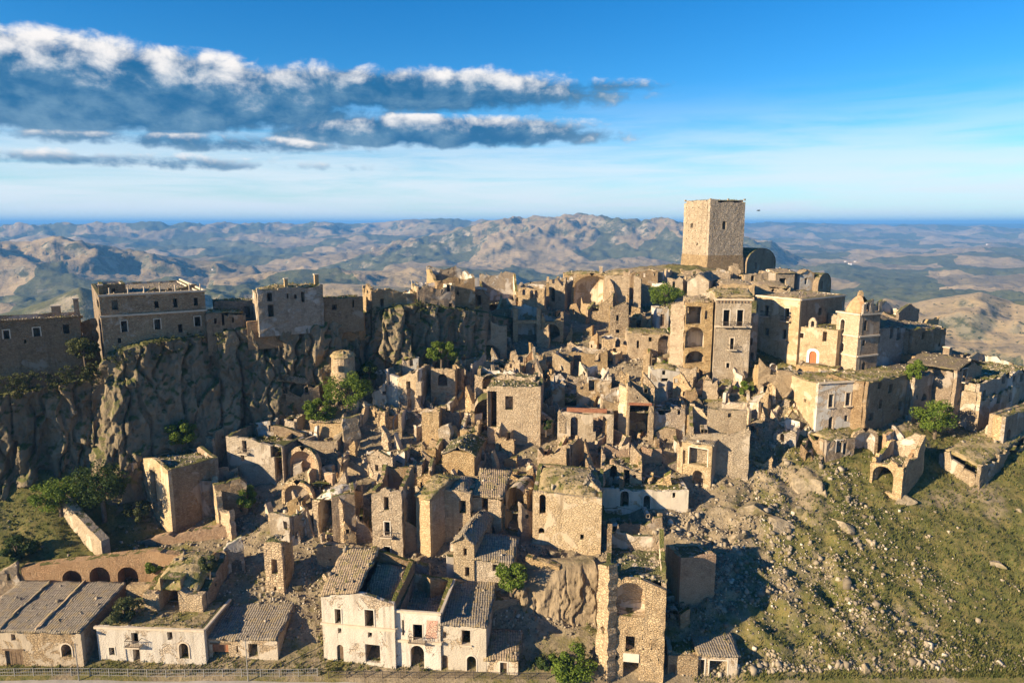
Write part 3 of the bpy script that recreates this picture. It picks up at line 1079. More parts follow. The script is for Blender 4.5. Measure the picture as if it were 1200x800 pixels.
def balcony(parent, org, W, u0, u1, v, wide=0.5, outw=0.8, rail=True):
    c = W.pt((u0 + u1) / 2, v - 0.08, outw / 2) - org
    t3, n3 = np.array([*W.t, 0]), np.array([*W.n, 0])
    half = (u1 - u0) / 2 + wide
    b = MB().box(c, t3 * half, n3 * outw / 2, (0, 0, 0.08)).build('balcony', MATS['trim_stone'], parent)
    if rail:
        r = MB()
        e = 0.03
        for s in (-1, 1):
            for zz in (0.15, 0.95):
                r.box(c + t3 * s * half * 0.97 + np.array([0, 0, zz]), n3 * outw / 2, t3 * e, (0, 0, e))
        for zz in (0.15, 0.95):
            r.box(c + n3 * outw * 0.47 + np.array([0, 0, zz]), t3 * half, n3 * e, (0, 0, e))
        k = max(4, int(half * 2 / 0.22))
        for i in range(k + 1):
            r.box(c + n3 * outw * 0.47 + t3 * half * (2 * i / k - 1) + np.array([0, 0, 0.55]), t3 * 0.015, n3 * 0.015, (0, 0, 0.42))
        r.build('railing', MATS['iron'], b)


def openings(parent, org, W, specs, inside):
    """specs in picture columns and rows: (x0, y0, x1, y1, flags, depth)"""
    polys = []
    for s in specs:
        fl = s[4] if len(s) > 4 else ''
        a, b = W.uv((s[0] + 0.0), s[3]), W.uv(s[2], s[1])
        a2, b2 = W.uv(s[0], s[1]), W.uv(s[2], s[3])
        if None in (a, b, a2, b2):
            continue
        u0, u1 = sorted(((a[0] + a2[0]) / 2, (b[0] + b2[0]) / 2))
        v0, v1 = (a[1] + b2[1]) / 2, (b[1] + a2[1]) / 2
        if u1 < 0.25 or u0 > W.L - 0.25:
            continue
        u0, u1 = max(u0, 0.12), min(u1, W.L - 0.12)
        if u1 - u0 < 0.15:
            continue
        P = hole_poly(u0, v0, u1, v1, 'a' in fl)
        polys.append(P)
        if 'w' in fl:
            ring_part('door_surround' if ('D' in fl or 'd' in fl) else 'window_surround', parent, org, W, P, 0.45 if 'D' in fl else 0.13, 0.05, 'white_paint' if 'D' in fl else 'limewash')
        elif 'f' in fl:
            ring_part('window_surround', parent, org, W, P, 0.16, 0.06, 'trim_stone')
        t3, n3 = np.array([*W.t, 0]), np.array([*W.n, 0])
        if 's' in fl:
            MB().box(W.pt((u0 + u1) / 2, v0 - 0.06, 0.06) - org, t3 * ((u1 - u0) / 2 + 0.2), n3 * 0.14, (0, 0, 0.07)).build('sill', MATS['trim_stone'], parent)
        if 'l' in fl:
            MB().box(W.pt((u0 + u1) / 2, v1 + 0.12, -0.1) - org, t3 * ((u1 - u0) / 2 + 0.25), n3 * 0.16, (0, 0, 0.11)).build('lintel', MATS['old_wood'], parent)
        if 'b' in fl or 'B' in fl:
            balcony(parent, org, W, u0, u1, v0, rail='b' in fl, wide=0.45 if 'b' in fl else 0.3, outw=0.75 if 'b' in fl else 0.45)
        if 'd' in fl or 'D' in fl or 'R' in fl:
            m = 'red_door' if 'D' in fl else ('rust_shutter' if 'R' in fl else 'old_wood')
            vv0 = v0 + (v1 - v0) * (0.45 if 'R' in fl else 0.0)
            Q = hole_poly(u0, vv0, u1, v1, 'a' in fl)
            n = len(Q)
            vs = [W.pt(u, v, -0.22) - org for u, v in Q] + [W.pt(u, v, -0.3) - org for u, v in Q]
            dr = MB().add(vs, [tuple(range(n)), tuple(range(n, 2 * n))[::-1]] + [(i, (i + 1) % n, n + (i + 1) % n, n + i) for i in range(n)]).build('shutter' if 'R' in fl else 'door', MATS[m], parent)
            bt = MB()
            for k in range(1, 4):
                bt.box(W.pt(u0 + (u1 - u0) * k / 4, (vv0 + v1) / 2, -0.21) - org, t3 * 0.02, n3 * 0.015, (0, 0, (v1 - vv0) * 0.36))
            bt.build('batten', MATS['old_wood'], dr)
        if 'v' in fl or 'n' in fl or 'k' in fl:
            dep = s[5] if len(s) > 5 else (3.6 if 'v' in fl else (0.55 if 'n' in fl else 2.6))
            alcove({'v': 'vault', 'n': 'niche', 'k': 'room'}['v' if 'v' in fl else ('n' if 'n' in fl else 'k')], parent, org, W, P, W.th + dep, inside)
    return polys


SURF = []          # tops of roofs and rubble fills, for loose stones and weeds


def bumpy(parent, name, org, corners, zs, mat, rng, rough=0.15, dome=0.0, res=0.7, thick=0.0, kind=None):
    """uneven sheet over a four-cornered plan (FL, FR, BR, BL) with corner heights"""
    C = [np.array(c, float) for c in corners]
    w = max(np.linalg.norm(C[1] - C[0]), np.linalg.norm(C[2] - C[3]))
    d = max(np.linalg.norm(C[3] - C[0]), np.linalg.norm(C[2] - C[1]))
    nu, nv = max(3, int(w / res) + 1), max(3, int(d / res) + 1)
    U, V = np.meshgrid(np.linspace(0, 1, nu), np.linspace(0, 1, nv))
    W4 = [(1 - U) * (1 - V), U * (1 - V), U * V, (1 - U) * V]
    XY = sum(q[..., None] * c for q, c in zip(W4, C))
    Z = sum(q * z for q, z in zip(W4, zs))
    sd_ = rng.randint(0, 999)
    Z = Z + rough * (fbm(XY[..., 0] / 1.6, XY[..., 1] / 1.6, oct=3, seed=sd_) + 0.5 * fbm(XY[..., 0] / 0.5, XY[..., 1] / 0.5, oct=2, seed=sd_ + 5))
    Z = Z + dome * np.sqrt(np.clip(1 - (2 * U - 1) ** 2, 0, 1)) * np.clip(1 - (2 * V - 1) ** 4, 0, 1)
    XY = XY + 0.22 * np.stack([vnoise(XY[..., 0] * 1.9, XY[..., 1] * 1.9, seed=sd_ + 1), vnoise(XY[..., 0] * 1.9, XY[..., 1] * 1.9, seed=sd_ + 2)], -1)
    Pt = np.concatenate([XY, Z[..., None]], -1).reshape(-1, 3)
    if SURF is not None:
        SURF.append((mat, Pt.reshape(nv, nu, 3).copy()))
    Pt = Pt - np.asarray(org)
    F = grid_faces(nv, nu)
    if thick > 0:
        n = len(Pt)
        Pb = Pt - np.array([0, 0, thick])
        ed = [i for i in range(nu)] + [r * nu + nu - 1 for r in range(1, nv)] + [(nv - 1) * nu + i for i in range(nu - 2, -1, -1)] + [r * nu for r in range(nv - 2, 0, -1)]
        sidef = np.array([(ed[(i + 1) % len(ed)], ed[i], ed[i] + n, ed[(i + 1) % len(ed)] + n) for i in range(len(ed))])
        F = np.concatenate([F, F[:, ::-1] + n, sidef])
        Pt = np.concatenate([Pt, Pb])
    o = link(name, np_mesh(name, Pt, F), MATS[mat], parent)
    if kind: o['kind'] = kind
    return o


SEED = [100]
BUILT = []
RECT = []            # front rectangles, to keep later pieces from hiding them


def house(name, label, f, yaw=0.0, d=6.0, xd=None, Y=None, mat='sandstone', side=None, inside='white_inside', holes=(), rholes=(), lholes=(), bholes=(),
          roof=None, rmat='roof_tiles', fill=None, fmat='rubble_stone', tops=(1, 1, 1, 1), rag=0.5, walls='FRBL', gable=0.0, t=0.55, foot=3.0, cat='house', group=GROUP,
          rise=0.0, dome=0.0, cornice=None, extra=None):
    """f = (left column, right column, base row, top row) of the front wall; yaw 0 faces the camera's side, negative turns it to the left (sunward)"""
    SEED[0] += 1
    rng = random.Random(SEED[0])
    xl, xr, yb, yt = f
    if group == GROUP and 400 < xl < 900 and not any(w in label for w in ('roof', 'grassy', 'flat', 'dome', 'hut')) and ((name == 'ruined_house' and roof in ('flat', 'mound') and rng.random() < .75) or (name == 'stone_house' and roof == 'mound' and rng.random() < .6)):      # most have lost their roofs
        roof, fill, rag = None, rng.uniform(.35, .7), max(rag, .55)
        tops = tuple(q * rng.uniform(.8, 1.12) for q in tops[:2]) + tuple(q * rng.uniform(.7, 1.15) for q in tops[2:])
    xm = (xl + xr) / 2
    Yh = hit(xm, yb)[1]
    Y = Yh if Y is None else (Yh + .2 if Y > Yh + .6 else Y)
    P = at(xm, yb, Y)
    a = rad(yaw)
    tdir, n = np.array([math.cos(a), math.sin(a)]), np.array([math.sin(a), -math.cos(a)])

    def along(P0, dr, px, z):
        # s with projected column px for P0 + s*dr at height z
        k = (px - 600) / FOC
        dp0 = P0[1] * CP + (CZ - z) * SP
        return (k * dp0 - P0[0]) / (dr[0] - k * dr[1] * CP)

    sl, sr = along(P, tdir, xl, P[2]), along(P, tdir, xr, P[2])
    A, B = P[:2] + tdir * sl, P[:2] + tdir * sr
    dy = ray(xm, yt)
    h = CZ + dy[2] / dy[1] * P[1] - P[2]
    if xd is not None:
        right = xd > xm
        d = abs(along(np.array([*(B if right else A), 0]), -n, xd, P[2]))
        d = min(max(d, 1.5), 30)
    C, D = B - n * d, A - n * d
    z0 = P[2] - foot
    org = np.array([*((A + B + C + D) / 4), P[2]])
    root = empty(name, org)
    tag(root, label, cat, group, 'thing')
    hs = [P[2] + h * q for q in tops]
    side = side or mat
    L = np.linalg.norm(B - A)
    out = {}
    specs = {'F': (A, B, hs[0], hs[1], holes, mat, gable), 'R': (B - n * t, C + n * t, hs[1], hs[2], rholes, side, 0), 'B': (C, D, hs[2], hs[3], bholes, side, gable), 'L': (D + n * t, A - n * t, hs[3], hs[0], lholes, side, 0)}
    for k in walls:
        a0, b0, h0, h1, hl, m, g = specs[k]
        if np.linalg.norm(b0 - a0) < 0.4:
            continue
        W = Wall(a0, b0, z0, t)
        polys = openings(root, org, W, hl, inside)
        rr_ = rag
        top = ragged(W.L, h0, h1, rr_, rng, g)
        wall_part('wall', root, org, W, top, polys, (m, inside), rng, rough=0.03 if rr_ < .3 else (.035 if cat == 'tower' else .085), jag=(.45 if walls == 'F' else .16) if rr_ >= .3 else 0, breach=rng.choice((0, 1, 2)) if rr_ >= .3 else 0)
        out[k] = W
    # inner corners of the plan
    inn = [A + (tdir - n) * t * 0.9, B + (-tdir - n) * t * 0.9, C + (-tdir + n) * t * 0.9, D + (tdir + n) * t * 0.9]
    over = 0.25
    ov = [A + (-tdir + n) * over, B + (tdir + n) * over, C + (tdir - n) * over, D + (-tdir - n) * over]
    if roof == 'flat':
        bumpy(root, 'roof', org, inn, [q - 0.35 for q in hs], rmat, rng, 0.2, thick=0.25)
    elif roof == 'mound':
        bumpy(root, 'roof', org, inn, [q - 0.45 for q in hs], rmat, rng, 0.3, dome=dome or 0.9, thick=0.3, res=0.55)
    elif roof == 'shed':
        bumpy(root, 'roof', org, ov, [hs[0] + 0.12, hs[1] + 0.12, hs[2] + 0.12 + rise, hs[3] + 0.12 + rise], rmat, rng, 0.16, thick=0.22, res=0.55)
    elif roof == 'gable':           # ridge runs from front to back
        mf, mb_ = (ov[0] + ov[1]) / 2, (ov[2] + ov[3]) / 2
        g = gable * (1 + 2 * over / L)
        zf, zb = (hs[0] + hs[1]) / 2, (hs[2] + hs[3]) / 2
        bumpy(root, 'roof', org, [ov[0], mf, mb_, ov[3]], [hs[0] - 0.05, zf + g + 0.1, zb + g + 0.1, hs[3] - 0.05], rmat, rng, 0.16, thick=0.2, res=0.55)
        bumpy(root, 'roof', org, [mf, ov[1], ov[2], mb_], [zf + g + 0.1, hs[1] - 0.05, hs[2] - 0.05, zb + g + 0.1], rmat, rng, 0.16, thick=0.2, res=0.55)
    elif roof == 'ridge':           # ridge runs along the front
        ml, mr = (ov[0] + ov[3]) / 2, (ov[1] + ov[2]) / 2
        zl, zr = (hs[0] + hs[3]) / 2 + rise, (hs[1] + hs[2]) / 2 + rise
        bumpy(root, 'roof', org, [ov[0], ov[1], mr, ml], [hs[0], hs[1], zr + 0.1, zl + 0.1], rmat, rng, 0.16, thick=0.2, res=0.55)
        bumpy(root, 'roof', org, [ml, mr, ov[2], ov[3]], [zl + 0.1, zr + 0.1, hs[2], hs[3]], rmat, rng, 0.16, thick=0.2, res=0.55)
        for k, (p, q, za, zb, zm) in {'L': (D, A, hs[3], hs[0], zl), 'R': (B, C, hs[1], hs[2], zr)}.items():
            W = Wall(p, q, min(za, zb) - 0.5, t * 0.9)
            wall_part('gable_wall', root, org, W, [(0.02, za - 0.05), (W.L / 2, zm), (W.L - 0.02, zb - 0.05)], [], (side, inside), rng)
    if fill is not None:
        ff = fill if isinstance(fill, tuple) else (fill,) * 4
        bumpy(root, 'rubble_fill', org, inn, [P[2] + h * q for q in ff], fmat, rng, 0.55, res=0.5)
    t3, n3 = np.array([*tdir, 0]), np.array([*n, 0])
    if cornice:
        for q in cornice:           # rows in the picture
            uv = Wall(A, B, z0, t).uv(xm, q)
            MB().box(np.array([*((A + B) / 2 + n * 0.1), uv[1]]) - org, t3 * (L / 2 + 0.15), n3 * 0.16, (0, 0, 0.14)).build('cornice', MATS['trim_stone'], root)
            if 'R' in walls:
                MB().box(np.array([*((B + C) / 2 + tdir * 0.1), uv[1]]) - org, n3 * (d / 2), t3 * 0.16, (0, 0, 0.137)).build('cornice', MATS['trim_stone'], root)
    BUILT.append(root)
    RECT.append((xl, xr, yb, yt, P[1]))
    inf = dict(root=root, org=org, A=A, B=B, C=C, D=D, h=h, z=P[2], t=tdir, n=n, hs=hs, W=out, rng=rng, inn=inn)
    if extra:
        extra(inf)
    return inf


def stub(label, f, yaw=0.0, Y=None, mat='sandstone_rough', tops=(1, 0.7), t=0.8, rag=0.7, holes=(), inside=None, name='ruined_wall', foot=3.0, gable=0):
    return house(name, label, f, yaw, d=1.0, Y=Y, mat=mat, inside=inside or mat, tops=(tops[0], tops[1], 1, 1), rag=rag, walls='F', t=t, holes=holes, cat='wall', group='free-standing broken walls', foot=foot, gable=gable)


def apse(label, px, pb, w_px, h_px, yaw=0.0, Y=None, mat='sandstone_rough', inside='plastered', name='ruined_vault', depth_f=0.8, lean=0.75, broken=0.0):
    """half-domed recess, open to the front: curved wall, semi-dome, thick broken rim"""
    SEED[0] += 1
    rng = random.Random(SEED[0])
    P = at(px, pb, Y) if Y else hit(px, pb)
    k = mpp(P)
    R, H = w_px * k / 2, h_px * k
    a = rad(yaw)
    tdir, n = np.array([math.cos(a), math.sin(a)]), np.array([math.sin(a), -math.cos(a)])
    root = empty(name, P)
    tag(root, label, 'vault', GROUP, 'thing')
    spr = max(0.5, H - R * lean)
    na, nh = 18, 12
    th = 0.55

    def shell(off):
        rows = []
        for j in range(nh + 1):
            v = j / nh
            if v < 0.5:
                z, rr = -2.5 + (spr + 2.5) * v / 0.5, 1.0
            else:
                e = (v - 0.5) / 0.5 * math.pi / 2 * 0.98
                z, rr = spr + math.sin(e) * (H - spr + off), math.cos(e)
            for i in range(na + 1):
                g = math.pi * i / na
                x = -math.cos(g) * (R * rr + off)
                y = math.sin(g) * (R * rr * depth_f + off)
                q = tdir * x - n * y
                rows.append((q[0], q[1], z))
        return rows

    vi = shell(0.0)
    vo = shell(th)
    N = len(vi)
    jit = [rng.uniform(-0.07, 0.07) for _ in range(N)]
    vo = [(x, y, z + 2 * jj) for (x, y, z), jj in zip(vo, jit)]
    F = grid_faces(nh + 1, na + 1).tolist()
    drop = set()
    if broken > 0:
        for r in range(nh):
            for c in range(na):
                if r > nh * 0.55 and c > na * (1 - broken) - rng.random() * 2 + (nh - r) * 0.3:
                    drop.add(r * na + c)
    F = [q for i, q in enumerate(F) if i not in drop]
    inner = MB().add(vi, F)
    inner.build('inner_shell', MATS[inside], root)
    mo = MB().add(vo, [q[::-1] for q in F])
    # rim
    for r in range(nh):
        for c in (0, na):
            p, q = r * (na + 1) + c, (r + 1) * (na + 1) + c
            mo.add([vi[p], vi[q], vo[q], vo[p]], [(0, 1, 2, 3)])
    mo.build('outer_shell', MATS[mat], root)
    BUILT.append(root)
    return root


def box_part(inf, name, c, half_t, half_n, half_z, mat):
    t3, n3 = np.array([*inf['t'], 0]), np.array([*inf['n'], 0])
    return MB().box(np.asarray(c) - inf['org'], t3 * half_t, n3 * half_n, (0, 0, half_z)).build(name, MATS[mat], inf['root'])


def chimney(inf, fu, fv, hh=1.3, w=0.45, mat='sandstone', z=None):
    p = (1 - fu) * (1 - fv) * inf['A'] + fu * (1 - fv) * inf['B'] + fu * fv * inf['C'] + (1 - fu) * fv * inf['D']
    zz = (z if z is not None else max(inf['hs']))
    c = box_part(inf, 'chimney', np.array([*p, zz + hh / 2 - 0.4]), w, w, hh / 2 + 0.4, mat)
    t3, n3 = np.array([*inf['t'], 0]), np.array([*inf['n'], 0])
    MB().box(np.array([*p, zz + hh + 0.05]) - inf['org'], t3 * (w + 0.1), n3 * (w + 0.1), (0, 0, 0.08)).build('cap', MATS['trim_stone'], c)
# ------------------------------------------------------------------ the keep on the summit
def keep():
    def more(i):
        for fu, fv in ((0.02, 0.02), (0.98, 0.02), (0.98, 0.98), (0.02, 0.98), (0.5, 0.0), (1.0, 0.5)):
            p = (1 - fu) * (1 - fv) * i['A'] + fu * (1 - fv) * i['B'] + fu * fv * i['C'] + (1 - fu) * fv * i['D']
            box_part(i, 'corbel', np.array([*p, max(i['hs']) - 0.2]), 0.22, 0.22, 0.25, 'tower_stone')
        # battered foot
        A, B, C, D = [q + (q - i['org'][:2]) / np.linalg.norm(q - i['org'][:2]) * 0.5 for q in (i['A'], i['B'], i['C'], i['D'])]
        A2, B2, C2, D2 = [q + (q - i['org'][:2]) / np.linalg.norm(q - i['org'][:2]) * 0.08 for q in (i['A'], i['B'], i['C'], i['D'])]
        z = i['z']
        vs = [np.array([*q, z - 3]) - i['org'] for q in (A, B, C, D)] + [np.array([*q, z + 2.2]) - i['org'] for q in (A2, B2, C2, D2)]
        MB().add(vs, [(0, 1, 5, 4), (1, 2, 6, 5), (2, 3, 7, 6), (3, 0, 4, 7)]).build('battered_foot', MATS['sandstone_rough'], i['root'])
    house('square_tower', 'tall square stone keep standing alone on the summit', (829, 870, 308, 233), yaw=17, xd=799, Y=203, mat='tower_stone', inside='tower_stone', t=1.2, rag=0.3, walls='FRBL',
          holes=[(846.4, 259, 851, 268.5, 'ak')] + [(833 + 8 * i + (j % 2) * 4, 241 + 9 * j, 833.9 + 8 * i + (j % 2) * 4, 242 + 9 * j, 'n', .3) for i in range(5) for j in range(7) if not (i in (1, 2) and j in (1, 2, 3))], lholes=[(809, 262, 812, 267, 'k')] + [(804 + 7 * i + (j % 2) * 3, 243 + 9 * j, 804.8 + 7 * i + (j % 2) * 3, 244 + 9 * j, 'n', .3) for i in range(4) for j in range(7)], roof='flat', rmat='roof_grass', cat='tower', group=None, extra=more)


keep()
H = house
# ------------------------------------------------------------------ summit beside the keep
def barrel(label, xl, xr, yb, yt, Y, yaw, mat='brown_masonry', ln=9):
    """barrel-roofed chapel: end wall with rounded top, vault running back"""
    SEED[0] += 1
    rng = random.Random(SEED[0])
    P = at((xl + xr) / 2, yb, Y)
    k = mpp(P)
    w, hh = (xr - xl) * k / math.cos(rad(yaw)) / 2, (yb - yt) * k
    a = rad(yaw)
    t, n = np.array([math.cos(a), math.sin(a)]), np.array([math.sin(a), -math.cos(a)])
    root = empty('vaulted_chapel', P)
    tag(root, label, 'chapel', GROUP, 'thing')
    prof = [(-w, -3), (-w, hh * 0.25)] + [(-w * math.cos(q), hh * 0.25 + hh * 0.75 * math.sin(q)) for q in np.linspace(0.15, math.pi - 0.15, 11)] + [(w, hh * 0.25), (w, -3)]
    vs = [(*(t * u - n * s), v) for s in (0, ln) for u, v in prof]
    m = len(prof)
    MB().add(vs[:m], [tuple(range(m))]).build('wall', MATS[mat], root)
    MB().add(vs[m:], [tuple(range(m))[::-1]]).build('wall', MATS[mat], root)
    vs2 = [(*(t * u * 1.02 - n * s), v + 0.06 if v > 0 else v) for s in (-0.15, ln + 0.1) for u, v in prof]
    MB().add(vs2, [(i, i + 1, m + i + 1, m + i) for i in range(m - 1)]).build('roof', MATS['brown_masonry'], root)
    MB().box((*(n * 0.03 - t * w * 0.35), 1.0), (*(t * 0.45), 0), (*(n * 0.04), 0), (0, 0, 1.0)).build('door', MATS['old_wood'], root)
    return root


barrel('dark round-backed vault ruin close beside the square keep', 869, 914, 315, 291, 209, 36)
barrel('low dark domed ruin behind the small white house', 953, 978, 338, 320, 182, 42, ln=6)
H('stone_house', 'small pale gabled house with one slit window below the keep', (936, 953, 340, 321), 14, xd=930, Y=180, mat='blue_wash', gable=1.0, rag=0, roof='gable', rmat='roof_tiles', holes=[(943, 326, 946, 333, 'k')])
H('stone_house', 'low shaded house with dark doorway next to the pale gabled one', (908, 930, 340, 320), 12, xd=899, Y=178, mat='grey_masonry', rag=0, roof='shed', rise=0.8, holes=[(913, 326, 921, 339, 'k')])
H('ruined_house', 'tile-heaped broken house just under the keep', (872, 905, 335, 317), 5, d=7, Y=190, mat='sandstone', roof='mound', rmat='roof_tiles', rag=.4, holes=[(880, 323, 884, 330, 'k')])
H('ruined_house', 'small roofless cube with a corner pillar in front of the keep', (856, 868, 320, 310), -10, d=5, Y=194, rag=.5, tops=(1, .7, .6, .9), fill=.3)
stub('short square pillar of stone standing before the keep', (859, 865, 321, 308), -10, Y=190, tops=(1, .9), rag=.15, t=1.2)
H('ruined_house', 'long low ruin at the foot of the keep with rubble inside', (800, 856, 326, 314), -6, d=6, Y=192, mat='sandstone_rough', tops=(1, .8, .9, 1), fill=.3, rag=.5, holes=[(812, 318, 816, 325)])
H('stone_house', 'pale gable end with dark lean-to roof below the keep', (805, 830, 346, 329), -28, xd=842, Y=168, mat='limestone', gable=1.6, rag=0, roof='gable', rmat='roof_grey', rholes=[(833, 337, 838, 346, 'k')])
H('ruined_house', 'wide house with collapsed tile roof and rubble strips near the summit', (842, 884, 352, 331), -4, d=12, Y=166, mat='sandstone', rag=.4, roof='mound', rmat='roof_tiles', dome=.6)
H('ruined_house', 'low broken house with slumped roof right under the square keep', (884, 926, 348, 333), -6, d=9, Y=172, mat='sandstone', rag=.6, roof='mound', rmat='roof_tiles', dome=.7, tops=(1, .9, 1.1, 1.1))
H('ruined_house', 'sunlit ruin with open top west of the keep', (770, 800, 345, 316), -22, xd=812, Y=176, rag=.7, tops=(1, .75, .7, .9), fill=.4, holes=[(776, 322, 779, 328), (788, 330, 791, 337)])
H('ruined_house', 'tall blank wall house with one small hole above the green tree', (738, 770, 350, 314), 4, d=8, Y=176, mat='brown_masonry', rag=.5, tops=(.95, 1, 1, .9), fill=.6, holes=[(754, 320, 757, 325)])
H('ruined_house', 'long low skyline ruin with grassy top', (706, 744, 336, 318), -8, d=8, Y=184, mat='sandstone_rough', rag=.5, tops=(.9, 1, 1, .8), roof='mound', rmat='roof_grass', dome=.6)

# ------------------------------------------------------------------ upper skyline, from the cliff eastwards
H('ruined_palace', 'long two-storey palace on the cliff edge with pergola posts on its terrace', (122, 244, 405, 345), 33, xd=112, Y=111.5, mat='brown_masonry', rag=0, roof='flat', rmat='roof_grey', foot=4, cat='palace', group=None,
  holes=[(131, 352, 138, 363, 'k'), (181, 353, 186, 361, 'k'), (203, 350, 208, 360, 'k'), (227, 349, 232, 358, 'k'), (142, 376, 149, 389, 'fk'), (181, 374, 188, 386, 'fk'), (228, 371, 235, 382, 'fk'), (209, 380, 214, 390, 'k'), (138, 396, 142, 402, 'k')],
  lholes=[(114, 352, 116, 360, 'k')], cornice=[343.5, 367],
  extra=lambda i: ([chimney(i, .03, .1, 1.6, .3)] + [MB().tube([np.array([*(i['A'] + (i['B'] - i['A']) * u - i['n'] * 1.0), max(i['hs'])]) - i['org'], np.array([*(i['A'] + (i['B'] - i['A']) * u - i['n'] * 1.0), max(i['hs']) + 1.3]) - i['org']], [.1, .1], 6).build('terrace_post', MATS['trim_stone'], i['root']) for u in (.1, .27, .42, .57, .72, .86, .97)]))
H('stone_house', 'square plain block rising from the palace terrace', (118, 148, 346, 333), 33, d=7, Y=117, mat='brown_masonry', rag=0, roof='flat', rmat='roof_grey', holes=[(131, 338, 135, 344, 'k')])
stub('heaped rubble wall along the back of the palace terrace', (150, 240, 350, 331), 33, Y=121, mat='brown_masonry', tops=(.7, 1), rag=.6)
H('ruined_wall', 'lower continuation of the palace front with small scattered openings', (243, 290, 394, 362), 33, d=5, Y=116.5, mat='brown_masonry', rag=.35, roof='flat', rmat='roof_grass', tops=(1, .93, .93, 1), holes=[(251, 373, 254, 379, 'k'), (260, 368, 263, 381, 'k'), (272, 372, 274, 378, 'k'), (262, 385, 267, 390, 'k')], cat='wall')
H('stone_house', 'long low house with three small windows at the cliff edge', (-30, 98, 424, 374), 31, d=8, Y=104, mat='brown_masonry', rag=.12, roof='shed', rmat='roof_tiles', rise=-1.2, foot=6,
  holes=[(4, 387, 11, 397, 'fk'), (39, 384, 47, 394, 'fk'), (74, 380, 81, 391, 'k'), (28, 398, 31, 402, 'k')], extra=lambda i: (chimney(i, .78, .3, 1.5, .6, 'orange_brick'), chimney(i, .98, .15, 2.6, .35)))
stub('shaded joining wall between the low house and the palace', (97, 118, 420, 372), 25, Y=110, mat='brown_masonry', tops=(.95, 1), rag=.3)
H('ruined_house', 'broken two-storey house with white plaster patch on the cliff edge', (303, 380, 372, 335), 32, xd=297, Y=120, mat='grey_masonry', rag=.5, tops=(1, 1.05, 1, 1), roof='mound', rmat='roof_grass', dome=.5,
  holes=[(313, 343, 319, 353, 'k'), (336, 344, 338, 350, 'k'), (353, 342, 357, 354, 'k'), (314, 357, 321, 371, 'k'), (345, 345, 348, 350, 'k')], extra=lambda i: (chimney(i, .45, .2, .9, .3), chimney(i, .93, .3, 1.4, .35)))
H('ruined_house', 'low roofless ruin between the palace and the white-patched house', (252, 302, 378, 349), 25, d=6, Y=121, mat='brown_masonry', rag=.3, tops=(1, .95, .9, .9), roof='flat', rmat='roof_grass', holes=[(286, 359, 293, 372, 'k')])
H('ruined_wall', 'low shaded yard wall with two doorways on the cliff edge', (380, 426, 370, 348), 24, d=5, Y=125, mat='brown_masonry', rag=.25, roof='flat', rmat='roof_grass', holes=[(389, 357, 395, 363, 'k'), (413, 351, 415, 360, 'k')], cat='wall')
stub('orange retaining wall along the cliff edge below the white-patched house', (290, 344, 388, 373), 27, Y=118.8, mat='orange_brick', tops=(1, 1.05), rag=.15)
stub('brown retaining wall stepping up towards the gabled skyline house', (345, 428, 382, 366), 27, Y=124.6, mat='orange_brick', tops=(.85, 1), rag=.2)
H('stone_house', 'gabled stone house perched on the rock with sunlit narrow end', (436, 488, 365, 333), 27, xd=425, Y=130.5, mat='brown_masonry', side='sandstone', rag=.15, roof='mound', rmat='roof_grass', dome=.7, foot=4,
  holes=[(446, 350, 450, 360, 'k')], lholes=[(429, 348, 431, 359, 'k')])
H('ruined_palace', 'tall blank-walled ruin with three dark windows on the skyline rock', (490, 534, 392, 329), 20, xd=483, Y=133.5, mat='brown_masonry', side='sandstone', rag=.5, tops=(.95, 1, 1, 1), fill=.75, foot=5, cat='palace',
  holes=[(504, 337, 508, 343), (524, 334, 528, 342, 'k'), (526, 355, 530, 361, 'k')])
H('ruined_house', 'gable fragment house with grass-grown top on the skyline', (512, 557, 360, 321), 16, xd=500, Y=138, mat='brown_masonry', side='sandstone', rag=.6, tops=(1.05, .9, 1, 1.05), roof='mound', rmat='roof_grass', dome=.7, holes=[])
H('ruined_house', 'windowless sunlit-edged ruin at the rock end with one black doorway', (534, 574, 362, 330), 14, xd=531, Y=141, mat='brown_masonry', rag=.7, tops=(1, .7, .8, 1), fill=.5, holes=[(559, 346, 564, 357, 'k')])
H('ruined_house', 'roofless shell with peeling white inner walls on the skyline', (564, 608, 358, 334), 6, d=8, Y=160, mat='sandstone_rough', rag=.6, tops=(.9, .35, 1.6, 1.5), fill=.05, walls='LBR', holes=[], inside='white_inside')
H('ruined_house', 'low front with three arched windows on the upper terrace', (607, 638, 354, 333), -8, d=5, Y=160, rag=.35, tops=(1, .9, .9, 1.1), fill=.1, holes=[(612, 339, 615.5, 346, 'a'), (621, 340, 625, 349, 'a'), (626.5, 340, 630, 349, 'a')])
H('ruined_house', 'narrow ruin with pointed arched doorway high on the slope', (643, 662, 357, 324), -18, xd=672, Y=165, rag=.5, tops=(.9, 1, .95, 1), fill=.2, holes=[(645.5, 337, 650.5, 353, 'ak'), (647, 326, 650, 332)])
H('ruined_house', 'dark gap house with slanted broken top on the skyline', (640, 675, 342, 322), -5, d=6, Y=176, mat='sandstone', rag=.6, tops=(.6, 1, 1, .7), roof='mound', rmat='roof_grass', dome=.5)
apse('tall sunlit half-dome shell of a ruined church', 693, 356, 42, 33, -12, Y=165, inside='plastered', depth_f=.7, lean=.8, broken=.2)
stub('thick curved stump of church wall hugging the half-dome', (712, 722, 362, 322), -25, Y=160, tops=(1, .5), rag=.9, t=1.3)
H('ruined_house', 'upright wall with tall white-framed window beside the half-dome', (708, 737, 352, 322), -4, d=5, Y=161, mat='sandstone', rag=.25, tops=(1, 1, .8, .8), fill=.3, holes=[(717, 331, 721, 345, 'f'), (735, 345, 738, 349)])
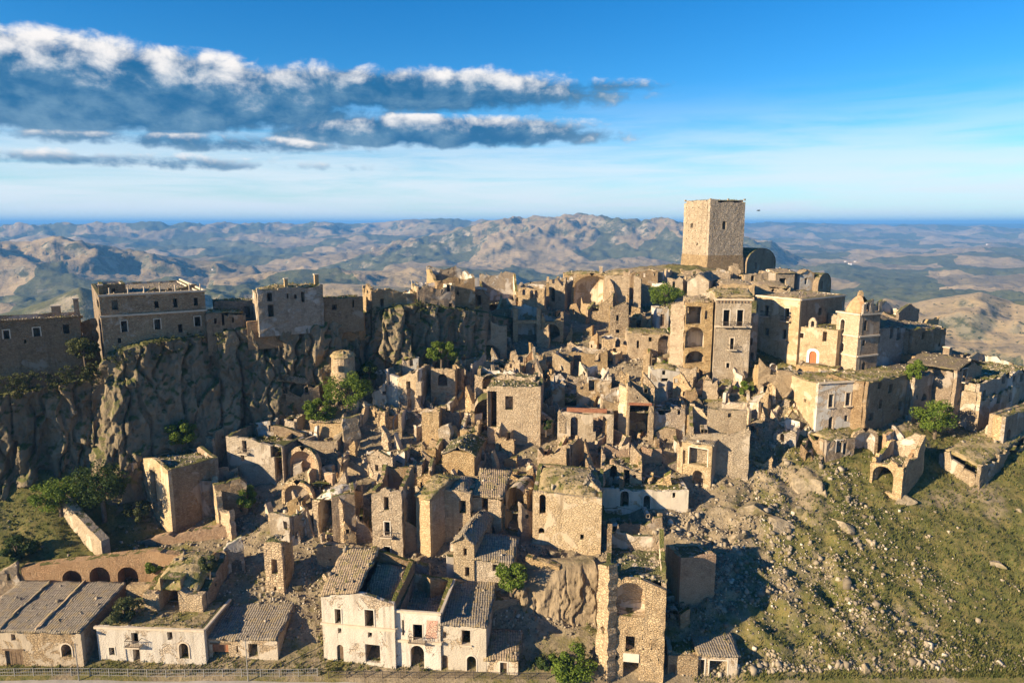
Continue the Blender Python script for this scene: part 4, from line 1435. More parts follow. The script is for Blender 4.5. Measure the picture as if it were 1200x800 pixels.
H('ruined_house', 'tall narrow chimney-like ruin right of the white-framed window', (742, 751, 355, 320), -10, d=4, Y=160, rag=.4, tops=(1, .9, .8, .9), walls='FRBL', fill=.9)
H('ruined_house', 'long skyline house with flat broken roof above the half-dome', (660, 712, 330, 319), -4, d=6, Y=186, mat='sandstone', rag=.4, roof='mound', rmat='roof_grass', dome=.5, holes=[(690, 323, 694, 329, 'k')], extra=lambda i: chimney(i, .85, .2, 1.4, .4))
H('ruined_house', 'stone house front with window hole on the upper slope', (744, 772, 346, 331), -30, d=6, Y=166, mat='sandstone', rag=.5, tops=(1, .8, 1, 1), fill=.5)

# ------------------------------------------------------------------ upper middle
H('ruined_house', 'two-pier ruin with an open room and a shallow arch beneath it', (549, 594, 420, 366), 2, d=6, Y=140, mat='sandstone', rag=.6, tops=(1.05, .75, .7, 1), walls='FLRB', t=.9, inside='plastered',
  holes=[(560, 372, 575, 398, ''), (562, 404, 586, 420, 'av')], fill=.3)
H('ruined_house', 'roofless room with white vaulted wall and tall side piers', (601, 634, 402, 353), 0, d=5, Y=148, mat='sandstone', rag=.5, tops=(1, 1, .85, .9), inside='white_inside', t=.7, holes=[(607, 379, 629, 404, 'v', 2.2), (607, 356, 629, 375, '')], fill=.05)
H('ruined_house', 'arched ground-floor vault below a broken arched window', (634, 660, 402, 358), -3, d=5, Y=149, rag=.7, tops=(.9, .85, .6, .8), holes=[(637, 380, 656, 402, 'av'), (639, 362, 649, 377, '')], fill=.5)
H('ruined_house', 'sloping stub of house with half-fallen side next to the rubble fan', (688, 718, 372, 342), -10, d=6, Y=157, mat='sandstone_rough', rag=.9, tops=(.4, 1, 1, .6), fill=.4)
H('ruined_house', 'tall fractured house with small square windows east of the rubble fan', (714, 736, 400, 345), -6, d=6, Y=146, mat='sandstone_rough', rag=.8, tops=(.8, 1, .9, .8), fill=.6, holes=[(722, 369, 725, 376), (722, 386, 726, 390, 'k')])
stub('leaning slab of broken wall poking out of the rubble fan', (683, 694, 392, 380), -30, Y=150, tops=(.4, 1), rag=.2)
H('ruined_house', 'roofless two-room ruin with dark cellar doors and little white doorpost', (706, 740, 420, 392), -4, d=5, Y=143, mat='sandstone', rag=.5, tops=(1, .7, .9, .9), fill=.3, holes=[(721, 398, 727, 407, 'ak'), (718, 408, 722, 416, 'k')])
H('ruined_house', 'small hut with black doorway under the green tree', (738, 758, 384, 371), -3, d=4, Y=152, mat='sandstone', rag=.3, roof='mound', rmat='roof_grass', holes=[(746, 375, 751, 384, 'k')])
H('stone_house', 'small pale cube house with blue-grey window under the green tree', (769, 783, 385, 361), 3, d=5, Y=150, mat='blue_wash', rag=.1, roof='flat', rmat='roof_grass', holes=[(774, 368, 779, 382, 'd')])
H('ruined_house', 'terrace house with grassy flat top and dark slots, left of the cut-open palace', (735, 786, 420, 389), -5, d=8, Y=138, mat='sandstone', rag=.3, roof='flat', rmat='roof_grass', inside='white_inside', holes=[(746, 399, 749, 408, 'k'), (760, 395, 764, 400, 'k'), (771, 393, 794, 422, 'av', 2)])
H('ruined_house', 'big open vault with weeds growing on its floor', (760, 800, 430, 400), -6, d=7, Y=133, mat='sandstone', rag=.5, tops=(.6, 1, 1, .9), inside='plastered', holes=[(764, 404, 793, 432, 'a')], fill=.12, fmat='roof_grass')

# palace cut open, and the one with the two tall windows
H('ruined_palace', 'cut-open palace wing showing stacked vaulted rooms', (800, 832, 448, 350), -10, xd=None, d=8, Y=127, mat='sandstone', rag=.35, tops=(.98, 1, 1, 1), roof='mound', rmat='roof_tiles', dome=.4, t=.6, inside='plastered', cat='palace',
  holes=[(801, 359, 822, 380, 'v', 3.0), (802, 383, 825, 408, 'av', 2.6), (803, 411, 826, 426, 'av', 3.0), (803, 431, 826, 448, 'av', 3.0), (826, 364, 829, 374, 'n')])
stub('tall sunlit end pier of the cut-open palace wing', (782, 800, 446, 349), -38, Y=128.5, mat='sandstone', tops=(.93, 1), rag=.3, t=.9)
H('ruined_palace', 'tall palace front with two big windows under a bracketed cornice', (835, 876, 446, 347), -6, d=9, Y=126, mat='limestone', rag=.05, roof='ridge', rise=.9, rmat='roof_grass', cat='palace', cornice=[351, 382.5],
  holes=[(847.5, 363, 855, 382, 'wb'), (863.5, 363, 871, 382, 'wb'), (855.5, 396, 860, 409, 'fb'), (851, 425, 855, 431, 'fk')],
  extra=lambda i: [box_part(i, 'bracket', np.array([*(i['A'] + (i['B'] - i['A']) * u + i['n'] * .12), i['z'] + i['h'] * .935]), .09, .1, .16, 'orange_brick') for u in np.linspace(.04, .96, 11)])
H('ruined_house', 'shaded two-storey house in the gap between the two palaces', (876, 886, 425, 372), 10, d=7, Y=133, mat='grey_masonry', rag=.2, roof='flat', rmat='roof_grey', holes=[(878, 396, 882, 404, 'k'), (879, 413, 883, 424, 'k')])
H('ruined_palace', 'large palace with broad sunlit corner, balconied windows and cornice', (883, 933, 420, 347), -56, xd=985, Y=139, mat='limestone', side='brown_masonry', rag=.1, roof='mound', rmat='roof_tiles', dome=.7, cat='palace', cornice=[348.5],
  holes=[(884.5, 357, 888, 366, 'k'), (896, 358, 900.5, 370, 'b'), (920, 361, 925, 376, 'fb'), (896, 384, 901, 393, 'k'), (917, 386, 921, 397, 'B')], rholes=[(959, 361, 963, 369, 'k')])


def rafters():
    i = H('ruined_house', 'house with bare roof rafters behind the bell tower', (945, 985, 384, 352), 6, d=9, Y=139, mat='brown_masonry', rag=.3, fill=.5, holes=[(958, 362, 962, 370, 'k')], tops=(1, 1, 1.12, 1.12))
    for k in range(9):
        u = (k + .5) / 9
        a = i['A'] + (i['B'] - i['A']) * u
        b = i['D'] + (i['C'] - i['D']) * u
        za, zb = i['hs'][0] + .1, i['hs'][2] + .15
        MB().tube([np.array([*a, za]) - i['org'], np.array([*b, zb]) - i['org']], [.14, .13], 6).build('rafter', MATS['trim_stone'], i['root'])


rafters()


# ------------------------------------------------------------------ church
def church():
    i = H('church', 'pale church front with red arched door in a white surround', (928, 978, 433, 383), -50, d=8, Y=125, mat='limestone', rag=.12, roof='flat', rmat='roof_grass', cat='church', group=None, foot=5,
          holes=[(948, 411, 957, 429, 'aDw'), (937, 390, 942, 396, 'fk'), (964, 388.5, 969, 400, 'n')])
    # little bell gable
    W = i['W']['F']
    u, v = W.uv(951.5, 383)
    w2 = Wall(W.pt(u - .75, 0)[:2] - W.n * .1, W.pt(u + .75, 0)[:2] - W.n * .1, v - .8, .45)
    wall_part('bell_gable', i['root'], i['org'], w2, [(0, v + 1.0), (.3, v + 1.5), (.75, v + 1.75), (1.2, v + 1.5), (1.5, v + 1.0)], [hole_poly(.45, v - .2, 1.05, v + 1.1, True)], ('limestone', 'limestone'), i['rng'])


church()


def bell_tower():
    i = H('bell_tower', 'square bell tower with broken tiled dome beside the church', (975, 1001, 448, 366), -66, xd=1025, Y=122, mat='sandstone', side='brown_masonry', rag=0, roof='flat', rmat='roof_grass', cat='tower', group=None, t=.7, foot=4, inside='grey_masonry',
          cornice=[366, 391.5, 414.5], holes=[(985, 374, 990, 389, 'afk'), (985, 401.5, 989, 411.5, 'afk')],
          rholes=[(1007, 375, 1010, 387, 'ak'), (1012.5, 375, 1016, 387, 'ak'), (1010.5, 398, 1014, 405, 'ak'), (1010, 424, 1014, 434, 'ak')])
    c = i['org'][:2]
    hw, hd = np.linalg.norm(i['B'] - i['A']) / 2, np.linalg.norm(i['C'] - i['B']) / 2
    t, n = i['t'], i['n']
    z = max(i['hs'])
    rng = random.Random(5)
    # octagonal drum and ogee dome, broken open at the back
    prof = [(1.12, -.3), (1.12, .2), (1.06, .6), (.95, 1.15), (.8, 1.7), (.6, 2.2), (.4, 2.6), (.24, 2.85), (.16, 2.95)]
    vs, N = [], 16
    for r, hz in prof:
        for k in range(N):
            a = 2 * math.pi * k / N
            q = t * math.cos(a) * r * hw * .8 + n * math.sin(a) * r * hd * .8
            vs.append((q[0] - 0, q[1] - 0, z + hz - i['org'][2] + rng.uniform(-.05, .05)))
    fs = [(j * N + k, j * N + (k + 1) % N, (j + 1) * N + (k + 1) % N, (j + 1) * N + k) for j in range(len(prof) - 1) for k in range(N) if not (j >= 2 and k in (13, 14, 15, 0) )]
    d = MB().add(vs, fs).build('dome', MATS['tile_dome'], i['root'])
    MB().box((0, 0, z + 2.95 - i['org'][2]), (.38, 0, 0), (0, .32, 0), (0, 0, .55)).box((0, 0, z + 3.6 - i['org'][2]), (.24, 0, 0), (0, .2, 0), (0, 0, .2)).build('lantern', MATS['sandstone'], d)
    # remaining belfry walls on the far side
    for a0, b0, hh in ((.98, .55, 2.6), (.55, .1, 3.0)):
        p, q = c + t * hw * .92 - n * hd * (1 - 2 * a0) * -1, c + t * hw * .92 - n * hd * (1 - 2 * b0) * -1
        W = Wall(p, q, z - .2, .4)
        wall_part('belfry_wall', i['root'], i['org'], W, ragged(W.L, z + hh, z + hh * .8, .5, rng), [hole_poly(W.L * .35, z + .4, W.L * .7, z + 2.0, True)], ('grey_masonry', 'grey_masonry'), rng)


bell_tower()
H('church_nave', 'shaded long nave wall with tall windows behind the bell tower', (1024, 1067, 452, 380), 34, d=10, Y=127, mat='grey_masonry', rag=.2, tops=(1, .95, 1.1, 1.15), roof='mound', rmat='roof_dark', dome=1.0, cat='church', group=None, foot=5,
  holes=[(1026.5, 388, 1031, 402, 'k'), (1043, 383, 1047, 396, 'k'), (1051, 384, 1056, 398, 'k')])
H('ruined_house', 'dark gabled ruin rising behind the church nave', (1050, 1074, 400, 362), 34, d=6, Y=137, mat='brown_masonry', rag=.4, gable=1.6, fill=.7)
H('ruined_house', 'dark wall stepping down east of the church nave', (1064, 1104, 440, 380), 34, d=9, Y=131, mat='brown_masonry', rag=.35, tops=(1, .93, .95, 1.1), roof='mound', rmat='roof_tiles', dome=.5, holes=[(1080, 389, 1084, 397, 'k')])
stub('sunlit wall tops along the east end of the nave', (1072, 1099, 400, 371), 34, Y=139, mat='sandstone', tops=(.9, 1), rag=.5)

# ------------------------------------------------------------------ below the church
H('stone_house', 'blue and white washed house with arched door below the bell tower', (955, 1011, 507, 447), 12, xd=917, Y=111.5, mat='blue_wash', side='limestone', rag=.15, roof='flat', rmat='roof_grass', foot=4, cornice=[447.5],
  holes=[(971, 462, 976.5, 477, 'fsk'), (991, 460, 996.5, 475, 'fBk'), (971, 488, 976, 503, 'ak'), (989.5, 486.5, 993.5, 493.5, 'k')], lholes=[(916, 452, 930, 499, 'ak'), (942, 467, 945, 471, 'k')])
H('ruined_house', 'broken arcade with half arch and brick patch in front of the church', (887, 934, 470, 422), -8, d=5, Y=119, mat='sandstone', rag=.4, tops=(1, 1, .95, .9), roof='flat', rmat='roof_grass', holes=[(903, 427, 911, 439, 'an'), (893, 447, 906, 466, 'ak')])
H('stone_house', 'low yard wall and ramp before the red church door', (932, 978, 447, 427), -40, d=3, Y=122, mat='sandstone', rag=.2, tops=(.9, .8, 1, 1), roof='flat', rmat='roof_grass')
H('ruined_house', 'tall plain shaded wall under the nave with rows of dim windows', (1012, 1068, 500, 440), 34, d=8, Y=119, mat='brown_masonry', rag=.3, roof='flat', rmat='roof_grass', foot=4,
  holes=[(1029, 448, 1033, 455, 'k'), (1041, 450, 1046, 460, 'k'), (1010, 462, 1014, 474, 'k'), (1030, 468, 1034, 478, 'k'), (1053, 470, 1057, 480, 'k'), (1018, 484, 1023, 492, 'k')])
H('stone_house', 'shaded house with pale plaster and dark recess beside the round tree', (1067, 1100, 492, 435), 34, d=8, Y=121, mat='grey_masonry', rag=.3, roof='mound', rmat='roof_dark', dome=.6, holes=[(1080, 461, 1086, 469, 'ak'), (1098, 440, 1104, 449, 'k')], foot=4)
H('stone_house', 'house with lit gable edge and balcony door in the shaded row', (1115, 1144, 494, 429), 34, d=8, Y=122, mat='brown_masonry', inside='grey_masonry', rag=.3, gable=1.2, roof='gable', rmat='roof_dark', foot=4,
  holes=[(1128, 432, 1133, 446, 'wb'), (1126, 462, 1130, 473, 'k'), (1133, 463, 1137, 473, 'k'), (1130, 449, 1133, 454, 'k'), (1120, 490, 1124, 497, 'k')])
H('stone_house', 'narrow dark roofless house left of the balcony house', (1098, 1116, 490, 430), 34, d=7, Y=122.5, mat='brown_masonry', rag=.6, fill=.75, holes=[(1110, 450, 1115, 459, 'k'), (1101, 464, 1105, 472, 'k')])
H('ruined_house', 'long dim roof slope above the shaded row of houses', (1082, 1140, 432, 414), 34, d=9, Y=130, mat='brown_masonry', rag=.3, tops=(1.15, .7, .8, 1.2), roof='mound', rmat='roof_dark', dome=.6)
H('stone_house', 'long shaded house with a chimney at the far east end', (1143, 1206, 484, 432), 34, d=9, Y=127, mat='grey_masonry', rag=.5, fill=.85, tops=(1, .9, 1.1, 1.15), foot=4,
  holes=[(1174, 441, 1178, 449, 'k'), (1187, 440, 1190, 447, 'k'), (1152, 457, 1155, 466, 'k'), (1163, 460, 1166, 470, 'k'), (1196, 438, 1199, 447, 'k')], extra=lambda i: chimney(i, .3, .95, 1.8, .55, 'brown_masonry'))
H('ruined_house', 'roofless shaded house with one sunlit jamb and a white post', (1145, 1192, 492, 451), 34, d=6, Y=121, mat='grey_masonry', rag=.4, tops=(1, .85, .9, .9), fill=.5, holes=[(1152, 459, 1156, 469), (1161, 461, 1164, 470), (1168, 458, 1173, 472), (1182, 460, 1186, 470)])
stub('sunlit thin pillar in the shaded row of houses', (1144, 1148, 478, 452), -30, Y=120, mat='limestone', tops=(1, .8), t=.5)
H('stone_house', 'flat-topped stone block with sunlit corner at the east edge', (1174, 1222, 520, 479), 34, xd=1155, Y=112, mat='grey_masonry', side='sandstone', rag=.12, roof='flat', rmat='roof_grass', holes=[(1180, 503, 1184, 515, 'ak')], foot=4)
H('ruined_house', 'low vaulted cellar with wide dark mouth under the flat-topped block', (1148, 1210, 548, 515), 34, d=6, Y=108, mat='grey_masonry', rag=.5, tops=(.5, 1, 1, .8), roof='mound', rmat='roof_grass', dome=.5, holes=[(1178, 528, 1194, 544, 'ak')])
H('ruined_house', 'gutted vaulted house with a big arch and a hanging broken corner', (1017, 1056, 580, 537), -50, xd=1080, Y=101, mat='sandstone', rag=.8, tops=(1.0, 1.0, 1.55, 1.3), fill=.75, inside='grey_masonry', foot=4,
  holes=[(1022, 546, 1047, 575, 'av', 4)])
H('ruined_house', 'roofless upper room with orange brick edge over the big arch', (1030, 1066, 542, 512), -50, xd=1079, Y=104.5, mat='orange_brick', rag=.9, tops=(1, .75, .7, 1.3), inside='white_inside', walls='LBR', fill=.05)
apse('small white half-dome niche beside the gutted vaulted house', 1012, 534, 25, 29, 6, Y=107, inside='blue_wash', depth_f=.7)
H('ruined_house', 'small shaded hut with white doorposts below the blue-washed house', (966, 1000, 545, 512), 14, d=5, Y=107, mat='brown_masonry', rag=.4, roof='mound', rmat='roof_grass', dome=.4, holes=[(980, 516, 987, 530, 'wk'), (988, 519, 992, 532, 'k')])
stub('broken wall stump leaning on the slope under the church arcade', (890, 902, 500, 470), -20, Y=116, tops=(1, .6), rag=.8, t=1.2)
stub('jagged sunlit wall fragment on the slope below the arcade', (884, 900, 492, 440), -25, Y=118, mat='sandstone', tops=(.4, 1), rag=.9, t=.9)
# ------------------------------------------------------------------ centre of the slope
H('ruined_house', 'pale plain-walled house with stepped parapet and two tiny windows', (806, 876, 568, 490), -12, d=7, Y=106, mat='limestone', side='grey_masonry', rag=.12, tops=(1, .98, 1, 1), roof='flat', rmat='roof_grass', inside='limestone', foot=7, holes=[(821.5, 504, 825, 508.5, 'k'), (826, 504, 829.5, 508.5, 'k')])
stub('upper parapet of the pale plain-walled house with one blocked window', (829, 875, 492, 480), -12, Y=106.6, mat='limestone', tops=(1, 1), rag=.05, holes=[(853, 484, 857, 489, 'n')])
stub('small stepped top wall on the pale plain-walled house', (846, 875, 483, 469), -12, Y=107.4, mat='limestone', tops=(.75, 1), rag=.2)
H('ruined_house', 'tall house with open loggia above a dark broken doorway', (797, 832, 575, 519), -32, xd=843, Y=103.5, mat='limestone', side='blue_wash', rag=.1, tops=(1, 1, 1.02, 1.02), roof='shed', rmat='roof_grey', rise=.1, inside='limestone', foot=4,
  holes=[(807.5, 525, 829, 545, 'wv', 2.4), (811, 551, 824, 577, 'ak'), (799, 527, 803, 543, 'k'), (817, 516.5, 822, 521, 'n')])
stub('sunlit ragged end wall of the loggia house', (792, 800, 556, 508), -50, Y=105, mat='sandstone', tops=(.9, 1), rag=.5)
H('ruined_house', 'dim blue-walled room with fallen front between loggia house and brick lintel', (765, 802, 522, 478), 2, d=6, Y=113, mat='blue_wash', rag=.3, tops=(1, 1, .9, .9), roof='flat', rmat='rubble_stone', holes=[(772, 480, 780, 486, 'k'), (794, 480, 798, 486, 'k')])
stub('thin upright door jamb wall left of the pale plain-walled house', (800, 806, 508, 480), -30, Y=112, mat='sandstone', tops=(1, .9), rag=.3)
H('ruined_house', 'tall house with a huge missing front and red brick lintel', (733, 765, 530, 455), -6, d=6, Y=113.5, mat='sandstone', rag=.4, tops=(1, .95, 1, 1.05), roof='flat', rmat='rubble_stone', inside='brown_masonry', holes=[(737.5, 473, 760, 524, 'v', 3.5), (755, 456, 759, 461, 'k'), (746, 465, 748, 467, 'n')],
  extra=lambda i: box_part(i, 'lintel', np.array([*(i['A'] + (i['B'] - i['A']) * .48 + i['n'] * .05), i['z'] + i['h'] * .76]), 1.9, .15, .2, 'red_brick'))
stub('sunlit ragged left flank of the house with the red brick lintel', (723, 734, 520, 440), -40, Y=115.5, mat='limestone', tops=(.9, 1), rag=.6, t=.8)
stub('peaked wall fragment standing above the red brick lintel house', (726, 748, 452, 430), -10, Y=119, tops=(.9, .5), rag=.9)
stub('crumbling saddle-shaped wall on top of the ridge of ruins', (752, 776, 455, 432), -14, Y=120, tops=(.9, .4), rag=.9, t=1.1)
H('ruined_house', 'low white vault with two square holes below the weedy open vault', (763, 796, 452, 432), -4, d=5, Y=124, mat='whitewashed', rag=.2, roof='mound', rmat='roof_grass', dome=.9, holes=[(776, 434, 780, 439, 'k'), (775, 443, 783, 447, 'k')])
H('ruined_house', 'orange house front with tall arched window and brick-red band', (653, 718, 530, 483), -8, d=6, Y=111, mat='limestone', rag=.15, tops=(1, 1, .9, .9), roof=None, fill=.2, inside='orange_brick', holes=[(668.5, 488, 677, 521, 'a'), (698, 487, 711, 522, 'a'), (695, 489, 699, 506)],
  extra=lambda i: box_part(i, 'brick_band', np.array([*(i['A'] + (i['B'] - i['A']) * .52 - i['n'] * .3), i['z'] + i['h'] + .3]), 3.3, .2, .32, 'red_brick'))
stub('slim broken corner post on the orange house front', (655, 663, 487, 470), -10, Y=111.5, tops=(.8, .3), rag=.5)
stub('rounded masonry lump on the end of the red band', (706, 716, 488, 468), -10, Y=112, tops=(.7, .8), rag=.5)
H('ruined_house', 'big lit masonry block with deep black side and flat rubble top', (571, 633, 525, 452), -6, d=9, Y=113, mat='sandstone', side='brown_masonry', rag=.25, tops=(1, 1, 1, 1), roof='flat', rmat='rubble_stone', foot=4, inside='brown_masonry', holes=[(592, 464, 601, 480, 'n'), (560, 458, 582, 500, 'k')])
H('ruined_house', 'upper storey with white arched niche above the big masonry block', (556, 628, 456, 436), -6, d=6, Y=119, mat='sandstone_rough', rag=.4, roof='flat', rmat='rubble_stone', inside='white_inside', holes=[(565, 440, 582, 456, 'an', 1.2), (599, 444, 602, 449, 'n'), (577, 431, 580, 434)])
H('ruined_house', 'broad shaded vault mouth with grassy floor beside the big masonry block', (552, 590, 512, 462), 4, d=7, Y=114.5, mat='sandstone', rag=.5, tops=(.7, 1, 1, .8), inside='brown_masonry', holes=[(556, 468, 588, 512, 'av', 5)], fill=.1, fmat='roof_grass')
stub('tall thin sunlit pillar wall left of the broad shaded vault', (545, 556, 490, 445), -30, Y=117.5, tops=(1, .5), rag=.6, t=1.1)
H('ruined_house', 'square pier house with clean sunlit block face in the middle of the slope', (539, 560, 530, 488), -8, d=5, Y=111.5, mat='sandstone', rag=.5, tops=(.75, .75, 1, 1), fill=.6)
H('ruined_house', 'terraced front with small square window under the two-pier ruin', (559, 600, 440, 421), -2, d=6, Y=131, mat='sandstone', rag=.4, roof='flat', rmat='rubble_stone', holes=[(576, 428, 579, 433, 'k')])
H('ruined_house', 'row of gutted rooms with framed window hole and pillars', (598, 640, 440, 408), 0, d=5, Y=135, mat='sandstone', rag=.7, tops=(1, .8, .7, .8), inside='plastered', holes=[(607, 414, 613, 425, ''), (616, 412, 628, 440, '')], fill=.1)
H('ruined_house', 'wedge of clean sunlit masonry with sloping broken top', (647, 668, 444, 417), -14, d=5, Y=133, mat='limestone', rag=.2, tops=(1.2, .75, .7, 1.1), fill=.3, side='brown_masonry')
H('ruined_house', 'roofless double room with diagonal shadows and square window', (666, 712, 434, 408), -6, d=5, Y=135, mat='sandstone', rag=.5, tops=(.9, .9, 1, 1), inside='plastered', holes=[(697, 414, 704, 424), (672, 416, 681, 434, '')], fill=.1)
H('ruined_house', 'jagged row of narrow doorways facing a dark cut', (646, 716, 476, 440), -2, d=6, Y=121, mat='plastered', rag=.6, tops=(.8, 1, 1, .9), inside='white_inside', holes=[(662, 446, 676, 476, 'a'), (680, 442, 684, 456), (690, 446, 697, 458, 'k'), (703, 450, 707, 460)], fill=.15)
stub('thin white sunlit pillar standing in the dark cut', (682, 688, 470, 440), -20, Y=121.5, mat='limestone', tops=(1, .8), rag=.4)
stub('pointed remnant wall at the head of the dark cut', (715, 728, 450, 424), -12, Y=127, tops=(.3, 1), rag=.9)
# band below: arches in front of the orange house
H('ruined_house', 'orange-lit ruin with wide low arch and a small square hole', (633, 664, 560, 524), -12, xd=673, Y=104.5, mat='sandstone', rag=.5, tops=(.8, 1.1, 1, .7), inside='orange_brick', holes=[(634, 543, 655, 562, 'an', 1.5), (637, 529, 641, 534, 'k')], fill=.2)
stub('curved arch rib of crumbling stone with two openings', (597, 626, 566, 530), -14, Y=105, tops=(.5, .9), rag=.7, t=1.0, holes=[(606, 542, 617, 557, 'a')])
stub('free-standing horn-shaped pillar of broken wall', (684, 692, 545, 510), -20, Y=106, tops=(1, .4), rag=.9, t=1.0)
stub('low jagged pillar wall between the two horns', (704, 712, 548, 515), -20, Y=106, tops=(1, .5), rag=.8, t=.9)
stub('tapering broken wall descending behind the grassy-roofed house', (684, 700, 572, 532), -50, Y=101, tops=(1, .3), rag=.6, t=1.0)
H('ruined_house', 'tall jagged house with black doorway and brick-toned upper room', (705, 752, 572, 540), -6, d=6, Y=101.5, mat='sandstone', rag=.5, tops=(.9, 1, 1.3, 1.3), inside='orange_brick', holes=[(715, 545, 723, 566, 'ak'), (731, 550, 738, 567, 'k')], fill=.7)
stub('tall ragged spur of wall above the black doorway', (738, 752, 545, 510), -14, Y=103.5, tops=(1, .6), rag=1.0, t=.9, mat='sandstone')
H('ruined_house', 'orange-lit upper room fragment with two broken piers', (751, 775, 556, 517), -8, d=4, Y=106.5, mat='orange_brick', rag=.9, tops=(.9, 1, .7, .8), fill=.3)
H('ruined_house', 'dark slot house with high shaded back wall', (772, 800, 560, 522), 0, d=6, Y=106, mat='brown_masonry', rag=.6, tops=(.5, .8, 1.3, 1.3), fill=.2)
stub('stony heap wall with flat cut end beside the white arched door', (752, 788, 573, 548), -12, Y=101, tops=(.3, 1), rag=.8, t=1.4)
H('stone_house', 'low white building with arched door and dark side doorway', (700, 806, 600, 572), -2, d=6, Y=98.5, mat='whitewashed', rag=.2, roof='flat', rmat='rubble_stone', inside='grey_masonry', holes=[(754, 580, 762, 596, 'awk'), (727, 575, 737, 593, 'ak'), (788, 577, 792, 583, 'k')])
H('ruined_house', 'shaded terrace with brown retaining wall below the white arched door', (706, 776, 630, 600), 0, d=4, Y=95, mat='brown_masonry', rag=.2, roof='flat', rmat='roof_grass', holes=[(716, 616, 724, 627, 'wk'), (758, 604, 762, 608, 'k')])
# the houses in the middle foreground
H('stone_house', 'broad plain sunlit house with grass roof and one tall narrow window', (624, 704, 640, 580), -9, d=7.5, Y=92.5, mat='limestone', rag=.12, tops=(1.05, .97, 1.2, 1.25), roof='mound', rmat='roof_grass', dome=1.3, side='brown_masonry', inside='brown_masonry', foot=5,
  holes=[(632, 579, 639.5, 602, 'ak'), (631, 618, 638, 625, 'ak'), (680, 626, 684, 632, 'k')])
H('ruined_house', 'gable piece with dark slate slope on the broad sunlit house', (676, 705, 592, 574), -9, d=6, Y=94, mat='limestone', rag=0, gable=1.4, roof='gable', rmat='roof_grey')
H('ruined_house', 'broken vault with plaster lining and fallen front left of the broad house', (586, 618, 628, 566), -20, d=7, Y=95, mat='sandstone_rough', inside='plastered', rag=.6, tops=(.8, 1, 1, .7), holes=[(592, 572, 614, 622, 'av', 4.5)], roof='mound', rmat='rubble_stone', dome=.6)
stub('tilted slab of vault masonry fallen against the broken vault', (610, 628, 628, 578), 30, Y=94, tops=(.9, .6), rag=.6, t=1.0, mat='brown_masonry')
H('stone_house', 'house with tall dark window over an arched cellar door, rows of put-log holes', (553, 588, 632, 580), -10, d=7, Y=95.5, mat='sandstone', rag=.3, tops=(1, .95, 1.1, 1.1), roof='shed', rmat='roof_tiles', rise=.6, holes=[(564.5, 582, 572, 599, 'k'), (563, 613, 580, 627, 'av', 3)],
  extra=lambda i: None)
H('stone_house', 'tall house with dark gabled side and narrow sunlit front', (489, 505, 655, 582), -34, xd=551, Y=92.5, mat='sandstone', side='brown_masonry', rag=0, tops=(1, 1.0, 1, 1), roof='ridge', rise=1.5, rmat='roof_grass', inside='brown_masonry', foot=4, rholes=[(537, 587, 546, 601, 'k'), (538, 616, 543, 621, 'k')])
H('stone_house', 'sunlit upper house with black square window behind the dark gabled side', (519, 552, 640, 572), -8, d=6, Y=98, mat='sandstone', rag=.3, roof='mound', rmat='roof_grey', dome=.7, holes=[(538, 586, 546, 601, 'k')])
H('stone_house', 'narrow three-storey house with balcony and stacked windows', (437, 473, 655, 572), -9, d=6.5, Y=92, mat='sandstone', side='brown_masonry', rag=.3, tops=(1, 1, 1.1, 1.1), roof='mound', rmat='roof_grass', dome=.6, inside='brown_masonry', foot=4,
  holes=[(450, 582, 455.5, 597, 'k'), (450.5, 611, 457, 627, 'wb'), (450, 640, 457.5, 653, 'wk')])
stub('hollow ruined bay between the balcony house and the dark gabled one', (473, 490, 652, 590), 20, Y=94, mat='brown_masonry', tops=(.9, .6), rag=.9, t=1.0)
stub('garden wall stump at the foot of the three-storey house', (438, 505, 665, 654), -8, Y=89.5, mat='grey_masonry', tops=(1, .8), rag=.4)
H('ruined_house', 'blank sunlit gable wall with white base strip and tiny window', (519, 556, 568, 528), -10, xd=572, Y=104.5, mat='sandstone', side='brown_masonry', rag=.1, gable=1.2, tops=(.9, .9, .9, .9), roof='gable', rmat='rubble_stone', holes=[(532, 558, 537, 563, 'wk')])
H('ruined_house', 'little arched doorway ruin left of the blank gable wall', (497, 520, 568, 536), -12, d=5, Y=105.5, mat='sandstone_rough', rag=.6, tops=(.7, 1, 1, .8), roof='mound', rmat='roof_grass', holes=[(502, 551, 510, 567, 'ak'), (508, 538, 514, 544)])
H('ruined_house', 'jagged roofless front with a see-through hole above the balcony house', (464, 500, 570, 532), -12, d=6, Y=106, mat='sandstone_rough', rag=.9, tops=(1, .7, .9, 1.1), fill=.2, holes=[(482, 548, 487, 554), (472, 541, 476, 550)])
H('ruined_house', 'tall open-fronted room with peeling white wall', (467, 515, 522, 481), -2, d=5, Y=117, mat='sandstone', rag=.35, tops=(1, 1, 1, 1), walls='LBR', inside='white_inside', fill=.05)
stub('clean sunlit front pier of the open room with peeling wall', (495, 515, 526, 482), -6, Y=113, mat='sandstone', tops=(.98, 1), rag=.2)
stub('twisted pillar stump standing in shadow below the turret', (447, 456, 530, 495), -30, Y=113, tops=(1, .5), rag=.6, t=.9)
stub('rubbly wall on the shoulder below the open room', (464, 500, 540, 518), -8, Y=111, tops=(.6, 1), rag=.8, t=1.2)
H('ruined_house', 'white-plastered ruin with bright left pier and ragged black window', (422, 466, 472, 437), -4, d=5, Y=122.5, mat='sandstone', rag=.35, tops=(.95, 1, 1.1, 1), walls='LBR', inside='white_inside', fill=.05)
stub('bright plaster cheek wall with black upright hole', (452, 468, 478, 432), -18, Y=121.5, mat='whitewashed', tops=(1, .9), rag=.5, holes=[(453, 436, 457, 452, 'a')])
